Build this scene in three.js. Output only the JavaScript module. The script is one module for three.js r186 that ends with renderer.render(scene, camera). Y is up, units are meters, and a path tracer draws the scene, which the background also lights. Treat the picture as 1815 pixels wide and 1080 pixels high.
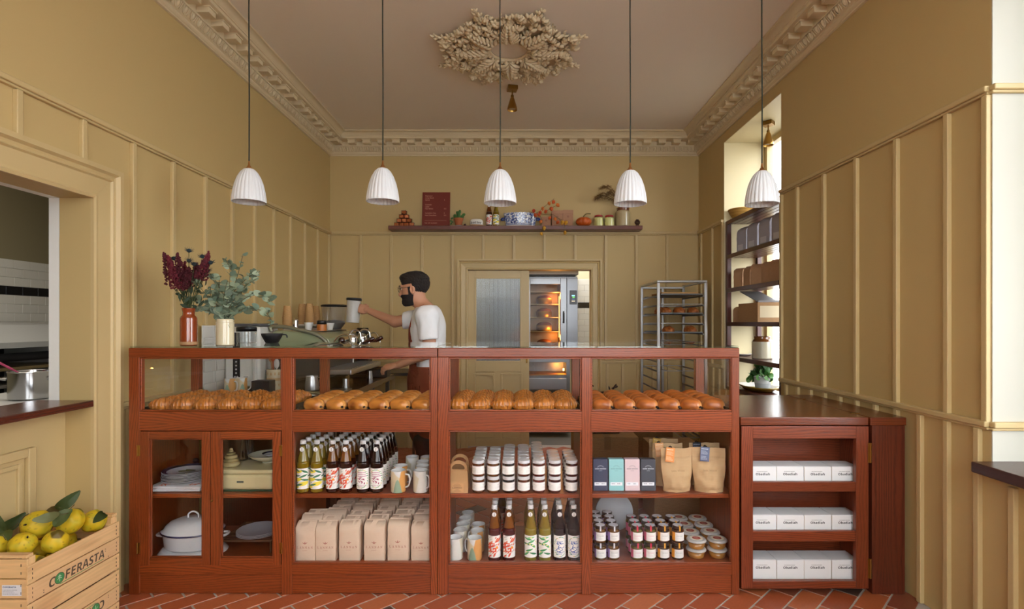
import * as THREE from 'three';
import { RoundedBoxGeometry } from 'three/addons/geometries/RoundedBoxGeometry.js';
import { mergeGeometries, mergeVertices, toCreasedNormals } from 'three/addons/utils/BufferGeometryUtils.js';
import { RectAreaLightUniformsLib } from 'three/addons/lights/RectAreaLightUniformsLib.js';
import { createNoise2D, createNoise3D } from 'simplex-noise';

// ---------------------------------------------------------------- camera, sky, lights, exposure
const W = 1815, H = 1080, FOCAL = 960, VPX = 918, VPY = 572, EYE = 1.379, CAMZ = 2.743;
const scene = new THREE.Scene();
const camera = new THREE.PerspectiveCamera(2 * Math.atan(H / 2 / FOCAL) * 180 / Math.PI, W / H, 0.05, 60);
camera.position.set(0, EYE, CAMZ);
camera.lookAt(0, EYE, 0);
camera.setViewOffset(W, H, W / 2 - VPX, H / 2 - VPY, W, H);
scene.background = new THREE.Color(0.93, 0.97, 1.0);      // even overcast sky, seen through the windows
scene.backgroundIntensity = 6.0;
const renderer = new THREE.WebGLRenderer({ antialias: true });
renderer.toneMapping = THREE.LinearToneMapping;
renderer.toneMappingExposure = 1.52;
renderer.shadowMap.enabled = true;

// ---------------------------------------------------------------- helpers
let seed = 12345;
const rnd = () => { seed = (seed + 0x6d2b79f5) | 0; let t = Math.imul(seed ^ (seed >>> 15), 1 | seed); t = (t + Math.imul(t ^ (t >>> 7), 61 | t)) ^ t; return ((t ^ (t >>> 14)) >>> 0) / 4294967296; };
const rr = (a, b) => a + (b - a) * rnd();
const noise2 = createNoise2D(rnd), noise3 = createNoise3D(rnd);
const V = (x, y, z) => new THREE.Vector3(x, y, z);
const V2 = (x, y) => new THREE.Vector2(x, y);
const lerp = (a, b, t) => a + (b - a) * t, clamp = (x, a = 0, b = 1) => Math.min(b, Math.max(a, x));
const sstep = (a, b, x) => { const t = clamp((x - a) / (b - a)); return t * t * (3 - 2 * t); };
// a point of the place that stands at distance d in front of the camera plane
const at = (px, py, d) => V((px - VPX) * d / FOCAL, EYE - (py - VPY) * d / FOCAL, CAMZ - d);
const used = {};
const numbered = (n) => { if (!(n in used)) { used[n] = 0; return n; } used[n]++; return n + '_' + String(used[n]).padStart(3, '0'); };
const ORD = ['front', 'second', 'third', 'fourth', 'fifth', 'sixth', 'seventh', 'eighth', 'ninth'];
const NTH = ['first', 'second', 'third', 'fourth', 'fifth', 'sixth', 'seventh', 'eighth', 'ninth', 'tenth'];
const shade = (o) => { o.castShadow = true; o.receiveShadow = true; return o; };
function tag(o, label, category, group) { o.userData.label = label; o.userData.category = category; if (group) o.userData.group = group; return o; }
function thing(name, label, category, pos = [0, 0, 0], turn = 0, group) {
  const g = new THREE.Group(); g.name = numbered(name); scene.add(g);
  if (pos.isVector3) g.position.copy(pos); else g.position.set(...pos);
  g.rotation.y = turn; return tag(g, label, category, group);
}
function part(name, geo, mat, parent, label) {
  const m = new THREE.Mesh(Array.isArray(geo) ? merge(geo) : geo, mat);
  m.name = parent ? name : numbered(name); (parent || scene).add(m); shade(m);
  if (label) m.userData.label = label; return m;
}
function single(name, geo, mat, label, category, pos, turn = 0, group) { const m = part(name, geo, mat); if (pos) { if (pos.isVector3) m.position.copy(pos); else m.position.set(...pos); } m.rotation.y = turn; return tag(m, label, category, group); }
function struct(name, geo, mat) { const m = part(name, geo, mat); m.userData.kind = 'structure'; return m; }
function structGroup(name) { const g = new THREE.Group(); g.name = numbered(name); scene.add(g); g.userData.kind = 'structure'; return g; }
function copyOf(o, label, pos, turn, group) {
  const c = o.clone(); c.name = numbered(o.name.replace(/_\d{3}$/, '')); scene.add(c);
  c.userData = { ...o.userData, label }; if (group) c.userData.group = group;
  if (pos) { if (pos.isVector3) c.position.copy(pos); else c.position.set(...pos); }
  if (turn !== undefined) c.rotation.y = turn; return c;
}
function merge(list) {
  const l = list.map((g) => { const n = g.index ? g.toNonIndexed() : g; for (const k of Object.keys(n.attributes)) if (!['position', 'normal', 'uv', 'color'].includes(k)) n.deleteAttribute(k); return n; });
  const color = l.some((g) => g.attributes.color);
  for (const g of l) {
    if (!g.attributes.uv) g.setAttribute('uv', new THREE.BufferAttribute(new Float32Array(g.attributes.position.count * 2), 2));
    if (color && !g.attributes.color) g.setAttribute('color', new THREE.BufferAttribute(new Float32Array(g.attributes.position.count * 3).fill(1), 3));
  }
  return mergeGeometries(l);
}
const box = (w, h, d, x = 0, y = 0, z = 0) => new THREE.BoxGeometry(w, h, d).translate(x, y, z);
const span = (x0, x1, y0, y1, z0, z1) => box(x1 - x0, y1 - y0, z1 - z0, (x0 + x1) / 2, (y0 + y1) / 2, (z0 + z1) / 2);
function rbox(w, h, d, x = 0, y = 0, z = 0, r = 0.003, s = 1) { return new RoundedBoxGeometry(w, h, d, s, Math.min(r, w * 0.49, h * 0.49, d * 0.49)).translate(x, y, z); }
const rspan = (x0, x1, y0, y1, z0, z1, r = 0.003, s = 1) => rbox(x1 - x0, y1 - y0, z1 - z0, (x0 + x1) / 2, (y0 + y1) / 2, (z0 + z1) / 2, r, s);
// uv in metres with the grain (u) along one axis, offset so that no two boards repeat
function grain(g, axis, ou = rnd() * 3, ov = rnd() * 3) {
  const p = g.attributes.position, n = g.attributes.normal, uv = new Float32Array(p.count * 2), A = [p.getX, p.getY, p.getZ], N = [n.getX, n.getY, n.getZ];
  const o = [0, 1, 2].filter((k) => k !== axis);
  for (let i = 0; i < p.count; i++) {
    const c = [p.getX(i), p.getY(i), p.getZ(i)], q = [Math.abs(n.getX(i)), Math.abs(n.getY(i)), Math.abs(n.getZ(i))];
    const m = q[o[0]] > q[o[1]] ? o[1] : o[0];
    if (q[axis] > 0.8) { uv[i * 2] = c[o[0]] * 0.15 + ou; uv[i * 2 + 1] = c[o[1]] + ov; } else { uv[i * 2] = c[axis] + ou; uv[i * 2 + 1] = c[m] + ov + (m === o[0] ? 0.37 : 0); }
  }
  g.setAttribute('uv', new THREE.BufferAttribute(uv, 2)); return g;
}
const board = (x0, x1, y0, y1, z0, z1, axis, r = 0.0025) => grain(rspan(x0, x1, y0, y1, z0, z1, r), axis ?? [x1 - x0, y1 - y0, z1 - z0].indexOf(Math.max(x1 - x0, y1 - y0, z1 - z0)));
const lathe = (pts, seg = 24) => new THREE.LatheGeometry(pts.map((p) => V2(p[0], p[1])), seg);
function tube(pts, r, seg = 24, rad = 6, closed = false) { return new THREE.TubeGeometry(new THREE.CatmullRomCurve3(pts.map((p) => (p.isVector3 ? p : V(...p))), closed, 'centripetal'), seg, r, rad, closed); }
function rod(a, b, r, rad = 8, r2 = r) {
  const A = a.isVector3 ? a : V(...a), B = b.isVector3 ? b : V(...b), d = B.clone().sub(A), g = new THREE.CylinderGeometry(r2, r, d.length(), rad, 1);
  g.applyQuaternion(new THREE.Quaternion().setFromUnitVectors(V(0, 1, 0), d.normalize())); return g.translate((A.x + B.x) / 2, (A.y + B.y) / 2, (A.z + B.z) / 2);
}
const cyl = (r1, r0, h, x = 0, y = 0, z = 0, seg = 24, open = false) => new THREE.CylinderGeometry(r1, r0, h, seg, 1, open).translate(x, y + h / 2, z);
const ball = (r, x = 0, y = 0, z = 0, a = 16, b = 10) => new THREE.SphereGeometry(r, a, b).translate(x, y, z);
const creased = (g, a = 0.6) => toCreasedNormals(g, a);
function ext(pts, depth, holes = [], bevel = 0) {
  const s = new THREE.Shape(pts.map((p) => V2(...p)));
  for (const h of holes) s.holes.push(new THREE.Path(h.map((p) => V2(...p))));
  return new THREE.ExtrudeGeometry(s, { depth, bevelEnabled: bevel > 0, bevelSize: bevel, bevelThickness: bevel, bevelSegments: 2, curveSegments: 12 });
}
const weld = (g) => { g.deleteAttribute('normal'); g.deleteAttribute('uv'); const w = mergeVertices(g, 1e-5); w.computeVertexNormals(); return w; };
const rect = (x0, y0, x1, y1) => [[x0, y0], [x1, y0], [x1, y1], [x0, y1]];
function deform(g, f) { const p = g.attributes.position, v = V(0, 0, 0); for (let i = 0; i < p.count; i++) { v.fromBufferAttribute(p, i); f(v, i); p.setXYZ(i, v.x, v.y, v.z); } g.computeVertexNormals(); return g; }
function paint(g, f) { const p = g.attributes.position, n = g.attributes.normal, c = new Float32Array(p.count * 3), v = V(0, 0, 0), m = V(0, 0, 0), col = new THREE.Color(); for (let i = 0; i < p.count; i++) { v.fromBufferAttribute(p, i); if (n) m.fromBufferAttribute(n, i); f(col, v, m, i); c[i * 3] = col.r; c[i * 3 + 1] = col.g; c[i * 3 + 2] = col.b; } g.setAttribute('color', new THREE.BufferAttribute(c, 3)); return g; }
// surface of a distance field by naive surface nets: one smooth closed mesh
function fieldMesh(f, lo, hi, cell) {
  const n = [0, 1, 2].map((k) => Math.ceil((hi[k] - lo[k]) / cell) + 1), [nx, ny, nz] = n, F = new Float32Array(nx * ny * nz), id = (x, y, z) => (z * ny + y) * nx + x;
  for (let z = 0; z < nz; z++) for (let y = 0; y < ny; y++) for (let x = 0; x < nx; x++) F[id(x, y, z)] = f(lo[0] + x * cell, lo[1] + y * cell, lo[2] + z * cell);
  const idx = new Int32Array(nx * ny * nz).fill(-1), pos = [], tri = [], E = [[0, 1], [2, 3], [4, 5], [6, 7], [0, 2], [1, 3], [4, 6], [5, 7], [0, 4], [1, 5], [2, 6], [3, 7]];
  for (let z = 0; z < nz - 1; z++) for (let y = 0; y < ny - 1; y++) for (let x = 0; x < nx - 1; x++) {
    const c = []; let m = 0; for (let k = 0; k < 8; k++) { const v = F[id(x + (k & 1), y + ((k >> 1) & 1), z + (k >> 2))]; c.push(v); if (v < 0) m |= 1 << k; }
    if (m === 0 || m === 255) continue;
    let sx = 0, sy = 0, sz = 0, k = 0;
    for (const [a, b] of E) if ((c[a] < 0) !== (c[b] < 0)) { const t = c[a] / (c[a] - c[b]); sx += lerp(a & 1, b & 1, t); sy += lerp((a >> 1) & 1, (b >> 1) & 1, t); sz += lerp(a >> 2, b >> 2, t); k++; }
    idx[id(x, y, z)] = pos.length / 3; pos.push(lo[0] + (x + sx / k) * cell, lo[1] + (y + sy / k) * cell, lo[2] + (z + sz / k) * cell);
  }
  const quad = (a, b, c, d, flip) => { if (a < 0 || b < 0 || c < 0 || d < 0) return; if (flip) tri.push(a, c, b, a, d, c); else tri.push(a, b, c, a, c, d); };
  for (let z = 1; z < nz - 1; z++) for (let y = 1; y < ny - 1; y++) for (let x = 1; x < nx - 1; x++) {
    const v = F[id(x, y, z)] < 0;
    if (v !== F[id(x + 1, y, z)] < 0) quad(idx[id(x, y - 1, z - 1)], idx[id(x, y, z - 1)], idx[id(x, y, z)], idx[id(x, y - 1, z)], !v);
    if (v !== F[id(x, y + 1, z)] < 0) quad(idx[id(x - 1, y, z - 1)], idx[id(x - 1, y, z)], idx[id(x, y, z)], idx[id(x, y, z - 1)], !v);
    if (v !== F[id(x, y, z + 1)] < 0) quad(idx[id(x - 1, y - 1, z)], idx[id(x, y - 1, z)], idx[id(x, y, z)], idx[id(x - 1, y, z)], !v);
  }
  const g = new THREE.BufferGeometry(); g.setAttribute('position', new THREE.Float32BufferAttribute(pos, 3)); g.setIndex(tri); g.computeVertexNormals(); return g;
}

// ---------------------------------------------------------------- textures and materials
function dataTex(w, h, f, srgb = true, wrap = THREE.MirroredRepeatWrapping) {
  const d = new Uint8Array(w * h * 4), c = [0, 0, 0];
  for (let y = 0; y < h; y++) for (let x = 0; x < w; x++) { f(x / w, y / h, c); const i = (y * w + x) * 4; d[i] = clamp(c[0], 0, 255); d[i + 1] = clamp(c[1], 0, 255); d[i + 2] = clamp(c[2], 0, 255); d[i + 3] = 255; }
  const t = new THREE.DataTexture(d, w, h); t.magFilter = THREE.LinearFilter; t.wrapS = t.wrapT = wrap; if (srgb) t.colorSpace = THREE.SRGBColorSpace; t.needsUpdate = true; return t;
}
function canvasTex(w, h, draw) { const c = document.createElement('canvas'); c.width = w; c.height = h; const k = c.getContext('2d'); draw(k, w, h); const t = new THREE.CanvasTexture(c); t.colorSpace = THREE.SRGBColorSpace; return t; }
const M = (color, roughness = 0.6, metalness = 0, more = {}) => new THREE.MeshPhysicalMaterial({ color, roughness, metalness, ...more });
const mats = {};
function rep(t, u, v) { const c = t.clone(); c.repeat.set(u, v); c.needsUpdate = true; return c; }
// stained oak: growth bands that run along u, pores as short dark streaks
const oakField = (u, v) => {
  const U = u * 1.4, Vv = v * 0.7, warp = noise2(U * 0.5 + 7, Vv * 2.6) * 0.05 + noise2(U * 1.7, Vv * 7 + 3) * 0.006;
  const b = (Vv + warp) * 46, band = 0.5 + 0.5 * Math.sin(b * 2 * Math.PI * 1.7 + noise2(U * 3, Vv * 20) * 1.2);
  const pore = Math.max(0, noise2(U * 9, Vv * 420)) * Math.pow(band, 1.5), fine = noise2(U * 26, Vv * 900);
  return [band, pore, fine, noise2(U * 0.8 + 40, Vv * 2.2)];
};
const oakTex = dataTex(1400, 700, (u, v, c) => { const [b, p, f, l] = oakField(u, v), k = 1 - 0.13 * Math.pow(b, 2) * (0.8 + 0.9 * l) - 0.3 * p + 0.06 * f + 0.10 * l; c[0] = 232 * k; c[1] = 226 * Math.pow(k, 1.12); c[2] = 220 * Math.pow(k, 1.2); });
const oakBump = dataTex(1024, 512, (u, v, c) => { const [b, p] = oakField(u, v); c[0] = c[1] = c[2] = 200 - 150 * p - 20 * b; }, false);
for (const t of [oakTex, oakBump]) t.repeat.set(1 / 1.4, 1 / 0.7);
const oak = (color, rough = 0.34, coat = 0.25) => M(color, rough, 0, { map: oakTex, bumpMap: oakBump, bumpScale: 0.0005, clearcoat: coat, clearcoatRoughness: 0.25 });
const woodCase = oak('#98481f'), woodDark = oak('#5a2a1c', 0.32, 0.3), woodShelf = oak('#74392b', 0.4), woodTop = oak('#7d3c20', 0.25, 0.4);
const crateTex = dataTex(512, 256, (u, v, c) => { const g = noise2(u * 3, v * 60) * 0.5 + noise2(u * 9, v * 160) * 0.3, s = Math.max(0, noise2(u * 2 + 9, v * 7) - 0.45), k = 1 - 0.07 * g - 0.35 * s; c[0] = 226 * k; c[1] = 186 * k * (1 - s * 0.2); c[2] = 132 * k * (1 - s * 0.3); });
const pale = M('#ffffff', 0.75, 0, { map: crateTex });
const blotch = dataTex(512, 512, (u, v, c) => { const k = 246 + 5 * noise2(u * 6, v * 6) + 4 * noise2(u * 40, v * 40); c[0] = c[1] = c[2] = k; }, true);
const paintBump = dataTex(512, 512, (u, v, c) => { c[0] = c[1] = c[2] = 128 + 60 * noise2(u * 60, v * 60) + 40 * noise2(u * 140, v * 140); }, false);
const wallPaint = M('#c2a872', 0.55), woodPaint = M('#c6ae7c', 0.42), ceilPaint = M('#ebe0d2', 0.85), plaster = M('#d9c7a4', 0.8), reveal = M('#bfbdb1', 0.5), revealCream = M('#cbbd95', 0.5), whitePaint = M('#e9e6de', 0.5);
const kraftTex = dataTex(256, 256, (u, v, c) => { const k = 1 + 0.04 * noise2(u * 40, v * 40) + 0.05 * noise2(u * 5, v * 90); c[0] = 240 * k; c[1] = 240 * k; c[2] = 240 * k; });
const kraft = (color, rough = 0.8) => M(color, rough, 0, { map: kraftTex });
const pane = M('#ffffff', 0.02, 0, { transmission: 1, thickness: 0, ior: 1.5 });
const chrome = M('#d8d8d6', 0.12, 1), steel = M('#b9babb', 0.3, 1), steelDark = M('#6d6f72', 0.35, 1), brass = M('#b08a4a', 0.28, 1), brassOld = M('#8a6a35', 0.35, 1), black = M('#17161a', 0.4), blackMatt = M('#1c1b1d', 0.7), whiteGlaze = M('#e8e6e2', 0.18, 0, { clearcoat: 0.5 });

// ---------------------------------------------------------------- the room shell
const XL = -2.07, XR = 1.99, ZB = -3.22, ZF = 3.7, CEIL = 3.42, RAIL = 2.364, CHAIR = 0.95;
const sideWall = (x, depth, z0, z1, y0, y1, holes, outline) => ext(outline || rect(z0, y0, z1, y1), depth, holes).rotateY(-Math.PI / 2).translate(x, 0, 0);   // from x towards -x
struct('ground', span(-16, 16, -0.3, -0.12, -16, 16), M('#8f8f8c', 0.9));
const wallLeft = struct('wall_left', sideWall(XL, 0.15, ZB, ZF, 0, CEIL + 0.02, [], [[ZB, 0], [0.12, 0], [0.12, 1.983], [1.75, 1.983], [1.75, 0], [ZF, 0], [ZF, CEIL + 0.02], [ZB, CEIL + 0.02]]), wallPaint);
const wallRight = struct('wall_right', sideWall(XR + 0.46, 0.46, ZB, ZF, 0, CEIL + 0.02, [rect(-2.49, 0.74, -1.35, 3.12), rect(0.466, 0.75, 2.5, 3.15)]), wallPaint);
const wallBack = struct('wall_back', ext([[XL - 0.3, 0], [-0.553, 0], [-0.553, 1.96], [0.805, 1.96], [0.805, 0], [XR + 0.46, 0], [XR + 0.46, CEIL + 0.02], [XL - 0.3, CEIL + 0.02]], 0.15).translate(0, 0, ZB - 0.15), wallPaint);
const wallFront = struct('wall_front', ext(rect(XL - 0.3, 0, XR + 0.46, CEIL + 0.02), 0.25, [rect(-1.3, 1.0, -0.3, 3.2), rect(0.1, 1.0, 1.8, 3.2)]).translate(0, 0, ZF), wallPaint);
struct('ceiling', span(XL - 0.3, XR + 0.46, CEIL, CEIL + 0.12, ZB - 0.15, ZF + 0.25), ceilPaint);
const floor = struct('floor', span(XL - 0.3, XR + 0.46, -0.12, -0.0035, ZB - 0.15, ZF + 0.25), M('#b3aaa0', 0.9));

// quarry tiles, herringbone
{
  const w = 0.114, L = 0.228, g = 0.009, cols = ['#b05c36', '#b9663d', '#a85532', '#bd6d45', '#914f38', '#5a4238'], tm = cols.map((c) => M(c, 0.42, 0, { map: blotch, clearcoat: 0.25, clearcoatRoughness: 0.3 }));
  const variants = [0, 1, 2].map(() => { const q = rbox(L - g, 0.012, w - g, 0, -0.006, 0, 0.0022); return deform(q, (v) => { v.y += 0.0006 * noise2(v.x * 20, v.z * 20); }); });
  const near = [], far = [], c = Math.SQRT1_2;
  for (let a = -60; a < 60; a++) for (let b = -30; b < 30; b++) for (const k of [0, 1]) {
    const ux = (a + 2 * b + (k ? 0.5 : 1)) * w, uy = (a - 2 * b + (k ? 2 : 0.5)) * w;
    const x = c * (ux + uy) + 0.02, z = c * (uy - ux) + 0.1, turn = (k ? Math.PI / 2 : 0) + Math.PI / 4;
    const m = 0.075;
    if (x < XL + m || x > XR - m || z < ZB + 0.02 || z > ZF - 0.1) { if (x < XL - (z > 0.2 && z < 1.7 ? 0.12 : 0) || x > XR + 0.0 || z < ZB || z > ZF - 0.1) continue; }
    const show = z > -0.15 && z < 0.45, behind = z < -0.6 && z > -2.0 && x > -1.2 && x < 1.3;
    const d = z > -0.15 ? Math.abs(z - 0.1) : 10 - z; near.push([d, x, z, turn, show || behind]);
  }
  near.sort((p, q) => p[0] - q[0]);
  const stuff = [];
  let n = 0;
  for (const [, x, z, turn, ok] of near) {
    const r = rnd(), col = r < 0.04 ? 5 : r < 0.16 ? 4 : Math.floor(rr(0, 4)), v = variants[Math.floor(rr(0, 3))], dy = rr(-0.001, 0.0005);
    if (ok && n < 290) { const t = part('tile', v, tm[col], floor); t.position.set(x, dy, z); t.rotation.y = turn; n++; } else stuff.push(v.clone().rotateY(turn).translate(x, dy, z));
  }
  const s = part('tile_field', merge(stuff), tm[0], floor); s.userData.kind = 'stuff';
}

// battens and rails: parts of their walls
const battenGeo = {};
function batten(wall, s, y0, y1) {   // s = z on side walls, x on the back wall
  const key = y0.toFixed(3) + '/' + y1.toFixed(3), g = battenGeo[key] || (battenGeo[key] = rspan(-0.0145, 0.0145, y0, y1, 0, 0.022, 0.004));
  const m = part('batten', g, woodPaint, wall);
  if (wall === wallBack) m.position.set(s, 0, ZB - 0.002); else if (wall === wallLeft) { m.position.set(XL - 0.002, 0, s); m.rotation.y = Math.PI / 2; } else { m.position.set(XR + 0.002, 0, s); m.rotation.y = -Math.PI / 2; }
}
function rail(wall, s0, s1, y, name = 'rail') {
  const L = Math.abs(s1 - s0), g = merge([rbox(L, 0.026, 0.03, 0, y, 0.014, 0.006), rbox(L, 0.012, 0.02, 0, y - 0.018, 0.009, 0.004)]), m = part(name, g, woodPaint, wall), s = (s0 + s1) / 2;
  if (wall === wallBack) m.position.set(s, 0, ZB - 0.001); else if (wall === wallLeft) { m.position.set(XL - 0.001, 0, s); m.rotation.y = Math.PI / 2; } else { m.position.set(XR + 0.001, 0, s); m.rotation.y = -Math.PI / 2; }
}
for (let k = 0; k < 12; k++) { const x = (585.8 + 54.2 * k - 918) / 161; if (x < XL + 0.02 || x > XR - 0.02) continue; batten(wallBack, x, x > -0.69 && x < 0.93 ? 2.07 : CHAIR, RAIL - 0.024); }
for (let k = 0; k < 26; k++) { const x = (1076.5 - 918) / 161 - 0.168 * 18 + 0.168 * k; if (x < XL + 0.02 || x > XR - 0.02 || (x > -0.7 && x < 0.94)) continue; batten(wallBack, x, 0, CHAIR - 0.024); }
rail(wallBack, XL, XR, RAIL); rail(wallBack, XL, -0.668, CHAIR); rail(wallBack, 0.912, XR, CHAIR);
for (let k = -2; k < 12; k++) { const z = CAMZ - 2.233 - 0.3347 * k; if (z < ZB + 0.02) continue; batten(wallLeft, z, z > -0.07 ? 2.1 : CHAIR, RAIL - 0.024); }
for (let k = 0; k < 19; k++) { const z = -0.13 - 0.1673 * k; if (z > ZB + 0.02) batten(wallLeft, z, 0, CHAIR - 0.024); }
rail(wallLeft, ZB, 2.4, RAIL); rail(wallLeft, ZB, -0.06, CHAIR);
for (let k = 0; k < 11; k++) { const z = CAMZ - 2.499 - 0.336 * k; if (z < ZB + 0.02 || (z < -1.31 && z > -2.53)) continue; batten(wallRight, z, CHAIR, RAIL - 0.024); }
batten(wallRight, 0.45, CHAIR, RAIL - 0.024); batten(wallRight, -1.33, CHAIR, RAIL - 0.024); batten(wallRight, -2.51, CHAIR, RAIL - 0.024);
for (let k = 0; k < 24; k++) { const z = CAMZ - 2.0005 - 0.1665 * k; if (z < ZB + 0.02) continue; batten(wallRight, z, 0, (z > 0.47 ? 0.72 : z < -1.31 && z > -2.53 ? 0.735 : CHAIR - 0.024)); }
rail(wallRight, ZB, -2.495, RAIL); rail(wallRight, -1.345, 0.466, RAIL); rail(wallRight, ZB, -2.495, CHAIR); rail(wallRight, -1.345, 0.466, CHAIR);
for (const y of [RAIL, CHAIR]) { const m = part('rail', merge([rbox(0.44, 0.026, 0.03, XR + 0.21, y, 0.48, 0.006), rbox(0.44, 0.012, 0.02, XR + 0.21, y - 0.018, 0.475, 0.004)]), woodPaint, wallRight); m.userData = {}; }

// architraves: a stepped moulding round an opening
function architrave(name, place, w, s0, s1, top, sides) {   // s0..s1: inner edges of the opening
  const prof = [[0, 0], [0, 0.016], [0.012, 0.02], [0.02, 0.014], [0.03, 0.014], [w * 0.62, 0.02], [w * 0.66, 0.03], [w * 0.74, 0.022], [w * 0.8, 0.026], [w * 0.86, 0.042], [w, 0.042], [w, 0]];
  const grp = structGroup(name);
  const leg = (s, dir) => { const g = ext(prof, top, []).rotateX(-Math.PI / 2); const p = g.attributes.position; for (let i = 0; i < p.count; i++) { const x = p.getX(i), y = p.getY(i), z = p.getZ(i); p.setXYZ(i, s + dir * x, y >= top - 1e-4 ? top + x : y, -z); } if (dir > 0) { flip(g); } g.computeVertexNormals(); return g; };
  if (sides.includes(0)) part('jamb_moulding', leg(s0, -1), woodPaint, grp);
  if (sides.includes(1)) part('jamb_moulding', leg(s1, 1), woodPaint, grp);
  const h = ext(prof, 1, []), p = h.attributes.position;
  for (let i = 0; i < p.count; i++) { const x = p.getX(i), y = p.getY(i), e = p.getZ(i) > 0.5; p.setXYZ(i, e ? s1 + (sides.includes(1) ? x : 0) : s0 - (sides.includes(0) ? x : 0), top + x, y); }
  h.computeVertexNormals(); part('head_moulding', h, woodPaint, grp);
  place(grp); return grp;
}
function flip(g) { if (g.index) { const a = g.index.array; for (let i = 0; i < a.length; i += 3) [a[i], a[i + 1]] = [a[i + 1], a[i]]; } else for (const k of Object.keys(g.attributes)) { const t = g.attributes[k], n = t.itemSize, a = t.array; for (let i = 0; i < a.length; i += 3 * n) for (let j = 0; j < n; j++) [a[i + j], a[i + n + j]] = [a[i + n + j], a[i + j]]; } return g; }
architrave('trim_1', (g) => g.position.set(0, 0, ZB), 0.112, -0.553, 0.805, 1.96, [0, 1]);
architrave('trim_2', (g) => { g.position.set(XL, 0, 0); g.rotation.y = Math.PI / 2; }, 0.165, -1.7, -0.12, 1.983, [1]);

// cornice: cove, corona, modillions and egg-and-dart
{
  const prof = [[-0.01, -0.21], [0.018, -0.21], [0.018, -0.2], [0.026, -0.196], [0.032, -0.188], [0.032, -0.178], [0.038, -0.175], [0.052, -0.16], [0.06, -0.14], [0.062, -0.126], [0.074, -0.124], [0.074, -0.072], [0.176, -0.072], [0.182, -0.07], [0.182, -0.05], [0.19, -0.048], [0.19, -0.04], [0.196, -0.036], [0.206, -0.022], [0.222, -0.014], [0.232, -0.012], [0.24, -0.012], [0.24, 0.005], [-0.01, 0.005]];
  const shell = (len) => creased(ext(prof, len), 0.5);
  const modGeo = merge([rspan(-0.04, 0.04, -0.112, -0.07, 0.07, 0.152, 0.003), rspan(-0.044, 0.044, -0.08, -0.071, 0.07, 0.16, 0.002)]);
  const egg = merge([ball(1, 0, 0, 0, 8, 6).scale(0.014, 0.024, 0.012), tube([[-0.022, 0.024, 0], [-0.021, 0, 0.004], [-0.012, -0.022, 0.006], [0, -0.027, 0.007], [0.012, -0.022, 0.006], [0.021, 0, 0.004], [0.022, 0.024, 0]], 0.0038, 8, 5), rod([0.033, 0.024, 0.004], [0.033, -0.024, 0.002], 0.003, 5, 0.005)]).rotateX(0.55).translate(0, -0.149, 0.058);
  const beadGeo = ball(0.006, 0, -0.19, 0.034, 6, 5);
  const build = (name, len, place) => {
    const grp = structGroup(name); part('moulding', shell(len), plaster, grp);
    const inner = len, nm = Math.floor((inner - 0.2) / 0.159), o = (inner - nm * 0.159) / 2;
    for (let k = 0; k <= nm; k++) { const m = part('modillion', modGeo, plaster, grp); m.position.x = 0; m.userData.s = o + k * 0.159; }
    const ne = Math.floor((inner - 0.1) / 0.0745), oe = (inner - ne * 0.0745) / 2;
    for (let k = 0; k <= ne; k++) { const m = part('egg', egg, plaster, grp); m.userData.s = oe + k * 0.0745; }
    for (const m of grp.children) if (m.userData.s !== undefined) { const s = m.userData.s; delete m.userData.s; m.rotation.y = Math.PI / 2; m.position.z = s; }
    place(grp);
  };
  // in its own axes: x out of the wall, z along the wall
  build('trim_3', 4.06, (g) => { g.rotation.y = -Math.PI / 2; g.position.set(XR, CEIL, ZB); });
  build('trim_4', 5.6, (g) => { g.position.set(XL, CEIL, ZB); });
  build('trim_5', 5.6, (g) => { g.rotation.y = Math.PI; g.position.set(XR, CEIL, ZB + 5.6); });
}

// painted linings of the two window recesses
{
  const p = (x0, x1, y0, y1, z0, z1, m) => part('window_lining', span(x0, x1, y0, y1, z0, z1), m, wallRight);
  p(XR + 0.001, 2.43, 0.767, 3.149, 0.467, 0.471, reveal); p(XR + 0.001, 2.43, 3.145, 3.149, 0.472, 2.499, reveal); p(XR + 0.001, 2.43, 0.767, 3.149, 2.495, 2.499, reveal);
  p(XR + 0.001, 2.43, 0.741, 3.119, -2.489, -2.485, revealCream); p(XR + 0.001, 2.43, 3.115, 3.119, -2.484, -1.356, revealCream); p(XR + 0.001, 2.43, 0.741, 3.119, -1.355, -1.351, revealCream);
}
// the windows
function windowAt(name, w, h, place, bars = 1) {
  const g = structGroup(name), f = 0.055;
  part('window_frame', [rspan(0, f, 0, h, -0.03, 0.03), rspan(w - f, w, 0, h, -0.03, 0.03), rspan(f, w - f, 0, f, -0.03, 0.03), rspan(f, w - f, h - f, h, -0.03, 0.03), rspan(f, w - f, h * 0.62, h * 0.62 + 0.05, -0.025, 0.035), ...Array.from({ length: bars }, (_, k) => rspan(w * (k + 1) / (bars + 1) - 0.012, w * (k + 1) / (bars + 1) + 0.012, f, h - f, -0.015, 0.015))], woodPaint, g);
  part('window_pane', new THREE.PlaneGeometry(w - 2 * f, h - 2 * f).translate(w / 2, h / 2, 0), pane, g); place(g);
}
windowAt('window_1', 1.14, 2.38, (g) => { g.rotation.y = -Math.PI / 2; g.position.set(XR + 0.42, 0.74, -2.49); });
struct('window_pier', span(XR + 0.36, XR + 0.459, 0.75, 3.15, 0.472, 0.78), reveal);
windowAt('window_2', 1.72, 2.4, (g) => { g.rotation.y = -Math.PI / 2; g.position.set(XR + 0.42, 0.75, 0.78); });
struct('neighbour_house', span(6.2, 6.6, -0.12, 3.4, -9, 0.3), M('#d8d3ca', 0.9));
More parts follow.
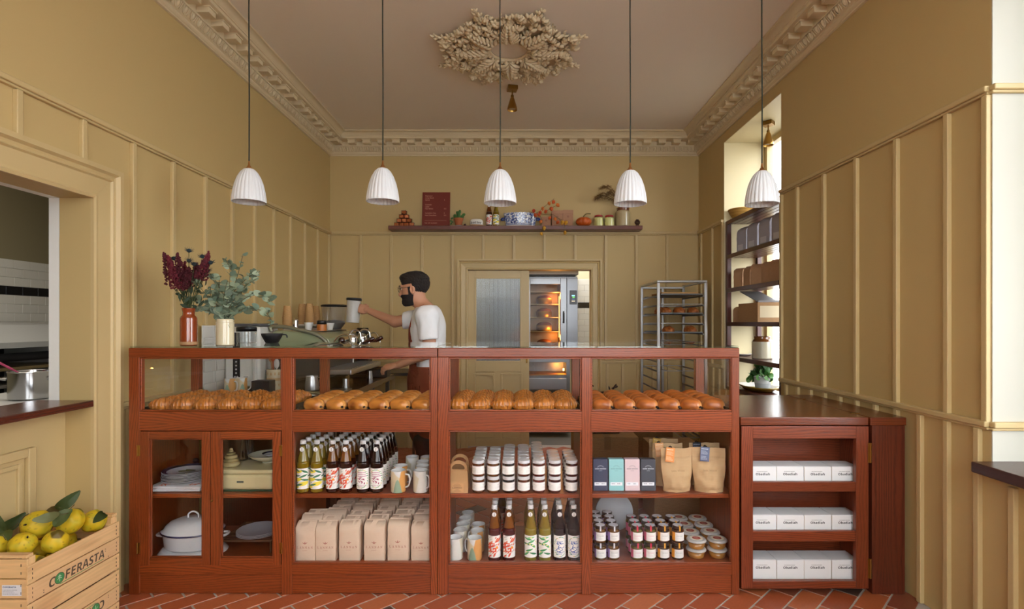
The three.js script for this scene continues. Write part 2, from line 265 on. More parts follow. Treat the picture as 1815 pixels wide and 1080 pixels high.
windowAt('window_3', 1.0, 2.2, (g) => g.position.set(-1.3, 1.0, ZF + 0.12));
windowAt('window_4', 1.7, 2.2, (g) => g.position.set(0.1, 1.0, ZF + 0.12));
single('window_sill', [board(1.9, 2.38, 0.752, 0.797, 0.47, 2.49, 2, 0.005)], oak('#4b2420', 0.35, 0.3), 'dark wooden window seat board projecting at the right edge of the picture', 'window sill');

// kitchen seen through the hatch on the left
{
  const kitchenWall = M('#8b8164', 0.7);
  struct('kitchen_wall_left', span(-4.4, -4.27, 0, 2.9, -3.3, 2.6), kitchenWall);
  struct('kitchen_wall_back', span(-4.4, -2.22, 0, 2.9, -3.3, -3.2), kitchenWall);
  struct('kitchen_wall_front', span(-4.4, -2.22, 0, 2.9, 2.5, 2.6), kitchenWall);
  struct('kitchen_wall_inner', sideWall(-2.222, 0.05, -3.3, 2.6, 0, 2.9, [], [[-3.3, 0], [0.12, 0], [0.12, 1.983], [1.75, 1.983], [1.75, 0], [2.6, 0], [2.6, 2.9], [-3.3, 2.9]]), whitePaint);
  struct('kitchen_ceiling', span(-4.4, -2.22, 2.9, 3.0, -3.3, 2.6), M('#b9b4a4', 0.8));
  struct('kitchen_floor', span(-4.4, -2.25, -0.1, 0, -3.3, 2.6), M('#6b6a66', 0.6));
}
const tileWhite = M('#dcdad2', 0.15, 0, { clearcoat: 0.6 }), tileBlack = M('#14151d', 0.15, 0, { clearcoat: 0.6 });
const tileGeo = rbox(0.148, 0.073, 0.008, 0, 0, 0.004, 0.002);
function subway(name, n0, n1, rows, place, y0, black) {
  const g = structGroup(name); part('grout', span(n0 * 0.15, n1 * 0.15, y0, y0 + rows * 0.075, -0.003, 0.002), M('#b8b4aa', 0.8), g);
  for (let r = 0; r < rows; r++) for (let k = n0; k < n1; k++) { const t = part('tile', tileGeo, r === black ? tileBlack : tileWhite, g); t.position.set((k + 0.5 + (r % 2 ? 0.25 : -0.25)) * 0.15, y0 + (r + 0.5) * 0.075, 0); }
  place(g);
}
subway('kitchen_tiles', 0, 8, 16, (g) => { g.rotation.y = Math.PI / 2; g.position.set(-4.266, 0, -1.35); }, 0.71, 12);
{
  const k = struct('bakery_wall_back', span(-1.4, 1.9, 0, 2.9, -4.42, -4.3), M('#d6cba8', 0.7));
  struct('bakery_wall_left', span(-1.5, -1.4, 0, 2.9, -4.42, -3.37), whitePaint); struct('bakery_wall_right', span(1.9, 2.0, 0, 2.9, -4.42, -3.37), whitePaint);
  struct('bakery_ceiling', span(-1.5, 2.0, 2.9, 3.0, -4.42, -3.37), whitePaint); struct('bakery_floor', span(-1.5, 2.0, -0.1, 0, -4.42, -3.37), M('#77736c', 0.6));
}
subway('bakery_tiles', 2, 9, 14, (g) => { g.position.set(0, 0, -4.298); }, 0.89, 9);

// hatch: boarded half wall and its ledge
{
  const g = structGroup('hatch_wall');
  part('panel_wall', span(-2.21, -2.19, 0, 0.965, 0.122, 1.748), woodPaint, g);
  for (const [z0, z1] of [[0.3, 0.78], [0.95, 1.43]]) {
    part('panel_moulding', [rspan(-2.192, -2.168, 0.18, 0.22, z0 + 0.04, z1 - 0.04, 0.006), rspan(-2.192, -2.168, 0.78, 0.82, z0 + 0.04, z1 - 0.04, 0.006), rspan(-2.192, -2.168, 0.18, 0.82, z0, z0 + 0.04, 0.006), rspan(-2.192, -2.168, 0.18, 0.82, z1 - 0.04, z1, 0.006)], woodPaint, g);
    part('panel_moulding', [rspan(-2.192, -2.178, 0.24, 0.26, z0 + 0.08, z1 - 0.08, 0.004), rspan(-2.192, -2.178, 0.74, 0.76, z0 + 0.08, z1 - 0.08, 0.004), rspan(-2.192, -2.178, 0.24, 0.76, z0 + 0.06, z0 + 0.08, 0.004), rspan(-2.192, -2.178, 0.24, 0.76, z1 - 0.08, z1 - 0.06, 0.004)], woodPaint, g);
  }
}
single('hatch_ledge', board(-2.33, -2.05, 0.972, 1.004, 0.124, 1.745, 2, 0.004), oak('#5d2b1d', 0.25, 0.4), 'dark red wooden ledge across the kitchen hatch on the left', 'ledge');

// ---------------------------------------------------------------- the display counter
const CX = (px) => (px - VPX) / 350, CY = (py) => EYE - (py - VPY) / 350;   // points of the counter's front plane, z = 0
const DB = -0.56, DECK = 0.912, LOW = 0.148, MID = 0.5, HI = CY(617);
const GATE = [0.535, 0.285, 0.053];
const hingeGeo = merge([rbox(0.012, 0.055, 0.003, 0, 0, 0, 0.001), rod([0.007, -0.028, 0.002], [0.007, 0.028, 0.002], 0.003, 6)]);
function stileSet(t, x0, x1, mid, withDoors, label) {
  const yTop0 = CY(634), yMid1 = CY(730), yMid0 = CY(764), yBot1 = CY(1001), yBot0 = CY(1020);
  const [m0, m1] = mid, f = -0.032;
  const st = (a, b, y0 = 0, y1 = HI) => part('stile', board(a, b, y0, y1, f, 0, 1), woodCase, t);
  st(x0, x0 + 0.054); st(x1 - 0.034, x1); st(m0, m1, 0, HI - 0.048);
  part('top_rail', board(x0, x1, yTop0, HI, -0.034, 0.004, 0, 0.005), woodCase, t);
  for (const [a, b] of [[x0 + 0.054, m0], [m1, x1 - 0.034]]) {
    part('middle_rail', board(a - 0.001, b + 0.001, yMid0, yMid1, f, -0.001, 0), woodCase, t);
    part('lower_rail', board(a - 0.001, b + 0.001, yBot0, yBot1, f, -0.001, 0), woodCase, t);
    part('plinth', board(a - 0.001, b + 0.001, 0.004, yBot0 - 0.002, f, -0.007, 0), woodCase, t);
    // fine beads round the openings
    const bead = (y0, y1) => part('bead', [rspan(a, b, y0, y0 + 0.008, -0.03, -0.004, 0.003), rspan(a, b, y1 - 0.008, y1, -0.03, -0.004, 0.003), rspan(a, a + 0.008, y0, y1, -0.03, -0.004, 0.003), rspan(b - 0.008, b, y0, y1, -0.03, -0.004, 0.003)].map((g) => grain(g, 0)), woodCase, t);
    bead(yMid1, yTop0); if (!(withDoors && a < m0 - 0.1)) bead(yBot1, yMid0);
    part('front_pane', new THREE.PlaneGeometry(b - a - 0.01, yTop0 - yMid1 - 0.01).translate((a + b) / 2, (yTop0 + yMid1) / 2, -0.018), pane, t);
    if (!(withDoors && a < m0 - 0.1)) part('front_pane', new THREE.PlaneGeometry(b - a - 0.01, yMid0 - yBot1 - 0.01).translate((a + b) / 2, (yMid0 + yBot1) / 2, -0.018), pane, t);
  }
  // shelves, decks, back
  for (const [a, b] of [[x0 + 0.03, (m0 + m1) / 2 - 0.01], [(m0 + m1) / 2 + 0.01, x1 - 0.012]]) {
    part('shelf', board(a, b, MID - 0.022, MID, DB + 0.02, -0.036, 0), woodCase, t);
    part('bottom_board', board(a, b, LOW - 0.02, LOW, DB + 0.02, -0.034, 0), woodCase, t);
    part('display_deck', board(a, b, DECK - 0.025, DECK, DB + 0.02, -0.034, 0), woodDark, t);
  }
  part('side_panel', board(x0 + 0.004, x0 + 0.028, 0, DECK - 0.026, DB, -0.033, 1), woodCase, t);
  part('side_panel', board(x1 - 0.012, x1, 0, DECK - 0.026, DB, -0.033, 1), woodCase, t);
  part('divider', board((m0 + m1) / 2 - 0.009, (m0 + m1) / 2 + 0.009, LOW, DECK - 0.026, DB + 0.02, -0.033, 1), woodCase, t);
  part('back_rail', board(x0, x1, 1.165, 1.212, DB, DB + 0.03, 0), woodCase, t);
  part('back_rail', board(x0, x1, DECK - 0.05, DECK, DB, DB + 0.019, 0), woodCase, t);
  for (const s of [x0, m0 + 0.002, x1 - 0.05]) part('back_post', board(s, s + 0.05, DECK, 1.165, DB, DB + 0.04, 1), woodCase, t);
  part('top_pane', span(x0 + 0.004, x1 - 0.002, HI + 0.0005, HI + 0.0085, DB - 0.01, -0.004), topGlass, t);
}
const topGlass = M('#f1f7f4', 0.015, 0, { transmission: 1, thickness: 0, ior: 1.5 });
const xa = CX(228), xm = CX(775.5), xb = CX(1310.5);
const counterA = thing('display_counter', 'long stained oak bakery counter unit with two small glazed doors, left half', 'counter');
stileSet(counterA, xa, xm - 0.001, [CX(499), CX(517.5)], true);
part('side_pane', new THREE.PlaneGeometry(0.48, 0.27).rotateY(Math.PI / 2).translate(xa + 0.02, 1.05, -0.28), pane, counterA);
const counterB = thing('display_counter', 'stained oak bakery counter unit with open glazed shelves, right half', 'counter');
stileSet(counterB, xm + 0.001, xb, [CX(1031), CX(1047.5)], false);
part('side_pane', new THREE.PlaneGeometry(0.48, 0.27).rotateY(Math.PI / 2).translate(xb - 0.012, 1.05, -0.28), pane, counterB);
part('stile', board(xb - 0.038, xb, 0, HI - 0.049, -0.032, 0.001, 1), woodCase, counterB);
// the two doors
for (const [p0, p1, g0, g1, hx] of [[246.5, 372.3, 264.5, 357.5, 0], [373.3, 497.5, 390.5, 483.5, 1]]) {
  const d = new THREE.Group(); d.name = 'door'; counterA.add(d);
  const y0 = CY(1003), y1 = CY(765), a = CX(p0), b = CX(p1), ga = CX(g0), gb = CX(g1), h0 = CY(990), h1 = CY(778);
  part('door_frame', [board(a, ga, y0, y1, -0.024, 0.001, 1), board(gb, b, y0, y1, -0.024, 0.001, 1), board(ga - 0.001, gb + 0.001, y0, h0, -0.024, 0, 0), board(ga - 0.001, gb + 0.001, h1, y1, -0.024, 0, 0), ...[0, 1].map((k) => grain(k ? rspan(ga, gb, h1 - 0.007, h1, -0.02, -0.006, 0.003) : rspan(ga, gb, h0, h0 + 0.007, -0.02, -0.006, 0.003), 0)), grain(rspan(ga, ga + 0.006, h0, h1, -0.02, -0.006, 0.003), 1), grain(rspan(gb - 0.006, gb, h0, h1, -0.02, -0.006, 0.003), 1)], woodCase, d);
  part('door_pane', new THREE.PlaneGeometry(gb - ga, h1 - h0).translate((ga + gb) / 2, (h0 + h1) / 2, -0.012), pane, d);
  for (const py of [799, 972]) { const h = part('hinge', hingeGeo, brass, d); h.position.set(hx ? b : a, CY(py), 0.002); if (!hx) h.rotation.z = Math.PI; }
  if (hx) part('knob', [ball(0.005, 0, 0, 0.01, 10, 8), rod([0, 0, 0], [0, 0, 0.008], 0.0025, 6)].map((g) => g.translate(CX(377.5), CY(887), 0.002)), brassOld, d);
}

// lift-up flap counter at the right, its post and its gate of shelves
{
  const t = thing('flap_counter', 'low oak flap counter between the display counter and the right wall', 'counter');
  part('flap_top', board(xb + 0.006, 1.776, 0.858, 0.899, -0.84, 0.0, 0, 0.004), woodTop, t);
  part('fixed_top', board(1.782, XR - 0.026, 0.858, 0.899, -0.86, 0.006, 2, 0.004), woodTop, t);
  part('post_panel', [board(1.795, XR - 0.028, 0.002, 0.857, -0.84, -0.002, 1)], oak('#6e321f', 0.36, 0.25), t);
  for (const z of [-0.12, -0.66]) part('hinge', merge([rbox(0.05, 0.003, 0.022, 1.779, 0.9, z, 0.001), rod([1.779, 0.9005, z - 0.02], [1.779, 0.9005, z + 0.02], 0.003, 6)]), brassOld, t);
  const g = thing('shelf_gate', 'oak gate with three shelves of white boxes under the flap', 'cabinet');
  const a = CX(1314), b = 1.777, y0 = 0.03, y1 = 0.853, ia = CX(1335), ib = CX(1517.5), D = -0.24, gate = oak('#8a4124', 0.36, 0.25);
  part('stile', board(a, ia, y0, y1, -0.028, 0, 1), gate, g); part('stile', board(ib, b, y0, y1, -0.028, 0, 1), gate, g);
  part('top_rail', board(ia - 0.001, ib + 0.001, CY(778), y1, -0.028, -0.001, 0), gate, g); part('bottom_rail', board(ia - 0.001, ib + 0.001, y0, CY(1031), -0.028, -0.001, 0), gate, g);
  for (const [p0, p1] of [[855, 872.5], [942.5, 961]]) part('shelf_front', board(ia - 0.001, ib + 0.001, CY(p1), CY(p0), -0.026, -0.004, 0), gate, g);
  for (const y of GATE) part('shelf', board(a + 0.014, b - 0.014, y - 0.014, y, D + 0.012, -0.029, 0), gate, g);
  part('back_panel', board(a, b, y0, y1, D, D + 0.011, 0), gate, g);
  part('side_panel', board(a, a + 0.013, y0, y1, D + 0.012, -0.029, 1), gate, g); part('side_panel', board(b - 0.013, b, y0, y1, D + 0.012, -0.029, 1), gate, g);
  part('top_panel', board(a + 0.014, b - 0.014, y1 - 0.014, y1, D + 0.012, -0.029, 0), gate, g);
  for (const py of [803, 1008]) { const h = part('hinge', merge([rbox(0.018, 0.1, 0.004, 0, 0, 0, 0.001), rod([0.002, -0.05, 0.003], [0.002, 0.05, 0.003], 0.004, 8)]), brass, g); h.position.set(b + 0.004, CY(py), 0.001); }
}

// ---------------------------------------------------------------- lamps (switched off in daylight), ceiling rose
{
  const glass = M('#eef0f3', 0.35, 0, { transmission: 0.15, thickness: 0, clearcoat: 0.4 }), cord = M('#33352a', 0.9), copper = M('#b8834e', 0.3, 1);
  const shadeGeo = (() => {
    const prof = [[0.016, 0.205], [0.03, 0.2], [0.048, 0.182], [0.066, 0.15], [0.08, 0.11], [0.09, 0.065], [0.0955, 0.025], [0.0965, 0.004], [0.0955, 0.0], [0.092, 0.002], [0.0905, 0.025], [0.085, 0.065], [0.075, 0.11], [0.061, 0.15], [0.044, 0.18], [0.016, 0.199]];
    const g = lathe(prof, 144), p = g.attributes.position;
    for (let i = 0; i < p.count; i++) { const x = p.getX(i), z = p.getZ(i), r = Math.hypot(x, z), a = Math.atan2(z, x), k = 1 - 0.055 * Math.pow(Math.abs(Math.sin(a * 12)), 0.5) * sstep(0.012, 0.04, r) * 0 + 0.05 * (Math.pow(Math.abs(Math.cos(a * 12)), 0.7) - 0.6) * sstep(0.015, 0.045, r); p.setX(i, x * k); p.setZ(i, z * k); }
    g.computeVertexNormals(); return g;
  })();
  const build = (pos, label) => {
    const t = thing('pendant_lamp', label, 'pendant lamp', pos, 0, 'white pendant lamps above the counter'), top = CEIL - pos.y;
    part('lamp_shade', shadeGeo.clone().scale(0.9, 0.9, 0.9), glass, t);
    part('lamp_holder', lathe([[0.0001, 0.25], [0.004, 0.25], [0.006, 0.235], [0.007, 0.222], [0.012, 0.22], [0.013, 0.212], [0.02, 0.208], [0.021, 0.203], [0.0001, 0.203]], 20).scale(0.9, 0.9, 0.9), copper, t);
    part('cord', tube([[0, 0.2242, 0], [0.001, 0.6, 0], [-0.001, 1.0, 0], [0, top - 0.02, 0]], 0.0036, 20, 6), cord, t);
    part('ceiling_cup', lathe([[0.0001, top - 0.001], [0.05, top - 0.001], [0.05, top - 0.01], [0.03, top - 0.025], [0.004, top - 0.03]], 20), copper, t);
    part('bulb', ball(0.028, 0, 0.1, 0, 12, 10), M('#f2efe6', 0.3), t);
    return t;
  };
  [441.5, 678.5, 886.5, 1117, 1350.5].forEach((px, i) => build(at(px, [359, 358, 361, 362, 363][i], 2.95), ['fluted white glass pendant lamp hanging far left above the croissants', 'fluted white glass pendant lamp hanging left of the red menu board', 'fluted white glass pendant lamp hanging over the middle of the wall shelf', 'fluted white glass pendant lamp hanging before the dried grass on the shelf', 'fluted white glass pendant lamp hanging in front of the window niche'][i]));

  const spot = (pos, label, turn) => {
    const t = thing('spotlight', label, 'spotlight', pos, turn);
    part('mount', rbox(0.085, 0.034, 0.085, 0, -0.018, 0, 0.003), brassOld, t);
    part('stem', [rod([0, -0.03, 0], [0, -0.075, 0], 0.006, 10), ball(0.011, 0, -0.078, 0, 12, 8), cyl(0.014, 0.012, 0.03, 0, -0.11, 0, 14)], brassOld, t);
    part('cone', lathe([[0.014, -0.095], [0.02, -0.11], [0.042, -0.185], [0.044, -0.205], [0.041, -0.205], [0.018, -0.115], [0.0001, -0.112]], 24), brass, t);
    part('lamp_lens', cyl(0.034, 0.034, 0.004, 0, -0.19, 0, 20), M('#cfc9b6', 0.2), t);
  };
  spot(at(908, 153, 4.68).setY(CEIL), 'small brass cone spotlight under the ceiling near the plaster rose', 0.2);
  spot(V(2.16, 3.114, -1.93), 'small brass cone spotlight under the top of the window niche', 0.8);
}
{
  // ceiling rose: eight big acanthus leaves round an open ring, pointed sprays between them, crumbly foliage rim
  const t = thing('ceiling_rose', 'large ornate plaster ceiling rose of acanthus leaves, star shaped', 'ceiling rose', V(-0.066, CEIL, -1.3));
  const rose = M('#dccaa9', 0.8);
  // one plaster lobe: a tapering, arched tongue from the origin along +x
  const lobe = (L, w, h) => deform(new THREE.SphereGeometry(1, 10, 7), (v) => { const t = (v.x + 1) / 2; v.z *= w * (0.55 + 0.75 * Math.sin(Math.PI * Math.min(1, t * 0.85 + 0.12))); v.y = v.y * h - Math.sin(Math.PI * t) * h * 0.9 - (t > 0.7 ? (t - 0.7) * h * 1.2 : 0); v.x = t * L; });
  const leafGeo = (() => {   // an acanthus leaf lying along +x: a rib and seven pairs of lobes that fan out and curl down
    const l = [tube([[0.14, -0.02, 0], [0.22, -0.04, 0], [0.32, -0.044, 0], [0.4, -0.03, 0]], 0.0085, 16, 7)];
    for (let i = 0; i < 7; i++) for (const sd of [-1, 1]) { const t = i / 6, x = 0.155 + t * 0.2, L = lerp(0.105, 0.052, t), a = sd * lerp(0.95, 0.42, t); l.push(lobe(L, 0.0125, 0.013).rotateY(-a).translate(x, -0.018 - 0.018 * Math.sin(Math.PI * (0.2 + 0.7 * t)), sd * 0.004)); l.push(lobe(L * 0.62, 0.009, 0.012).rotateY(-a * 0.6).translate(x + 0.012, -0.034 - 0.014 * Math.sin(Math.PI * (0.2 + 0.7 * t)), sd * 0.005)); }
    l.push(lobe(0.06, 0.016, 0.014).translate(0.37, -0.02, 0)); return merge(l);
  })();
  const sprig = (x, z, a, s) => merge([-0.8, 0, 0.8].map((q, i) => lobe(s * (i === 1 ? 2.6 : 2.0), s * 0.5, s * 0.55).rotateY(-(a + q)).translate(x, -0.012 - (i === 1 ? 0.008 : 0), z)));
  const curl = (x, z, a, s) => { const pts = []; for (let k = 0; k <= 12; k++) { const q = k / 12, ang = a + q * 4.4, r = s * (1 - q * 0.75); pts.push([x + Math.cos(ang) * r, -0.014 - 0.02 * Math.sin(q * 3) * s * 30 * 0.05 - 0.012 * q, z + Math.sin(ang) * r]); } return tube(pts, s * 0.26, 14, 5); };
  for (let k = 0; k < 8; k++) {
    const a = k * Math.PI / 4 + Math.PI / 2, l = part('leaf', leafGeo, rose, t); l.rotation.y = -a; l.material = rose;
    const b = a + Math.PI / 8, dir = (r, o = 0) => [Math.cos(b) * r - Math.sin(b) * o, Math.sin(b) * r + Math.cos(b) * o];
    const list = [];
    for (let j = 0; j < 40; j++) {   // foliage between and beyond the leaves
      const q = rnd(), r = lerp(0.2, 0.49, q), half = 0.05 + 0.13 * sstep(0.2, 0.42, r) * (1 - sstep(0.43, 0.5, r)), o = rr(-1, 1) * half, [x, z] = dir(r, o);
      list.push(rnd() < 0.25 ? curl(x, z, rr(0, 6.28), rr(0.014, 0.024)) : sprig(x, z, Math.atan2(z, x) + rr(-1.1, 1.1), rr(0.015, 0.026)).translate(0, -0.014 * rnd(), 0));
    }
    part('foliage', merge(list), rose, t);
    const sp = [];
    for (let j = 0; j < 7; j++) { const r = 0.4 + j * 0.028, [x, z] = dir(r, (j % 2 ? 1 : -1) * 0.012 * (1 - j / 8)); sp.push(sprig(x, z, b + (j % 2 ? 0.3 : -0.3), 0.022 - j * 0.0012)); }
    part('spray', merge(sp), rose, t);
    const [x, z] = dir(0.155), c = []; for (let j = -1; j <= 1; j++) { const q = b + j * 0.22; c.push(ball(0.017, Math.cos(q) * 0.16, -0.022, Math.sin(q) * 0.16, 8, 6)); } c.push(curl(x, z, b, 0.03)); part('ring_bead', merge(c), rose, t);
  }
  const rim = []; for (let k = 0; k < 120; k++) { const a = k / 120 * 6.283 + 0.02, sq = 0.425 + 0.035 * Math.cos(a * 8 + Math.PI), r = sq + rr(-0.035, 0.03); rim.push(k % 3 === 0 ? curl(Math.cos(a) * r, Math.sin(a) * r, rr(0, 6.28), rr(0.014, 0.024)) : sprig(Math.cos(a) * r, Math.sin(a) * r, a + rr(-0.8, 0.8), rr(0.014, 0.022))); }
  part('rim_foliage', merge(rim), rose, t);
  part('ring', new THREE.TorusGeometry(0.145, 0.012, 8, 40).rotateX(Math.PI / 2).translate(0, -0.01, 0), rose, t);
  part('backing', lathe([[0.15, -0.001], [0.15, -0.009], [0.42, -0.007], [0.43, -0.001]], 48), rose, t);
}

// ---------------------------------------------------------------- pastries on their trays
{
  const bake = (c0, c1, t, col) => col.set(c0).lerp(new THREE.Color(c1), clamp(t));
  const crumb = (c) => M(c, 0.42, 0, { vertexColors: true, clearcoat: 0.5, clearcoatRoughness: 0.3 });
  const crust = crumb('#ffffff');
  // a croissant: a rolled crescent, its turns as steps along the body
  function croissantGeo(s, turns = 4.6) {
    const nu = 72, nv = 22, pos = [], col = [], idx = [], c = new THREE.Color();
    for (let i = 0; i <= nu; i++) {
      const u = i / nu, q = u * 2 - 1, a = q * 0.95, cx = Math.sin(a) * 0.08, cz = -(1 - Math.cos(a)) * 0.03, ph = Math.abs(q) * turns + 0.1;
      const R = (0.0345 * Math.pow(1 - Math.pow(Math.abs(q), 1.8), 0.9) + 0.006) * (1 + 0.03 * noise2(u * 9, s));
      for (let j = 0; j <= nv; j++) {
        const b = j / nv * 2 * Math.PI, step = (((ph + 0.28 * Math.cos(b) * Math.sign(q || 1) + 0.14 * noise3(u * 5, Math.cos(b), Math.sin(b) + s)) % 1) + 1) % 1, w = (1 - 0.13 * step) * (1 + 0.035 * noise3(u * 7, Math.cos(b) * 1.4 + s, Math.sin(b) * 1.4));
        const y = Math.sin(b) * R * 1.02 * w + 0.03, r = Math.cos(b) * R * 0.98 * w, tx = Math.sin(a), tz = Math.cos(a);
        pos.push(cx + tx * r * 0.55, Math.max(y, 0.0005), cz + tz * r);
        const edge = sstep(0.75, 1, step) + 0.8 * sstep(0.0, 0.18, 0.18 - step), top = sstep(-0.4, 0.9, Math.sin(b)), n = noise3(u * 9, b * 1.5, s * 3), f = noise3(u * 45, b * 2, s);
        bake('#cf7f2e', '#66290a', 0.1 + 0.42 * edge + 0.28 * n + 0.15 * f + 0.25 * (1 - step) * top, c); col.push(c.r, c.g, c.b);
      }
    }
    for (let i = 0; i < nu; i++) for (let j = 0; j < nv; j++) { const a = i * (nv + 1) + j, b = a + nv + 1; idx.push(a, a + 1, b, b, a + 1, b + 1); }
    const g = new THREE.BufferGeometry(); g.setAttribute('position', new THREE.Float32BufferAttribute(pos, 3)); g.setAttribute('color', new THREE.Float32BufferAttribute(col, 3)); g.setIndex(idx); g.computeVertexNormals(); return g;
  }
  // a rolled bun: oblong, its spiral showing at the ends
  function bunGeo(s, c0, c1, c2) {
    const g = weld(new THREE.SphereGeometry(1, 40, 28).rotateZ(Math.PI / 2)), p = g.attributes.position, pw = (q, e) => Math.sign(q) * Math.pow(Math.abs(q), e);
    for (let i = 0; i < p.count; i++) p.setXYZ(i, 0.0575 * pw(p.getX(i), 0.76), 0.037 * pw(p.getY(i), 0.9), 0.0385 * pw(p.getZ(i), 0.9));
    for (let i = 0; i < p.count; i++) {
      let x = p.getX(i), y = p.getY(i), z = p.getZ(i); const e = Math.abs(x) / 0.0575, k = 1;
      y *= k * (1 + 0.05 * noise3(x * 20, z * 20, s)); z *= k * (1 + 0.04 * noise3(x * 18 + 5, y * 20, s));
      const gro = Math.sin(z * 300 + x * 50 + 1.5 * noise3(x * 20, y * 20, s)); y += 0.0011 * gro * (y > 0 ? 1 : 0); x += Math.sign(x) * 0.0012 * Math.cos(Math.atan2(y, z) + Math.hypot(y, z) * 420) * sstep(0.75, 1, e);
      if (y > 0) y += 0.002 * Math.sin(z * 150 + x * 20) * (1 - e);
      p.setXYZ(i, x, Math.max(y + 0.029, 0.0005), z);
    }
    g.computeVertexNormals();
    return paint(g, (c, v) => { const e = sstep(0.04, 0.058, Math.abs(v.x)), r = Math.hypot(v.y - 0.03, v.z), t = 0.5 + 0.5 * Math.sin(v.z * 300 + v.x * 50 + 1.5 * noise3(v.x * 20, v.y * 20, s)); bake(c0, c1, 0.05 + 0.45 * (1 - t) * (1 - e) + 0.4 * noise3(v.x * 22, v.y * 26, v.z * 22 + s) + 0.35 * noise3(v.x * 9, 3, v.z * 9 + s), c); if (e > 0) c.lerp(new THREE.Color(c2), e * (0.55 + 0.35 * Math.sin(r * 620))); });
  }
  const steelTray = M('#4a4644', 0.42, 0.7), slots = [[-1.938, -1.185], [-1.14, -0.425], [-0.375, 0.33], [0.36, 1.092]];
  const names = ['black baking tray of croissants in the leftmost display', 'black baking tray of chocolate buns beside the middle joint', 'black baking tray of croissants before the panelled door', 'black baking tray of glazed rolls in the rightmost display'];
  slots.forEach(([a, b], i) => {
    const w = b - a - 0.008, g = merge([span(-w / 2, w / 2, 0, 0.003, -0.222, 0.222), ...[-1, 1].map((k) => rspan(k * w / 2 - 0.004, k * w / 2 + 0.004, 0, 0.028, -0.222, 0.222, 0.002)), rspan(-w / 2, w / 2, 0, 0.028, -0.226, -0.22, 0.002), rspan(-w / 2, w / 2, 0, 0.012, 0.22, 0.224, 0.002)]);
    single('baking_tray', g, steelTray, names[i], 'baking tray', [(a + b) / 2, DECK + 0.001, -0.272]);
  });
  const choc = M('#2a150d', 0.5);
  const croissants = [0, 1, 2, 3].map((s) => croissantGeo(s * 3.7 + 1));
  const choco = [0, 1, 2].map((s) => bunGeo(s * 2 + 0.5, '#d68a38', '#944812', '#dca45e')), rolls = [0, 1, 2].map((s) => bunGeo(s * 3 + 9.2, '#c06a28', '#77330b', '#dba060'));
  const rowsOf = (si, geos, kind, make, x0, pitch, nc, rows, zf, dz, turn, desc) => {
    for (let r = rows - 1; r >= 0; r--) for (let c = 0; c < nc; c++) {
      const lab = `${desc} in the ${NTH[c]} column, ${ORD[r]} row, ${['leftmost display', 'second display from left', 'third display from left', 'rightmost display'][si]}`;
      make(geos[Math.floor(rr(0, geos.length))], lab, [x0 + c * pitch + rr(-0.004, 0.004), DECK + 0.0045 + rr(0, 0.0005), zf - r * dz + rr(-0.004, 0.004)], turn + rr(-0.09, 0.09), kind);
    }
  };
  const mk = (name, cat, grp, withChoc) => (geo, lab, pos, turn) => {
    if (!withChoc) { const m = part(name, geo, crust); m.position.set(...pos); m.rotation.y = turn; tag(m, lab, cat, grp); return; }
    const t = thing(name, lab, cat, pos, turn, grp); part('dough', geo, crust, t);
    for (const z of [-0.012, 0.016]) part('filling', ball(1, 0, 0, 0, 8, 6).scale(0.007, 0.006, 0.0075).translate(0.0565, 0.02 + z * 0.3, z), choc, t);
  };
  rowsOf(0, croissants, 0, mk('croissant', 'croissant', 'croissants in the leftmost display'), -1.862, 0.1165, 6, 5, -0.098, 0.085, 0.35, 'croissant');
  rowsOf(1, choco, 0, mk('chocolate_bun', 'pastry', 'chocolate buns in the second display', true), -1.066, 0.1128, 6, 5, -0.102, 0.085, -0.42, 'chocolate bun');
  rowsOf(2, croissants, 0, mk('croissant', 'croissant', 'croissants in the third display'), -0.301, 0.111, 6, 5, -0.098, 0.085, 0.3, 'croissant');
  rowsOf(3, rolls, 0, mk('glazed_roll', 'pastry', 'glazed rolls in the rightmost display', true), 0.44, 0.116, 6, 5, -0.102, 0.085, -0.5, 'glazed roll');
}

// ---------------------------------------------------------------- bottles, jars, mugs and bags on the counter shelves
const labelTex = (draw, w = 256, h = 256) => canvasTex(w, h, (k) => { k.fillStyle = '#f3f1ec'; k.fillRect(0, 0, w, h); draw(k, w, h); });
const paperMat = (t, rough = 0.7) => M('#ffffff', rough, 0, { map: t });
function scribble(k, x, y, w, lines, lh, color, a = 0.8) { k.fillStyle = color; for (let i = 0; i < lines; i++) { let q = x; while (q < x + w * (0.6 + 0.4 * rnd())) { const d = rr(3, 9); k.globalAlpha = a; k.fillRect(q, y + i * lh, d, lh * 0.42); q += d + 3; } } k.globalAlpha = 1; }
function leafShape(k, x, y, r, a, col) { k.save(); k.translate(x, y); k.rotate(a); k.fillStyle = col; k.beginPath(); k.moveTo(-r, 0); k.quadraticCurveTo(0, -r * 0.55, r, 0); k.quadraticCurveTo(0, r * 0.55, -r, 0); k.fill(); k.restore(); }
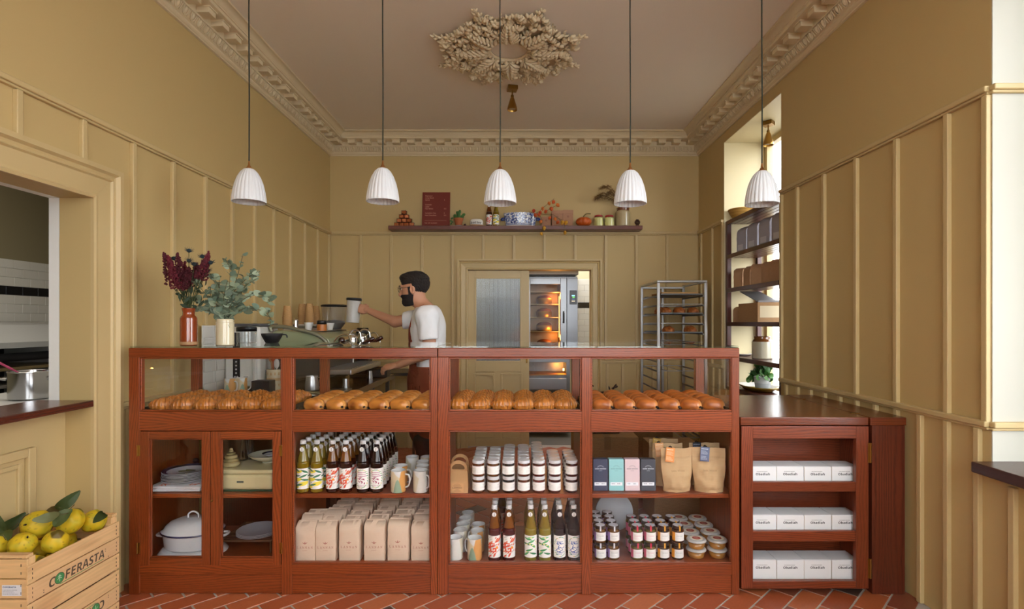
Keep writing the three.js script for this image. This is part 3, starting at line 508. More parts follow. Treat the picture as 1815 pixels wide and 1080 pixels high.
// one third of the label's width shows from the front: designs repeat round the bottle
const bottleLabels = {
  lemon: labelTex((k, w, h) => { for (let o = 0; o < 2; o++) { k.fillStyle = '#f2e04a'; for (const [x, y, s] of [[40, 40, 34], [30, 140, 40], [80, 190, 44], [20, 235, 26]]) { k.beginPath(); k.ellipse(x + o * 128, y, s, s * 0.55, -0.4, 0, 7); k.fill(); } for (const [x, y, a] of [[90, 40, 0.7], [80, 95, -0.5], [20, 95, -0.2], [95, 145, 0.3], [40, 205, -0.4], [20, 20, 0.5]]) leafShape(k, x + o * 128, y, 40, a, '#3f7d5c'); k.fillStyle = '#222'; for (const [x, y] of [[36, 36], [88, 150], [28, 178]]) { k.beginPath(); k.arc(x + o * 128, y, 5, 0, 7); k.fill(); } } }),
  coral: labelTex((k, w, h) => { for (let i = 0; i < 90; i++) leafShape(k, rr(0, w), rr(6, h - 14), rr(14, 30), -0.9 + rr(-0.5, 0.5), ['#e0593f', '#e97f5e', '#cfd0cc', '#d94a34'][i % 4]); k.fillStyle = '#e4502f'; for (let o = 0; o < 2; o++) { for (const [x, y, w2, h2] of [[18, 86, 14, 40], [36, 86, 30, 12], [50, 140, 46, 12], [66, 150, 13, 40], [24, 150, 13, 34]]) k.fillRect(x + o * 128, y, w2, h2); k.fillStyle = '#f39a2e'; k.fillRect(74 + o * 128, 124, 18, 24); k.fillStyle = '#e4502f'; } }),
  cherry: labelTex((k, w, h) => { for (let o = 0; o < 2; o++) { for (let i = 0; i < 22; i++) { const a = i / 22 * 6.28; leafShape(k, 64 + o * 128 + Math.cos(a) * 54, 128 + Math.sin(a) * 112, 13, a + 1, ['#6fae6a', '#4c9a72', '#d8c25a', '#8bbf7a'][i % 4]); } scribble(k, 28 + o * 128, 46, 84, 3, 22, '#a3246a', 0.9); for (let i = 0; i < 9; i++) leafShape(k, 40 + o * 128 + i * 6, 128 + 30 * Math.sin(i * 1.7) + i * 4, 15, i, '#9c2450'); scribble(k, 34 + o * 128, 212, 64, 1, 16, '#a3246a', 0.9); } }),
  elder: labelTex((k, w, h) => { for (let o = 0; o < 2; o++) { for (const [x, y, a, c] of [[40, 40, 0.3, '#3f9a5c'], [70, 70, -0.6, '#5cb070'], [30, 100, 0.2, '#2f7f4c'], [84, 120, 0.9, '#49a565'], [50, 170, -0.5, '#3f9a5c'], [86, 210, 0.4, '#2f7f4c'], [24, 215, -0.8, '#5cb070'], [64, 24, -0.2, '#8fcf98']]) leafShape(k, x + o * 128, y, 38, a, c); k.fillStyle = '#f4e9a0'; for (let i = 0; i < 10; i++) { k.beginPath(); k.arc(rr(8, 120) + o * 128, rr(10, 245), 8, 0, 7); k.fill(); } } }),
  berry: labelTex((k, w, h) => { for (let o = 0; o < 2; o++) { for (let i = 0; i < 26; i++) { const a = i / 26 * 6.28; leafShape(k, 64 + o * 128 + Math.cos(a) * 54, 128 + Math.sin(a) * 112, 12, a + 1, ['#6fae6a', '#58a5b8', '#c9b44e', '#e4e7df', '#4c9a72'][i % 5]); } k.strokeStyle = '#3557a8'; k.lineWidth = 6; for (let i = 0; i < 9; i++) { k.beginPath(); k.arc(64 + o * 128 + rr(-26, 26), 128 + rr(-62, 62), rr(8, 18), rr(0, 3), rr(3, 6)); k.stroke(); } scribble(k, 32 + o * 128, 66, 72, 2, 22, '#3557a8', 0.9); scribble(k, 30 + o * 128, 188, 76, 2, 20, '#3557a8', 0.9); } }),
};
const roundTag = canvasTex(64, 64, (k) => { k.fillStyle = '#f2f1ee'; k.fillRect(0, 0, 64, 64); k.strokeStyle = '#cfcfcb'; k.lineWidth = 2; k.beginPath(); k.arc(32, 32, 28, 0, 7); k.stroke(); scribble(k, 14, 26, 40, 1, 22, '#333', 0.9); });
const capMat = M('#dadada', 0.35), tagMat = paperMat(roundTag, 0.5), wireMat = M('#c9c9c6', 0.25, 1);
const liquid = (c, d, rough = 0.04) => M(c, rough, 0, { transmission: 0.55, thickness: 0, ior: 1.4, clearcoat: 1, clearcoatRoughness: 0.03 });
// a swing-top bottle: one glossy tinted body that holds its drink, label, cap, wire and round tag
function makeBottle(name, lab, tintLow, tintNeck, kind, h = 0.268, w = 0.0325) {
  const t = thing(name, lab, 'bottle');
  const prof = [[0.0001, 0], [w * 0.9, 0], [w, 0.006], [w, h * 0.5], [w * 0.97, h * 0.56], [w * 0.84, h * 0.64], [w * 0.62, h * 0.74], [w * 0.46, h * 0.82], [w * 0.42, h * 0.87], [w * 0.42, h * 0.895]];
  const cut = h * 0.6, low = prof.filter((p) => p[1] <= cut), top = [[0.0001, cut], ...prof.filter((p) => p[1] >= cut)];
  low.push([w * 0.905, cut], [0.0001, cut]); top[0] = [w * 0.905, cut];
  part('bottle_body', lathe(low, 28), liquid(tintLow), t); part('bottle_neck', lathe(top.concat([[0.0001, h * 0.9]]), 28), liquid(tintNeck), t);
  part('bottle_label', new THREE.CylinderGeometry(w + 0.0005, w + 0.0005, h * 0.395, 32, 1, true, 0, 2 * Math.PI * 0.8).rotateY(-Math.PI * 0.4 + 0.1).translate(0, h * 0.275, 0), paperMat(bottleLabels[kind]), t);
  part('cap', lathe([[0.0001, h], [0.0125, h], [0.0145, h - 0.003], [0.0145, h - 0.018], [0.0125, h - 0.021], [0.0001, h - 0.021]], 18), capMat, t);
  part('wire', merge([-1, 1].map((s) => tube([[s * 0.0148, h - 0.012, 0], [s * 0.0155, h - 0.03, 0.004], [s * 0.0145, h - 0.045, 0.006]], 0.0011, 6, 4))), wireMat, t);
  part('round_tag', new THREE.CylinderGeometry(0.0115, 0.0115, 0.0016, 20).rotateX(Math.PI / 2).rotateZ(0).translate(0, h - 0.046, w * 0.55), tagMat, t);
  return t;
}
function grid(proto, lab, cols, rowsPer, z0, dz, y, group, jitter = 0.0015, up = 0, tiers = 1) {
  let first = true;
  cols.forEach((x, c) => { for (let r = 0; r < rowsPer[c]; r++) for (let t = 0; t < tiers; t++) {
    const l = lab(c, r, t), p = [x + rr(-jitter, jitter), y + t * up + 0.0006, z0 - r * dz + rr(-jitter, jitter)], turn = rr(-0.12, 0.12);
    if (first) { proto.position.set(...p); proto.rotation.y = turn; proto.userData.label = l; proto.userData.group = group; first = false; } else copyOf(proto, l, p, turn, group);
  } });
}
const ZI = -0.075, X = (px, z) => (px - VPX) * (CAMZ - z) / FOCAL;
{
  grid(makeBottle('juice_bottle', '', '#b0921f', '#b09a34', 'lemon'), (c, r) => `yellow lemon drink bottle, ${ORD[r]} row, ${['left', 'right'][c]} yellow column, upper shelf`, [X(537.5, ZI), X(561.5, ZI)], [4, 4], ZI, 0.069, MID, 'lemon drink bottles on the upper shelf');
  grid(makeBottle('juice_bottle', '', '#3b0f0a', '#a5681f', 'coral'), (c, r) => `coral labelled dark drink bottle, ${ORD[r]} row, ${['left', 'right'][c]} column, upper shelf`, [X(590, ZI), X(613.5, ZI)], [6, 6], ZI, 0.069, MID, 'coral labelled bottles on the upper shelf');
  grid(makeBottle('juice_bottle', '', '#180a0c', '#1c0f10', 'cherry'), (c, r) => `black cherry drink bottle with floral label, ${ORD[r]} row, ${['left', 'right'][c]} column`, [X(644, ZI), X(668, ZI)], [6, 6], ZI, 0.069, MID, 'black cherry bottles on the upper shelf');
  const LZ = -0.07;
  grid(makeBottle('juice_bottle', '', '#641517', '#a8651f', 'coral', 0.285, 0.0325), (c, r) => `red drink bottle, ${ORD[r]} row, ${['left', 'right'][c]} red column, bottom shelf`, [X(876, LZ), X(902, LZ)], [3, 3], LZ, 0.075, LOW, 'red bottles on the bottom shelf');
  grid(makeBottle('juice_bottle', '', '#b5a138', '#b89a3c', 'elder', 0.285, 0.0325), (c, r) => `pale yellow drink bottle with green leaves, ${ORD[r]} row, ${['left', 'right'][c]} column`, [X(940.5, LZ), X(965.5, LZ)], [4, 4], LZ, 0.075, LOW, 'pale yellow bottles on the bottom shelf');
  grid(makeBottle('juice_bottle', '', '#241018', '#2a1319', 'berry', 0.285, 0.0325), (c, r) => `purple drink bottle with blue label, ${ORD[r]} row, ${['left', 'right'][c]} column`, [X(992, LZ), X(1017, LZ)], [4, 4], LZ, 0.075, LOW, 'purple bottles on the bottom shelf');
  const odd = makeBottle('juice_bottle', 'single dark bottle standing alone behind the red ones', '#2c0d10', '#6b5326', 'coral', 0.285, 0.03); odd.position.set(X(889.5, -0.34), LOW + 0.0006, -0.4);
}
// jam jars
const jarLabel = labelTex((k) => { scribble(k, 40, 70, 80, 2, 16, '#777', 0.5); scribble(k, 20, 130, 110, 4, 18, '#888', 0.35); scribble(k, 168, 70, 80, 2, 16, '#777', 0.5); scribble(k, 150, 130, 100, 4, 18, '#888', 0.35); });
const jarLabelMat = paperMat(jarLabel), lidWhite = M('#d9d9db', 0.35);
function makeJam(tint) {
  const t = thing('jam_jar', '', 'jar'), w = 0.0315;
  part('glass_body', lathe([[0.0001, 0], [w * 0.9, 0], [w, 0.005], [w, 0.06], [w * 0.96, 0.066], [w * 0.92, 0.067], [0.0001, 0.067]], 28), liquid(tint), t);
  part('jar_label', new THREE.CylinderGeometry(w + 0.0005, w + 0.0005, 0.042, 32, 1, true, 0, 5).rotateY(-2.5).translate(0, 0.034, 0), jarLabelMat, t);
  part('lid', lathe([[0.0001, 0.083], [w * 0.96, 0.083], [w, 0.081], [w, 0.069], [w * 0.97, 0.067], [0.0001, 0.067]], 28), lidWhite, t);
  return t;
}
[[848, 5, '#7a3d16', 'amber'], [874.5, 5, '#7c4a1c', 'ochre'], [901.5, 6, '#1d1a22', 'black'], [928.3, 6, '#74351f', 'brown'], [955, 7, '#6e231c', 'red brown'], [983, 4, '#571a1a', 'dark red'], [1013, 4, '#4a1519', 'deepest red']].forEach(([px, n, tint, word], i) => {
  const zj = -0.072; grid(makeJam(tint), (c, r, t) => `${word} jam jar with white lid, ${['lower', 'upper'][t]} tier, ${ORD[r]} row`, [X(px, zj)], [n], zj, 0.067, MID, `${word} jam jars`, 0.001, 0.0834, 2);
});
// honey jars with a seal strip
const honeyLabel = (band, ink) => labelTex((k, w, h) => { k.fillStyle = band; k.fillRect(0, 0, 62, h); k.fillRect(232, 0, 24, h); scribble(k, 82, 92, 120, 1, 50, ink, 0.75); scribble(k, 70, 140, 110, 4, 18, ink, 0.4); scribble(k, 70, 50, 110, 2, 16, '#999', 0.5); });
const honeyLid = M('#4b4038', 0.3, 0.7), lidPaper = M('#c8c6cc', 0.5);
function makeHoney(tint, tex, strip) {
  const t = thing('honey_jar', '', 'jar'), w = 0.0305;
  part('glass_body', lathe([[0.0001, 0], [w * 0.9, 0], [w, 0.005], [w, 0.06], [w * 0.9, 0.071], [0.0001, 0.071]], 28), liquid(tint), t);
  part('jar_label', new THREE.CylinderGeometry(w + 0.0005, w + 0.0005, 0.044, 32, 1, true, 0, 2.9).rotateY(-1.5).translate(0, 0.034, 0), paperMat(tex), t);
  part('lid', lathe([[0.0001, 0.0865], [w * 0.9, 0.0865], [w * 0.93, 0.0845], [w * 0.93, 0.073], [w * 0.9, 0.071], [0.0001, 0.071]], 28), honeyLid, t);
  part('lid_sticker', cyl(w * 0.8, w * 0.8, 0.0006, 0, 0.0865, 0, 24), lidPaper, t);
  part('seal_strip', merge([rspan(-0.004, 0.004, 0.05, 0.0872, w * 0.93 + 0.0005, w * 0.93 + 0.0012, 0.0002), rspan(-0.004, 0.004, 0.0868, 0.0875, 0.012, w * 0.93 + 0.001, 0.0002)]), M(strip, 0.6), t);
  return t;
}
{
  const z = -0.085, hp = honeyLabel('#8f72b4', '#8a8a92'), hk = honeyLabel('#d0607f', '#e08aa6'), ho = honeyLabel('#e39a25', '#9a9a9a');
  grid(makeHoney('#8a5a1c', hp, '#d9d9dd'), (c, r, t) => `honey jar with purple edged label, ${['lower', 'upper'][t]} tier, ${ORD[r]} row, ${['left', 'right'][c]}`, [X(1064, z), X(1087.5, z + 0.01)], [4, 4], z, 0.066, LOW, 'purple labelled honey jars', 0.001, 0.0878, 2);
  grid(makeHoney('#83752e', hk, '#d9304f'), (c, r, t) => `honey jar with pink edged label, ${['lower', 'upper'][t]} tier, ${ORD[r]} row, ${['left', 'right'][c]}`, [X(1128.5, z), X(1152, z)], [3, 3], z, 0.066, LOW, 'pink labelled honey jars', 0.001, 0.0878, 2);
  grid(makeHoney('#4d2a12', ho, '#e0a030'), (c, r, t) => `honey jar with orange edged label, ${['lower', 'upper'][t]} tier, ${ORD[r]} row, ${['left', 'right'][c]}`, [X(1176, z), X(1201, z)], [3, 3], z, 0.066, LOW, 'orange labelled honey jars', 0.001, 0.0878, 2);
  // plastic tubs
  const tub = thing('plastic_tub', '', 'tub'), sticker = canvasTex(128, 128, (k) => { k.fillStyle = '#ece3cf'; k.fillRect(0, 0, 128, 128); k.fillStyle = '#a8483a'; k.beginPath(); k.ellipse(64, 64, 40, 40, 0, 0, 7); k.fill(); scribble(k, 34, 50, 64, 3, 13, '#e8c9b8', 0.8); });
  part('tub_body', lathe([[0.0001, 0], [0.036, 0], [0.038, 0.002], [0.046, 0.034], [0.0001, 0.034]], 32), M('#b97f38', 0.3, 0, { transmission: 0.2, clearcoat: 0.6 }), tub);
  part('lid', lathe([[0.0001, 0.047], [0.043, 0.047], [0.047, 0.046], [0.051, 0.04], [0.051, 0.036], [0.048, 0.0345], [0.0001, 0.0345]], 32), M('#d5d3d0', 0.3, 0, { transmission: 0.25 }), tub);
  part('sticker', new THREE.CylinderGeometry(0.034, 0.034, 0.0006, 28).translate(0, 0.0474, 0), paperMat(sticker), tub);
  grid(tub, (c, r, t) => `clear lidded tub of dip, ${['lower', 'upper'][t]} tier, ${ORD[r]} row, ${['left', 'right'][c]} column`, [X(1234, -0.11), X(1271, -0.11)], [4, 4], -0.11, 0.104, LOW, 'lidded tubs on the bottom shelf', 0.001, 0.0484, 2);
}
// mugs
const glazeTex = (cols) => canvasTex(256, 128, (k) => { k.fillStyle = '#dcdcda'; k.fillRect(0, 0, 256, 128); const wave = (y, a, p, c) => { k.fillStyle = c; k.beginPath(); k.moveTo(0, 128); for (let x = 0; x <= 256; x += 4) k.lineTo(x, y + a * Math.sin(x / 256 * 6.283 * 2 + p)); k.lineTo(256, 128); k.fill(); }; wave(66, 7, 0.4, cols[0]); if (cols[1]) wave(84, 30, 2.4, cols[1]); if (cols[2]) wave(108, 32, 4.2, cols[2]); });
const mugTwo = M('#ffffff', 0.3, 0, { map: glazeTex(['#d8c9a8', '#d79b57', '#8fa890']), clearcoat: 0.4 }), mugPale = M('#ffffff', 0.3, 0, { map: glazeTex(['#d2cab2', '#dcdad2']), clearcoat: 0.4 }), mugRim = M('#d9d9d8', 0.3, 0, { clearcoat: 0.4 });
function makeMug(name, lab, mat, s = 1, side = 1) {
  const t = thing(name, lab, 'mug'), w = 0.0385 * s, h = 0.112 * s;
  part('mug_body', lathe([[0.0001, 0], [w * 0.92, 0], [w, 0.005], [w * 1.0, h * 0.5], [w * 0.98, h - 0.002], [w * 0.955, h], [w * 0.92, h - 0.003], [w * 0.92, 0.008], [0.0001, 0.006]], 32), mat, t);
  part('handle', tube([[side * w * 0.95, h * 0.8, 0], [side * w * 1.45, h * 0.78, 0], [side * w * 1.62, h * 0.55, 0], [side * w * 1.4, h * 0.28, 0], [side * w * 0.95, h * 0.2, 0]], 0.0045 * s, 20, 8), mugRim, t);
  return t;
}
{
  const m1 = makeMug('mug', 'orange and green dipped pottery mug beside the dark bottles, front row', mugTwo); m1.position.set(X(706, -0.075), MID + 0.0006, -0.075); m1.rotation.y = -0.15;
  copyOf(m1, 'dipped pottery mug standing behind the front orange one', [X(710, -0.165), MID + 0.0006, -0.17], -0.3);
  const m2 = makeMug('mug', 'pale cream dipped mug at the right end of the upper shelf, front row', mugPale); m2.position.set(X(745.5, -0.075), MID + 0.0006, -0.075); m2.rotation.y = -0.6;
  [[747, -0.165, 'second'], [748, -0.255, 'third']].forEach(([px, z, w]) => copyOf(m2, `pale dipped mug, ${w} in the right end row of the upper shelf`, [X(px, z) + 0.006, MID + 0.0006, z], -0.5));
  copyOf(m2, 'plain pale mug at the back, left of the end pair', [X(731, -0.36), MID + 0.0006, -0.36], -0.5); copyOf(m2, 'plain pale mug at the back, right of the end pair', [X(757, -0.36), MID + 0.0006, -0.36], 0.9);
  const b1 = makeMug('mug', 'pale cream dipped mug, front of the left column on the bottom shelf', mugPale, 1, -1); b1.position.set(X(807.5, -0.085), LOW + 0.0006, -0.085); b1.rotation.y = -0.95;
  ['second', 'third', 'fourth', 'fifth'].forEach((w, i) => copyOf(b1, `pale dipped mug, ${w} of the left column on the bottom shelf`, [X(808 + i * 0.6, -0.085) + 0.012 + 0.004 * i, LOW + 0.0006, -0.185 - 0.09 * i], -0.95 + 0.1 * i));
  const b2 = makeMug('mug', 'orange and green dipped mug, front of the right column, bottom shelf', mugTwo, 1, -1); b2.position.set(X(841.5, -0.08), LOW + 0.0006, -0.08); b2.rotation.y = -0.55;
  ['second', 'third'].forEach((w, i) => copyOf(b2, `dipped mug, ${w} of the right column on the bottom shelf`, [X(842, -0.08) + 0.004, LOW + 0.0006, -0.18 - 0.09 * i], -0.6));
}
// folded kraft bags
const bagFront = (big) => canvasTex(256, 384, (k) => { k.fillStyle = '#dcc3ab'; k.fillRect(0, 0, 256, 384); for (let i = 0; i < 260; i++) { k.globalAlpha = 0.05; k.fillStyle = i % 2 ? '#fff' : '#7a5030'; k.fillRect(rr(0, 256), rr(0, 384), rr(10, 90), 1); } k.globalAlpha = 0.75; k.fillStyle = '#a7645a'; k.font = 'bold 34px serif'; 'LANNAN'.split('').forEach((c, i) => k.fillText(c, 26 + i * 36, 236)); k.beginPath(); k.ellipse(128, 176, 15, 9, 0, 0, 7); k.fill(); k.fillRect(124, 156, 8, 14); leafShape(k, 108, 172, 14, 0.5, '#a7645a'); leafShape(k, 148, 172, 14, -0.5, '#a7645a'); scribble(k, 96, 254, 76, 1, 20, '#a7645a', 0.3); });
function bagGeo(w, h, d, s, fold = 0.02) {   // uv 0..1 on the front
  const g = weld(new THREE.BoxGeometry(w, h, d, 8, 14, 6)), p = g.attributes.position, uv = new Float32Array(p.count * 2);
  for (let i = 0; i < p.count; i++) {
    let x = p.getX(i), y = p.getY(i) + h / 2, z = p.getZ(i); const t = y / h, top = sstep(0.86, 1, t);
    uv[i * 2] = x / w + 0.5; uv[i * 2 + 1] = t;
    z = lerp(z, z * 0.16 - d * 0.12, top * top); x *= 1 - 0.03 * top; y += top * fold;
    const bul = Math.sin(Math.PI * Math.min(1, t * 1.05)), n = noise3(x * 28 + s, y * 22, z * 28 + s * 2), corner = Math.pow(Math.abs(x) / (w / 2) * Math.abs(z) / (d / 2), 6);
    z += Math.sign(z) * 0.004 * bul * (1 - Math.pow(2 * x / w, 2)) + 0.0022 * n * Math.min(1, t * 8); x += Math.sign(x) * 0.002 * bul * (1 - Math.pow(2 * z / d, 2)) + 0.0015 * noise3(y * 25, z * 30, s);
    x *= 1 - 0.05 * corner; z *= 1 - 0.05 * corner;
    p.setXYZ(i, x, y, z);
  }
  g.setAttribute('uv', new THREE.BufferAttribute(uv, 2)); return creased(g, 0.7);
}
{
  const bagMat = paperMat(bagFront(), 0.85), geos = [0, 1, 2, 3, 4].map((s) => bagGeo(0.105 + 0.003 * (s % 3), 0.172 + 0.006 * (s % 3), 0.068, s * 5.3)), flap = (s) => deform(new RoundedBoxGeometry(0.1, 0.014, 0.012, 2, 0.004), (v) => { v.y += 0.003 * noise2(v.x * 40, s); v.z += 0.003 * noise2(v.x * 30, s + 3); }).rotateX(-0.9), flaps = [flap(1), flap(5), flap(9)];
  const N = [3, 6, 6, 6, 6, 6];
  [539, 580.5, 622.5, 666, 707.5, 748].forEach((px, c) => { for (let r = 0; r < N[c]; r++) {
    const k = (c * 3 + r * 2) % 5, z = -0.08 - r * 0.076, t = thing('flour_bag', `small folded kraft paper bag, ${NTH[c]} column from left, ${ORD[r]} row`, 'paper bag', [X(px, -0.08) + (c ? 0 : 0.018) + rr(-0.002, 0.002), LOW + 0.0006, z], rr(-0.04, 0.04), 'kraft bags on the bottom shelf');
    part('bag', geos[k], bagMat, t); const f = part('folded_top', flaps[k % 3], bagMat, t); f.position.set(0, 0.19 + 0.006 * (k % 3), -0.012);
  } });
}
// gable boxes, chocolate boxes, coffee pouches
{
  const card = kraft('#c99a68'), t = thing('gable_box', 'brown gable box with card handle, in front, left of the jam jars', 'box', [X(812, -0.09), MID + 0.0006, -0.1], 0);
  part('box_body', creased(deform(weld(new THREE.BoxGeometry(0.11, 0.1, 0.11, 4, 12, 2)), (v) => { v.y += 0.05; const q = sstep(0.045, 0.1, v.y) * clamp((v.y - 0.05) / 0.05), p = clamp((v.y - 0.055) / 0.045); v.z *= lerp(1, 0.14, p); v.x *= lerp(1, 0.9, p); }), 0.4), card, t);
  for (const z of [-0.006, 0.0045]) part('handle', (() => { const pt = (r, h, n, rev) => Array.from({ length: n + 1 }, (_, i) => { const a = Math.PI * (rev ? 1 - i / n : i / n); return [Math.cos(a) * r, 0.012 + Math.sin(a) * h]; }); return ext([[0.0475, -0.004], ...pt(0.0475, 0.042, 18), [-0.0475, -0.004]], 0.0015, [[[0.03, 0.006], ...pt(0.034, 0.026, 14), [-0.03, 0.006]]]).translate(0, 0.1, z); })(), card, t);
  const mark = canvasTex(128, 96, (k) => { k.fillStyle = '#c99a68'; k.fillRect(0, 0, 128, 96); k.strokeStyle = k.fillStyle = '#5d4028'; k.lineWidth = 2; k.font = 'bold 22px serif'; k.textAlign = 'center'; k.fillText('LANNAN', 64, 58); for (let i = 0; i < 5; i++) { k.beginPath(); k.arc(64, 60 - i * 2, 12 + i * 8, Math.PI * 1.15, Math.PI * 1.85); k.stroke(); k.beginPath(); k.arc(64, 54 + i * 2, 12 + i * 8, Math.PI * 0.2, Math.PI * 0.8); k.stroke(); } });
  part('printed_mark', new THREE.PlaneGeometry(0.066, 0.044).translate(0, 0.028, 0.0556), paperMat(mark, 0.8), t);
  copyOf(t, 'brown gable box standing behind the front one, its handle showing', [X(814, -0.2), MID + 0.0006, -0.24], 0);
  // slim chocolate boxes
  [['#2f3d57', '#cfd5df', 'navy blue'], ['#8fc9cb', '#6fa3a8', 'pale turquoise'], ['#d9c3c6', '#8e7d86', 'pale pink'], ['#39444f', '#cfd5df', 'dark slate']].forEach(([c, ink, word], i) => {
    const tex = canvasTex(160, 328, (k) => { k.fillStyle = c; k.fillRect(0, 0, 160, 328); k.fillStyle = ink; k.strokeStyle = ink; k.textAlign = 'center'; k.font = 'bold 19px sans-serif'; k.fillText('DARK WOODS', 80, 106, 138); k.font = '11px sans-serif'; k.fillText('COFFEE', 80, 124); k.lineWidth = 2; k.beginPath(); k.arc(80, 106, 42, Math.PI * 1.15, Math.PI * 1.85); k.stroke(); for (let j = 0; j < 5; j++) { k.beginPath(); k.moveTo(56 + j * 12, 84 - 8 * Math.sin(j / 4 * 3.14)); k.lineTo(56 + j * 12, 74 - 8 * Math.sin(j / 4 * 3.14)); k.stroke(); } k.fillStyle = '#e9edf3'; k.fillRect(12, 240, 132, 34); scribble(k, 26, 250, 44, 1, 26, '#7f8794', 0.8); scribble(k, 88, 250, 46, 1, 26, '#7f8794', 0.8); });
    const t2 = thing('slim_box', `slim ${word} coffee box standing upright on the middle shelf`, 'box', [X(1065 + i * 28.3, -0.07), MID + 0.003, -0.075], 0);
    const bx = part('carton', rbox(0.077, 0.163, 0.045, 0, 0.0815, -0.0225, 0.0015), M(c, 0.6), t2), fr = part('printed_front', new THREE.PlaneGeometry(0.0755, 0.1615).translate(0, 0.0815, 0.0003), paperMat(tex, 0.55), t2);
    t2.rotation.x = -0.05;
  });
  // coffee pouches with a card clipped to each
  const pouchTex = canvasTex(256, 320, (k) => { k.fillStyle = '#bd9c72'; k.fillRect(0, 0, 256, 320); for (let i = 0; i < 400; i++) { k.globalAlpha = 0.05; k.fillStyle = i % 2 ? '#fff' : '#70502c'; k.fillRect(rr(0, 256), rr(0, 320), rr(10, 70), 1); } k.globalAlpha = 0.16; k.fillStyle = '#5a4020'; k.fillRect(0, 66, 256, 3); k.fillRect(0, 74, 256, 2); k.globalAlpha = 0.5; k.font = '17px sans-serif'; k.fillText('DARK  WOODS', 76, 170); });
  function pouchGeo(w, h, d, s) {
    const g = weld(new THREE.BoxGeometry(w, h, d, 14, 20, 4)), p = g.attributes.position, uv = new Float32Array(p.count * 2);
    for (let i = 0; i < p.count; i++) { let x = p.getX(i), y = p.getY(i) + h / 2, z = p.getZ(i); const t = clamp(y / h), q = 2 * x / w, puff = Math.sin(Math.PI * clamp(1 - Math.pow(t, 1.5))) * 0.25 + (1 - sstep(0.2, 0.85, t)); uv[i * 2] = x / w + 0.5; uv[i * 2 + 1] = t; z = z * (0.06 + 0.94 * Math.max(0, (1 - sstep(0.1, 0.82, t)) * 0.9 + 0.1 * puff)) * (1 - 0.75 * Math.pow(Math.abs(q), 2.4)) ; x *= lerp(0.86, 1.02, sstep(0, 0.6, t)); z += 0.005 * noise3(x * 26, y * 20, s) * (1 - sstep(0.8, 1, t)) + (t < 0.06 ? -z * 0.2 : 0); y += 0.004 * noise2(x * 12, s) * t; p.setXYZ(i, x, y, z); }
    g.setAttribute('uv', new THREE.BufferAttribute(uv, 2)); return creased(g, 0.8);
  }
  const pMat = paperMat(pouchTex, 0.75), clip = merge([new THREE.CylinderGeometry(0.006, 0.006, 0.02, 3).rotateZ(Math.PI / 2), ...[-1, 1].map((k) => new THREE.TorusGeometry(0.006, 0.0014, 6, 12, Math.PI).translate(0, 0.004, k * 0.003))]);
  const card2 = (c, ink) => paperMat(canvasTex(96, 144, (k) => { k.fillStyle = c; k.fillRect(0, 0, 96, 144); scribble(k, 10, 16, 76, 1, 22, ink, 0.9); scribble(k, 10, 40, 70, 4, 10, ink, 0.8); scribble(k, 10, 92, 70, 4, 10, ink, 0.8); }), 0.6);
  [[1199, -0.09, 0.16, 0.222, '#e2924e', '#f6e2cc', -0.12, 'front pouch of ground coffee with an orange card clipped on', -0.035], [1256, -0.085, 0.165, 0.226, '#5b6683', '#dfe3ea', -0.08, 'right hand pouch of coffee with a slate blue card clipped on', -0.02], [1183, -0.19, 0.16, 0.225, '#dca06a', '#f2dcc0', 0.05, 'pouch behind the front one with a pale orange card', -0.05], [1176, -0.29, 0.16, 0.228, '#c79a3c', '#efe2b8', -0.14, 'rear left pouch with a mustard yellow card clipped on', -0.04], [1248, -0.2, 0.165, 0.225, '#1f2536', '#aab2c4', 0.0, 'rear right pouch with a black card clipped on', -0.045]].forEach(([px, z, w, h, c, ink, tilt, lab, ox], i) => {
    const t3 = thing('coffee_pouch', lab, 'pouch', [X(px, z), MID + 0.0006, z], i === 1 ? -0.1 : 0.05);
    part('pouch', pouchGeo(w, h, 0.085, i * 4 + 1), pMat, t3);
    const cg = part('card', rbox(0.046, 0.074, 0.0008, 0, -0.034, 0, 0.0003), card2(c, ink), t3); cg.position.set(ox, h + 0.002, 0.012); cg.rotation.set(-0.12, 0, tilt);
    const cl = part('clip', clip, black, t3); cl.position.set(ox, h + 0.002, 0.006); cl.rotation.z = tilt;
  });
}
// white boxes in the gate
{
  const tex = canvasTex(256, 192, (k) => { k.fillStyle = '#e8e8e8'; k.fillRect(0, 0, 256, 192); k.fillStyle = '#1c1c20'; k.textAlign = 'center'; k.font = 'bold 34px sans-serif'; k.fillText('Obadiah', 128, 84); scribble(k, 70, 42, 120, 1, 18, '#888', 0.7); });
  const white = M('#e2e2e3', 0.55), front = paperMat(tex, 0.5), face = new THREE.PlaneGeometry(0.1385, 0.0955).translate(0, 0.05, 0.0584);
  const body = merge([rspan(-0.07, 0.07, 0, 0.1, -0.058, 0.058, 0.003)]), seam = span(-0.0006, 0.0006, 0.002, 0.0985, 0.058, 0.0585).translate(-0.0695, 0, 0), lid = rspan(-0.0695, 0.0695, 0.1, 0.1022, -0.0575, 0.0575, 0.001), kraftMat = kraft('#b79a6a');
  let proto;
  GATE.forEach((y, r) => { for (let c = 0; c < 4; c++) {
    const lab = `white coffee box, ${NTH[c]} from left on the ${['top', 'middle', 'bottom'][r]} gate shelf`, pos = [1.262 + c * 0.1412 + rr(-0.0005, 0.0005), y + 0.0006, -0.105 + rr(-0.002, 0.002)];
    if (!proto) { proto = thing('coffee_box', lab, 'box', pos, 0, 'white boxes in the gate'); part('carton', body, white, proto); part('lid', lid, white, proto); part('printed_front', face, front, proto); part('seam', seam, kraftMat, proto); } else copyOf(proto, lab, pos, 0);
  } });
}
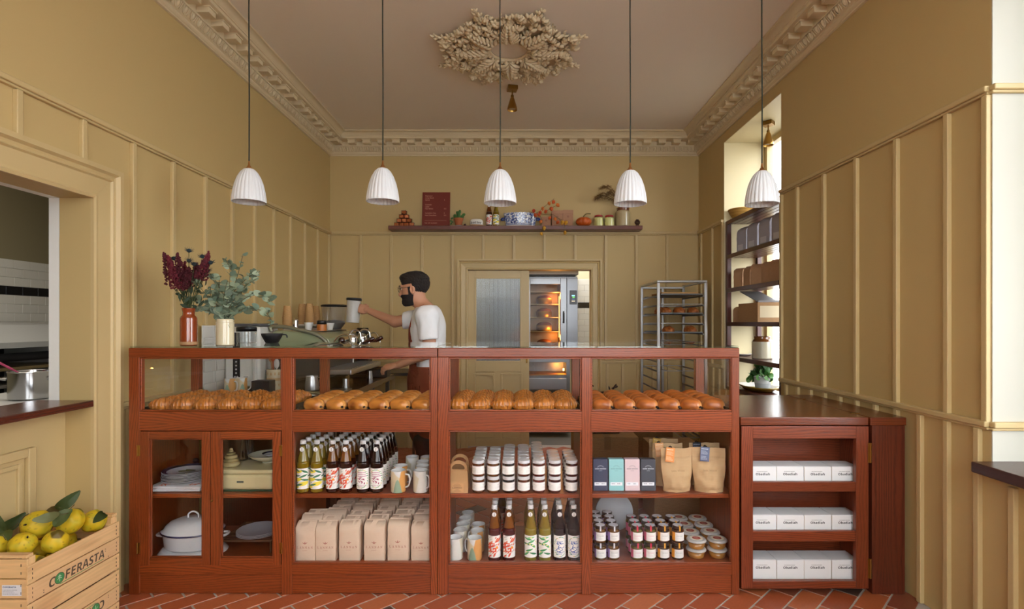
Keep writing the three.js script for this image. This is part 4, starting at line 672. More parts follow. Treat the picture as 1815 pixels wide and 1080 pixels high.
// left cabinet: plates, cloth, roasting dish, bread bin, rack
{
  const enamel = M('#dde0e4', 0.12, 0, { clearcoat: 0.8 }), navy = M('#1f2a55', 0.2, 0, { clearcoat: 0.6 });
  const plateProf = (r) => [[0.0001, 0], [r * 0.55, 0], [r * 0.62, 0.003], [r * 0.98, 0.014], [r, 0.0155], [r * 0.98, 0.0165], [r * 0.62, 0.006], [0.0001, 0.004]];
  const rimBand = (r) => lathe([[r * 0.8, 0.0114], [r * 0.985, 0.0167], [r * 0.985, 0.0171], [r * 0.8, 0.0119]], 48);
  const zx = -0.26;
  const cloth = thing('folded_cloth', 'folded white tea cloth with orange stitching under the plates', 'cloth', [-1.785, MID + 0.0022, -0.18], 0.01);
  const clothTex = canvasTex(256, 256, (k) => { k.fillStyle = '#d9d9dc'; k.fillRect(0, 0, 256, 256); k.strokeStyle = '#d2613a'; k.lineWidth = 4; for (const [x, y] of [[60, 216], [200, 210]]) for (let i = 0; i < 9; i++) { k.beginPath(); k.moveTo(x + rr(-26, 26), y + rr(-22, 22)); k.lineTo(x + rr(-26, 26), y + rr(-22, 22)); k.stroke(); } });
  for (let i = 0; i < 3; i++) part('fold', deform(new RoundedBoxGeometry(0.27, 0.0085, 0.24, 3, 0.004), (v) => { v.y += 0.0012 * noise2(v.x * 20, v.z * 20 + i) + 0.0045 + i * 0.0088; v.x += i * 0.003; }), i === 2 ? paperMat(clothTex, 0.95) : M('#d5d5d8', 0.95), cloth);
  let proto;
  for (let i = 0; i < 7; i++) {
    const pos = [-1.785 + rr(-0.003, 0.003), MID + 0.0006 + 0.0325 + i * 0.0068, -0.175 + rr(-0.003, 0.003)], lab = `blue rimmed white plate, ${['lowest', 'second lowest', 'third', 'fourth', 'fifth', 'second from top', 'topmost'][i]} of the stack on the cloth`;
    if (!proto) { proto = thing('plate', lab, 'plate', pos, 0, 'stack of blue rimmed plates'); part('dish', lathe(plateProf(0.115), 48), enamel, proto); part('rim', rimBand(0.115), navy, proto); } else copyOf(proto, lab, pos);
  }
  const sprigs = thing('dried_leaves', 'dry green leaves lying on the top plate', 'leaves', [-1.77, MID + 0.0815, -0.165]);
  for (let i = 0; i < 5; i++) { const l = part('leaf', ball(1, 0, 0, 0, 10, 6).scale(0.03, 0.002, 0.009), M('#54532c', 0.8), sprigs); l.position.set(rr(-0.035, 0.035), 0.001 + i * 0.0016, rr(-0.02, 0.02)); l.rotation.set(rr(-0.1, 0.1), rr(-0.6, 0.6), rr(-0.1, 0.1)); }
  const dried = thing('dried_flowers', 'dark bunch of dried flowers lying behind the plate stack', 'flowers', [-1.79, MID + 0.002, -0.43]);
  { const l = []; for (let i = 0; i < 26; i++) l.push(ball(1, 0, 0, 0, 7, 5).scale(rr(0.008, 0.018), rr(0.008, 0.015), rr(0.008, 0.016)).translate(rr(-0.11, 0.1), 0.02 + Math.abs(rr(-0.02, 0.07)), rr(-0.04, 0.04))); part('flower_heads', merge(l.slice(0, 13)), M('#3a1a1c', 0.9), dried); part('seed_heads', merge(l.slice(13)), M('#8a6a2c', 0.9), dried); const st = []; for (let i = 0; i < 12; i++) st.push(rod([rr(-0.1, 0.0), rr(0.004, 0.03), rr(-0.03, 0.03)], [rr(0.05, 0.12), rr(0.02, 0.06), rr(-0.03, 0.03)], 0.0016, 5)); part('stems', merge(st), M('#5a5a30', 0.9), dried); }
  // enamel roaster on its tray
  const ro = thing('roasting_dish', 'oval white enamel roasting dish with domed lid and navy rim', 'roasting dish', [-1.748, LOW + 0.0305, -0.175]);
  const oval = (g, a, b) => g.scale(a, 1, b);
  part('dish_body', oval(lathe([[0.0001, 0], [0.86, 0], [0.94, 0.012], [0.99, 0.075], [1.03, 0.08], [1.03, 0.083], [0.96, 0.083], [0.0001, 0.083]], 56), 0.155, 0.115), enamel, ro);
  part('lid', oval(lathe([[1.05, 0.0835], [1.04, 0.092], [0.96, 0.098], [0.88, 0.118], [0.72, 0.138], [0.5, 0.147], [0.45, 0.145], [0.42, 0.149], [0.0001, 0.152]], 56), 0.155, 0.115), enamel, ro);
  part('rim', oval(lathe([[1.03, 0.083], [1.056, 0.084], [1.06, 0.088], [1.045, 0.0925], [1.03, 0.092]], 56), 0.155, 0.115), navy, ro);
  part('lid_handle', tube([[-0.028, 0.147, 0], [-0.026, 0.17, 0], [0, 0.183, 0], [0.026, 0.17, 0], [0.028, 0.147, 0]], 0.0045, 20, 8), enamel, ro);
  for (const s of [-1, 1]) part('side_handle', tube([[s * 0.15, 0.062, 0.03], [s * 0.178, 0.064, 0.026], [s * 0.185, 0.064, 0], [s * 0.178, 0.064, -0.026], [s * 0.15, 0.062, -0.03]], 0.007, 18, 8), enamel, ro);
  const tr = thing('enamel_tray', 'white enamel tray turned over under the roasting dish', 'tray', [-1.748, LOW + 0.0006, -0.175]);
  part('tray_body', lathe([[1.06, 0], [1.07, 0.004], [0.98, 0.02], [0.92, 0.028], [0.0001, 0.029], [0.0001, 0.024], [0.9, 0.022], [1.03, 0]], 56).scale(0.165, 1, 0.125), enamel, tr);
  // bread bin with shell ornament, bottle, dish
  const bx = X(441, -0.2) + 0.02, bin = thing('bread_bin', 'cream enamel bread bin with dark green edge on the upper shelf', 'bread bin', [bx, MID + 0.0006, -0.21]);
  const cream = M('#cbc095', 0.25, 0, { clearcoat: 0.5 }), green = M('#33523c', 0.3);
  part('bin_body', rspan(-0.17, 0.17, 0.006, 0.088, -0.14, 0.14, 0.018, 3), cream, bin); part('lid', rspan(-0.172, 0.172, 0.089, 0.112, -0.142, 0.142, 0.01, 3), cream, bin); part('rim', rspan(-0.171, 0.171, 0, 0.007, -0.141, 0.141, 0.002), green, bin);
  part('name_plate', new THREE.PlaneGeometry(0.04, 0.013).translate(0, 0.05, 0.1408), paperMat(canvasTex(128, 40, (k) => { k.fillStyle = '#cbc095'; k.fillRect(0, 0, 128, 40); k.fillStyle = '#5a6660'; k.fillRect(6, 4, 116, 32); scribble(k, 14, 10, 104, 1, 44, '#2c3833', 0.9); }), 0.4), bin);
  const shell = thing('bread_ornament', 'spiral beehive shaped ornament standing on the bread bin', 'ornament', [X(408, -0.14), MID + 0.1126, -0.15]);
  { const l = [], cols = [[0.044, 0.012], [0.037, 0.032], [0.031, 0.05], [0.022, 0.067], [0.012, 0.08]]; cols.forEach(([r, y], i) => part('coil', new THREE.TorusGeometry(r * 0.6, r * 0.42, 10, 26).rotateX(Math.PI / 2).scale(1, 0.7, 1).translate(0, y, 0), M(i % 2 ? '#9a8a5c' : '#b5a678', 0.6), shell)); part('tip', ball(0.009, 0, 0.088, 0, 10, 8), M('#b5a678', 0.6), shell); }
  const bd = thing('enamel_dish', 'shallow cream enamel dish standing on the bread bin', 'dish', [X(464, -0.2) + 0.02, MID + 0.1126, -0.24]);
  part('dish_body', lathe([[0.0001, 0.012], [0.05, 0.01], [0.085, 0.026], [0.104, 0.045], [0.1, 0.046], [0.083, 0.03], [0.048, 0.016], [0.0001, 0.017]], 40), M('#d0cdb4', 0.2, 0, { clearcoat: 0.5 }), bd); part('foot', lathe([[0.03, 0], [0.034, 0], [0.036, 0.012], [0.03, 0.012]], 28), M('#d0cdb4', 0.2), bd);
  const sd = thing('small_saucer', 'small white saucer with navy rim lying in the enamel dish', 'saucer', [X(470, -0.2) + 0.02, MID + 0.1126 + 0.0335, -0.235]); part('dish', lathe(plateProf(0.05), 36), enamel, sd); part('rim', rimBand(0.05), navy, sd);
  const gl = (px, z, lab) => { const g = thing('glass_vase', lab, 'vase', [X(px, z), MID + 0.1126, z]); part('vase_body', lathe([[0.0001, 0], [0.026, 0], [0.028, 0.01], [0.02, 0.05], [0.012, 0.12], [0.011, 0.17], [0.014, 0.18]], 24), M('#0f1118', 0.05, 0, { clearcoat: 1 }), g); part('collar', new THREE.TorusGeometry(0.0135, 0.002, 6, 20).rotateX(Math.PI / 2).translate(0, 0.18, 0), M('#0f1118', 0.05), g); };
  gl(432, -0.28, 'tall black glass vase behind the beehive ornament'); gl(444, -0.31, 'tall black glass vase beside the other black vase, nearer the dish');
  // rack with two plates
  const rk = thing('cooling_rack', 'low brown woven rack in the right cabinet door', 'rack', [X(445, -0.2), LOW + 0.0006, -0.25]), rkM = M('#5b3a22', 0.6);
  part('frame', [board(-0.14, 0.14, 0.06, 0.072, 0.1, 0.108, 0), board(-0.14, 0.14, 0.06, 0.072, -0.16, -0.152, 0), board(-0.14, -0.132, 0.06, 0.072, -0.16, 0.108, 2), board(0.132, 0.14, 0.06, 0.072, -0.16, 0.108, 2)], rkM, rk);
  for (let i = 0; i < 9; i++) part('slat', board(-0.132, 0.132, 0.062, 0.068, -0.14 + i * 0.028, -0.128 + i * 0.028, 0), rkM, rk);
  for (const x of [-0.13, 0.13]) for (const z of [-0.15, 0.1]) part('leg', rspan(x - 0.006, x + 0.006, 0, 0.06, z - 0.004, z + 0.006), rkM, rk);
  const old = M('#b9bac2', 0.25, 0, { clearcoat: 0.6 });
  for (let i = 0; i < 3; i++) { const p = thing('plate', `old white plate, ${['lowest', 'middle', 'top'][i]} of three on the woven rack`, 'plate', [X(452, -0.2) + 0.01, LOW + 0.0735 + i * 0.007, -0.22], 0, 'three plates on the woven rack'); part('dish', lathe(plateProf(0.112), 44), old, p); part('rim', lathe([[0.105, 0.0158], [0.111, 0.0166], [0.1105, 0.0172], [0.105, 0.0163]], 44), M('#a0a1ac', 0.3), p); }
}

// ---------------------------------------------------------------- wall shelf on the back wall and what stands on it
{
  const top = 2.417, sc = 163.5, SX = (px) => (px - VPX) / sc, zc = -3.125, on = (px, dz = 0) => V(SX(px), top + 0.0006, zc + dz), SY = (py) => (399.6 - py) / sc;
  single('wall_shelf', board(-1.385, 1.332, 2.374, 2.4165, ZB + 0.001, -3.04, 0, 0.004), woodShelf, 'long dark red wooden shelf on the back wall above the door', 'shelf');
  // pyramid of copper coloured blocks
  const cube = thing('copper_block', '', 'block', on(703), 0, 'pyramid of copper blocks'), cm = M('#8f4a26', 0.3, 0.6), cm2 = M('#5a2a1a', 0.4, 0.4);
  part('block', rbox(0.05, 0.042, 0.05, 0, 0.021, 0, 0.006, 2), cm, cube); part('band', merge([rbox(0.0515, 0.004, 0.0515, 0, 0.039, 0, 0.001), rbox(0.0515, 0.004, 0.0515, 0, 0.004, 0, 0.001)]), cm2, cube); part('facet', new THREE.CylinderGeometry(0.016, 0.016, 0.002, 4).rotateX(Math.PI / 2).rotateZ(Math.PI / 4).translate(0, 0.0215, 0.0255), M('#b9713f', 0.25, 0.7), cube);
  let n = 0; for (let r = 0; r < 4; r++) for (let c = 0; c < 4 - r; c++) { const lab = `copper coloured block, ${['bottom', 'second', 'third', 'top'][r]} layer of the pyramid, ${r === 3 ? 'its single peak' : NTH[c] + ' from left'}`, p = [SX(703.5) + c * 0.054 + r * 0.027, top + 0.0006 + r * 0.0434, zc]; if (n++) copyOf(cube, lab, p, rr(-0.12, 0.12)); else { cube.position.set(...p); cube.userData.label = lab; } }
  // menu board
  const menuTex = canvasTex(384, 500, (k) => { k.fillStyle = '#74281a'; k.fillRect(0, 0, 384, 500); k.fillStyle = '#d3a08c'; k.font = '25px sans-serif'; [['Espresso', 62], ['Long Black', 92], ['Batch', 122, '3'], ['Cortado', 190], ['Latte', 220], ['Flat White', 250, '3.5'], ['Yorkshire Tea', 314, '3'], ['Hot Chocolate', 346, '3.5']].forEach(([t, y, p]) => { k.fillText(t, 38, y); if (p) k.fillText(p, 300, y); }); k.fillRect(34, 412, 306, 2); k.font = '22px sans-serif'; k.fillText('Oat milk available', 34, 456); });
  const menu = thing('menu_board', 'red drinks menu board leaning on the wall shelf', 'menu board', V(SX(772), top + 0.004, zc - 0.02));
  part('board', rspan(-0.152, 0.152, 0, 0.39, -0.006, 0, 0.002), M('#74281a', 0.65), menu); part('menu_print', new THREE.PlaneGeometry(0.298, 0.386).translate(0, 0.195, 0.0006), paperMat(menuTex, 0.65), menu); menu.rotation.x = -0.12;
  // potted cactus
  const pot = thing('potted_cactus', 'small terracotta pot with a paddle cactus on the wall shelf', 'potted plant', on(813)), terra = M('#b0633a', 0.8), leafM = M('#3f6a30', 0.6);
  part('pot', lathe([[0.0001, 0.004], [0.034, 0.004], [0.046, 0.07], [0.051, 0.07], [0.052, 0.09], [0.047, 0.09], [0.045, 0.08], [0.0001, 0.078]], 28), terra, pot); part('saucer', lathe([[0.0001, 0], [0.045, 0], [0.05, 0.01], [0.047, 0.01], [0.04, 0.003], [0.0001, 0.003]], 28), M('#8a8f90', 0.5), pot);
  for (const [x, y, a, s] of [[0, 0.125, 0, 1.1], [-0.036, 0.11, 0.7, 0.85], [0.036, 0.108, -0.6, 0.85], [0.012, 0.158, -0.2, 0.75], [0.052, 0.13, -1, 0.7], [-0.014, 0.15, 0.3, 0.65]]) { const l = part('paddle', ball(1, 0, 0, 0, 12, 9).scale(0.023 * s, 0.032 * s, 0.008), leafM, pot); l.position.set(x, y, rr(-0.01, 0.012)); l.rotation.set(0, rr(-0.4, 0.4), a); }
  part('soil', cyl(0.0445, 0.0445, 0.002, 0, 0.0785, 0, 20), M('#3a2a1e', 0.95), pot);
  const tr = [tube([[-0.045, 0.09, 0], [-0.066, 0.1, 0.01], [-0.074, 0.07, 0.015], [-0.076, 0.03, 0.015]], 0.002, 12, 5)]; part('trailing_stem', merge(tr), leafM, pot); for (const [x, y] of [[-0.07, 0.088], [-0.084, 0.06], [-0.068, 0.05], [-0.08, 0.03]]) { const l = part('trailing_leaf', ball(1, 0, 0, 0, 8, 6).scale(0.013, 0.009, 0.003), leafM, pot); l.position.set(x, y, 0.016); l.rotation.z = rr(-1, 1); }
  // tiny bauble next to the pot
  const cone = thing('seed_pod', 'tiny dark round seed pod between cactus pot and butter dish', 'seed pod', on(824.5, 0.02)); part('pod', deform(ball(0.014, 0, 0.014, 0, 12, 9), (v) => { v.x *= 1 + 0.1 * Math.sin(v.y * 300); }), M('#3a1c1a', 0.7), cone); part('stalk', rod([0, 0.026, 0], [0.006, 0.036, 0], 0.0015, 5), M('#3a2a1a', 0.8), cone);
  // butter dish
  const bt = thing('butter_dish', 'white butter dish with black lettering on a wooden base', 'butter dish', on(844.5));
  part('base', lathe([[0.0001, 0], [0.95, 0], [1.0, 0.006], [0.98, 0.016], [0.0001, 0.016]], 40).scale(0.08, 1, 0.06), kraft('#b98a58', 0.6), bt); part('dome', lathe([[0.93, 0.017], [0.95, 0.05], [0.86, 0.072], [0.6, 0.081], [0.0001, 0.083]], 48).scale(0.076, 1, 0.056), whiteGlaze, bt); part('knob', ball(1, 0, 0.088, 0, 12, 8).scale(0.013, 0.007, 0.009), M('#8a5b34', 0.6), bt);
  const bTex = canvasTex(256, 80, (k) => { k.fillStyle = '#e8e6e2'; k.fillRect(0, 0, 256, 80); k.fillStyle = '#15151a'; k.font = 'bold 74px serif'; k.fillText('butter', 8, 62, 240); });
  part('lettering', new THREE.CylinderGeometry(1, 1, 0.036, 24, 1, true, -1, 2).scale(0.0728, 1, 0.0538).translate(0, 0.036, 0), paperMat(bTex, 0.25), bt);
  // two drink bottles
  const rb = makeBottle('juice_bottle', 'coral labelled drink bottle on the wall shelf under a lamp', '#5b1512', '#8a4a1c', 'coral'); rb.position.copy(on(867)); const yb = makeBottle('juice_bottle', 'yellow lemon drink bottle on the wall shelf under a lamp', '#a98a1c', '#a8902a', 'lemon'); yb.position.copy(on(879.4));
  // blue and white footbath
  const bl = thing('footbath_bowl', 'oval blue and white patterned china bowl with side handles', 'bowl', on(922.5)), blueTex = canvasTex(1024, 128, (k) => { k.fillStyle = '#dfe3ea'; k.fillRect(0, 0, 1024, 128); for (let i = 0; i < 330; i++) { const x = rr(0, 1024), y = rr(18, 104), a = rr(0, 6.3); k.fillStyle = ['#26418a', '#3a56a0', '#1f2f6e', '#6f86bd'][i % 4]; k.beginPath(); k.ellipse(x, y, rr(4, 17), rr(3, 9), a, 0, 7); k.fill(); if (i % 3 === 0) leafShape(k, x + 12, y - 6, rr(8, 16), a, '#26418a'); } k.fillStyle = '#26418a'; k.fillRect(0, 106, 1024, 14); k.fillStyle = '#dfe3ea'; for (let i = 0; i < 64; i++) k.fillRect(i * 16, 109, 8, 7); k.fillStyle = '#26418a'; for (let i = 0; i < 48; i++) { k.beginPath(); k.arc(i * 21.3, 8, 6, 0, 7); k.fill(); } });
  const bowlProf = [[0.9, 0], [0.9, 0.012], [0.92, 0.05], [0.97, 0.1], [1.03, 0.142]], bo = lathe(new THREE.SplineCurve(bowlProf.map((p) => V2(...p))).getSpacedPoints(14).map((p) => [p.x, p.y]), 72).scale(0.18, 1, 0.078);
  part('bowl_wall', deform(bo, (v) => { if (v.y > 0.12) v.y += 0.003 * Math.cos(Math.atan2(v.z / 0.078, v.x / 0.18) * 24); }), M('#ffffff', 0.2, 0, { map: blueTex, clearcoat: 0.6, side: THREE.DoubleSide }), bl); part('bowl_floor', cyl(1, 1, 0.004, 0, 0.008, 0, 40).scale(0.155, 1, 0.067), M('#dfe3ea', 0.2), bl);
  for (const s of [-1, 1]) part('handle', tube([[s * 0.168, 0.09, 0.02], [s * 0.2, 0.085, 0.018], [s * 0.208, 0.075, 0], [s * 0.2, 0.075, -0.018], [s * 0.168, 0.08, -0.02]], 0.008, 16, 8), M('#26418a', 0.25, 0, { clearcoat: 0.5 }), bl);
  // kraft boxes
  [[968, 0.1, 0.107, 'short square kraft box behind the orange lantern flowers'], [987.6, 0.116, 0.174, 'tall pinkish kraft box between the two other boxes'], [1006.6, 0.11, 0.178, 'tall pinkish kraft box, rightmost, beside the pumpkin']].forEach(([px, w, h, lab], i) => { const t = thing('kraft_box', lab, 'box', on(px, -0.03)); part('carton', rspan(-w / 2, w / 2, 0, h * 0.78, -0.045, 0.045, 0.002), kraft('#b98a6c'), t); part('lid', rspan(-w / 2 - 0.0015, w / 2 + 0.0015, h * 0.78 + 0.0005, h, -0.0465, 0.0465, 0.002), kraft('#bf9172'), t); part('sticker', cyl(0.012, 0.012, 0.0006, 0, 0, 0, 16).rotateX(Math.PI / 2).translate(0, h * 0.6, 0.0455), M('#9a6a55', 0.7), t); });
  // lantern flowers
  const ph = thing('lantern_branch', 'branches of orange lantern flowers trailing over the shelf edge', 'branch', V(SX(975), top, -3.02)), bark = M('#6a5a34', 0.8);
  const Z3 = (zx, zy) => [SX(880 + zx / 6.722) - SX(975), (399.6 - (320 + zy / 6.722)) / sc, 0];
  const stems = [[[380, 380], [470, 400], [560, 330], [640, 260], [680, 222]], [[470, 400], [560, 415], [660, 420], [720, 450], [760, 480]], [[500, 410], [540, 480], [545, 560], [530, 630]], [[700, 440], [790, 500], [800, 560], [805, 620]], [[560, 390], [650, 340], [720, 305]]];
  part('stems', merge(stems.map((s) => tube(s.map(([a, b], i) => { const p = Z3(a, b); p[2] = b > 535 ? 0.012 : 0.03 * Math.sin(i); return p; }), 0.0022, 24, 5))), bark, ph);
  const lan = lathe([[0.0001, -0.022], [0.006, -0.017], [0.015, -0.006], [0.017, 0.004], [0.012, 0.014], [0.003, 0.02], [0.0001, 0.021]], 10);
  const lm = [M('#c9541c', 0.6), M('#d8742a', 0.6), M('#cf9a2c', 0.6), M('#b8401a', 0.6)];
  [[460, 425, 0], [515, 395, 3], [580, 380, 0], [645, 350, 0], [720, 310, 1], [670, 270, 0], [620, 285, 1], [625, 460, 0], [520, 500, 1], [720, 505, 0], [772, 512, 2], [815, 512, 2], [560, 575, 2], [530, 640, 2], [805, 628, 2], [440, 372, 3], [690, 470, 1], [500, 420, 0], [545, 345, 1]].forEach(([a, b, m], i) => { const l = part('lantern', lan, lm[m], ph), p = Z3(a, b); l.position.set(p[0], p[1], b > 535 ? 0.014 : 0.02 + 0.012 * Math.sin(i * 2)); l.scale.setScalar(rr(1.0, 1.3)); l.rotation.set(rr(-0.4, 0.4), 0, rr(-0.7, 0.7)); });
  // pumpkin
  const pk = thing('pumpkin', 'small orange pumpkin with a curved stalk on the wall shelf', 'pumpkin', on(1034.4));
  part('pumpkin_flesh', deform(new THREE.SphereGeometry(1, 72, 28), (v) => { const a = Math.atan2(v.z, v.x), r = Math.hypot(v.x, v.z), k = 1 - 0.1 * Math.pow(Math.abs(Math.cos(a * 5)), 6) * (0.4 + 0.6 * r); v.x *= 0.085 * k; v.z *= 0.08 * k; v.y = 0.053 + v.y * 0.053 * (1 - 0.28 * Math.exp(-r * r * 9)); }), M('#c95a18', 0.5, 0, { clearcoat: 0.2 }), pk); part('stalk', tube([[0, 0.088, 0], [0.004, 0.118, 0], [0.03, 0.138, 0.01], [0.075, 0.137, 0.015]], 0.0065, 20, 7), M('#7a6a3a', 0.8), pk);
  // two tins
  const tinTex = canvasTex(256, 128, (k) => { k.fillStyle = '#d9d68e'; k.fillRect(0, 0, 256, 128); for (let o = 0; o < 3; o++) { for (let i = 0; i < 4; i++) leafShape(k, 20 + o * 85 + i * 18, 40 + 18 * Math.sin(i * 2), 10, i, i % 2 ? '#33532f' : '#5a7a3a'); scribble(k, 24 + o * 85, 78, 44, 2, 16, '#c8502f', 0.8); } });
  [[1061, 'left of two yellow labelled jars with red lids on the shelf'], [1079.8, 'right of two yellow labelled jars with red lids, nearer the crock']].forEach(([px, lab]) => { const t = thing('lidded_jar', lab, 'jar', on(px)); part('jar_body', lathe([[0.0001, 0], [0.048, 0], [0.051, 0.006], [0.051, 0.085], [0.044, 0.1], [0.0001, 0.1]], 30), M('#ffffff', 0.3, 0, { map: tinTex, clearcoat: 0.6 }), t); part('lid', lathe([[0.0001, 0.122], [0.04, 0.122], [0.045, 0.116], [0.045, 0.102], [0.0001, 0.1015]], 30), M('#a52a2c', 0.4), t); });
  // crock with dried grass
  const cr = thing('stoneware_crock', 'grey glazed stoneware crock holding a plume of dried grass', 'crock', on(1104));
  part('crock_body', lathe([[0.0001, 0], [0.074, 0], [0.078, 0.006], [0.078, 0.15], [0.07, 0.164], [0.068, 0.168]], 40), M('#b3a27c', 0.25, 0, { clearcoat: 0.7 }), cr); part('collar', lathe([[0.068, 0.168], [0.066, 0.178], [0.07, 0.2], [0.065, 0.202], [0.06, 0.176]], 40), M('#6b3a22', 0.25, 0, { clearcoat: 0.6 }), cr);
  const gr = thing('dried_grass', 'brown feathery dried grass standing in the grey crock', 'dried grass', V(SX(1104), top + 0.14, zc)), gm = [M('#6b4f2e', 0.95), M('#8a683c', 0.95)];
  for (let j = 0; j < 13; j++) {
    const a = j < 10 ? rr(0.45, 1.25) : rr(-0.4, 0.2), L = rr(0.18, 0.3), end = V(-Math.sin(a) * L, 0.1 + Math.cos(a) * L * 0.9, rr(-0.02, 0.05)), list = [], c = new THREE.CatmullRomCurve3([V(rr(-0.01, 0.01), 0, 0), V(-0.012 * Math.sign(a), 0.08, 0), end, end.clone().add(V(-0.05 * Math.sign(a), -0.03, 0.01))]);
    for (let k = 0; k < 130; k++) { const t = 0.35 + 0.65 * k / 130, p = c.getPoint(t); list.push(rod(p, p.clone().add(V(rr(-0.03, 0.018), rr(-0.028, 0.02), rr(-0.022, 0.022))), 0.0017, 3, 0.0005)); }
    part('plume', merge([new THREE.TubeGeometry(c, 16, 0.0014, 4), ...list]), gm[j % 2], gr);
  }
  // cone finial
  const fi = thing('pine_cone', 'small brown pine cone on a foot at the right shelf end', 'pine cone', on(1129.5)), fl = []; for (let i = 0; i < 44; i++) { const t = i / 44, a = i * 2.4, r = 0.025 * Math.sin(Math.PI * (0.15 + 0.8 * t)), s = ball(1, 0, 0, 0, 6, 5).scale(0.009, 0.004, 0.007).rotateZ(0.5).rotateY(-a).translate(Math.cos(a) * r, 0.022 + t * 0.055, Math.sin(a) * r); fl.push(s); } part('scales', merge([...fl, ball(1, 0, 0.048, 0, 10, 8).scale(0.02, 0.03, 0.02)]), M('#4d2a1c', 0.75), fi); part('foot', lathe([[0.0001, 0], [0.014, 0], [0.012, 0.006], [0.006, 0.012], [0.007, 0.022], [0.0001, 0.023]], 16), M('#4d2a1c', 0.6), fi);
}

// ---------------------------------------------------------------- vases of flowers on the counter's glass top
{
  const Y = HI + 0.0091;
  const v1 = thing('stoneware_vase', 'glossy rust red stoneware vase on the counter, left end', 'vase', [-1.719, Y, -0.085]);
  part('vase_body', lathe([[0.0001, 0], [0.038, 0], [0.0405, 0.004], [0.0405, 0.14], [0.037, 0.15], [0.029, 0.158], [0.028, 0.172], [0.032, 0.19], [0.0325, 0.195], [0.027, 0.193], [0.024, 0.165], [0.034, 0.14], [0.034, 0.01]], 40), M('#8a3c1a', 0.16, 0, { clearcoat: 0.9 }), v1); part('unglazed_foot', lathe([[0.0408, 0.005], [0.0412, 0.008], [0.0412, 0.016], [0.0407, 0.02]], 40), M('#a8825a', 0.7), v1);
  const v2 = thing('cream_vase', 'plain cream stoneware vase on the counter beside the red one', 'vase', [-1.545, Y, -0.115]);
  part('vase_body', lathe([[0.0001, 0], [0.042, 0], [0.0435, 0.004], [0.0435, 0.118], [0.041, 0.13], [0.0405, 0.138], [0.037, 0.138], [0.036, 0.12], [0.036, 0.01]], 40), M('#d3c7a6', 0.22, 0, { clearcoat: 0.7 }), v2); part('rim_line', new THREE.TorusGeometry(0.0435, 0.0012, 6, 40).rotateX(Math.PI / 2).translate(0, 0.119, 0), M('#b8aa86', 0.3), v2);
  const Pt = (zx, zy, z, o) => at(270 + zx / 5.4, 420 + zy / 5.4, CAMZ - z).sub(o);
  // astilbe and thistles
  const o1 = V(-1.719, Y + 0.16, -0.085), b1 = thing('flower_bunch', 'bunch of burgundy plumes and dark thistles in the red vase', 'flowers', o1), bur = [M('#4d0f1c', 0.85), M('#611322', 0.85)], dk = M('#2c3a26', 0.8), th = M('#22343a', 0.75), stemL = [];
  [[110, 160, 190, 470], [150, 190, 240, 460], [240, 160, 290, 470], [310, 250, 320, 520], [350, 300, 345, 500], [540, 150, 455, 400], [500, 220, 440, 410], [240, 290, 270, 500], [420, 260, 400, 430], [180, 260, 230, 500], [530, 240, 470, 420]].forEach(([x1, y1, x0, y0], j) => {
    const z0 = -0.085 + rr(-0.06, 0.06), A = Pt(x0, y0, z0, o1), B = Pt(x1, y1, z0 + rr(-0.03, 0.03), o1), l = [];
    for (let i = 0; i < 190; i++) { const t = Math.pow(rnd(), 0.8), p = A.clone().lerp(B, t), w = 0.032 * Math.pow(1 - t, 0.7) + 0.002, a = rr(0, 6.28), q = Math.sqrt(rnd()) * w; p.x += Math.cos(a) * q; p.z += Math.sin(a) * q; p.y += rr(-0.008, 0.008); l.push(new THREE.IcosahedronGeometry(rr(0.003, 0.0066), 0).translate(p.x, p.y, p.z)); }
    part('plume', merge(l), bur[j % 2], b1); stemL.push(tube([[rr(-0.012, 0.012), -0.08, rr(-0.012, 0.012)], [A.x * 0.3, A.y * 0.4, A.z * 0.3], A], 0.0018, 10, 4));
  });
  const spike = (r) => { const l = [ball(r * 0.45, 0, r * 0.2, 0, 8, 6)]; for (let i = 0; i < 26; i++) { const a = i / 26 * 6.283 * 2, up = i < 13 ? 0.25 : 0.75; l.push(rod([0, 0, 0], [Math.cos(a) * r, r * up, Math.sin(a) * r], r * 0.07, 4, 0.0002)); } return merge(l); };
  const sg = spike(0.024);
  [[350, 140], [210, 215], [480, 195], [560, 255], [350, 235], [400, 270], [150, 220], [375, 400], [530, 330]].forEach(([x, y], j) => { const p = Pt(x, y, -0.085 + rr(-0.05, 0.05), o1), t = part('thistle', sg, th, b1); t.position.copy(p); t.rotation.set(rr(-0.5, 0.5), rr(0, 3), rr(-0.5, 0.5)); stemL.push(tube([[0, -0.07, 0], [p.x * 0.35, p.y * 0.4, p.z * 0.4], p], 0.0017, 12, 4)); });
  const leafGeo = (w, L, fold = 0.2) => deform(new THREE.CircleGeometry(1, 14), (v) => { const x = v.x, y = v.y; v.set(x * w * (1 - 0.25 * y), (y + 1) * L / 2, Math.abs(x) * w * fold - 0.08 * L * y * y); });
  const gl = leafGeo(0.008, 0.04); for (let i = 0; i < 34; i++) { const q = rnd(), p = Pt(rr(190, 520), rr(380, 700), -0.085 + rr(-0.06, 0.06), o1); p.x *= 0.45 + 0.55 * clamp(p.y / 0.15); const l = part('leaf', gl, dk, b1); l.position.copy(p); l.rotation.set(rr(-0.9, 0.9), rr(0, 6), rr(-1.2, 1.2)); }
  part('stems', merge(stemL), M('#3c4a2a', 0.8), b1);
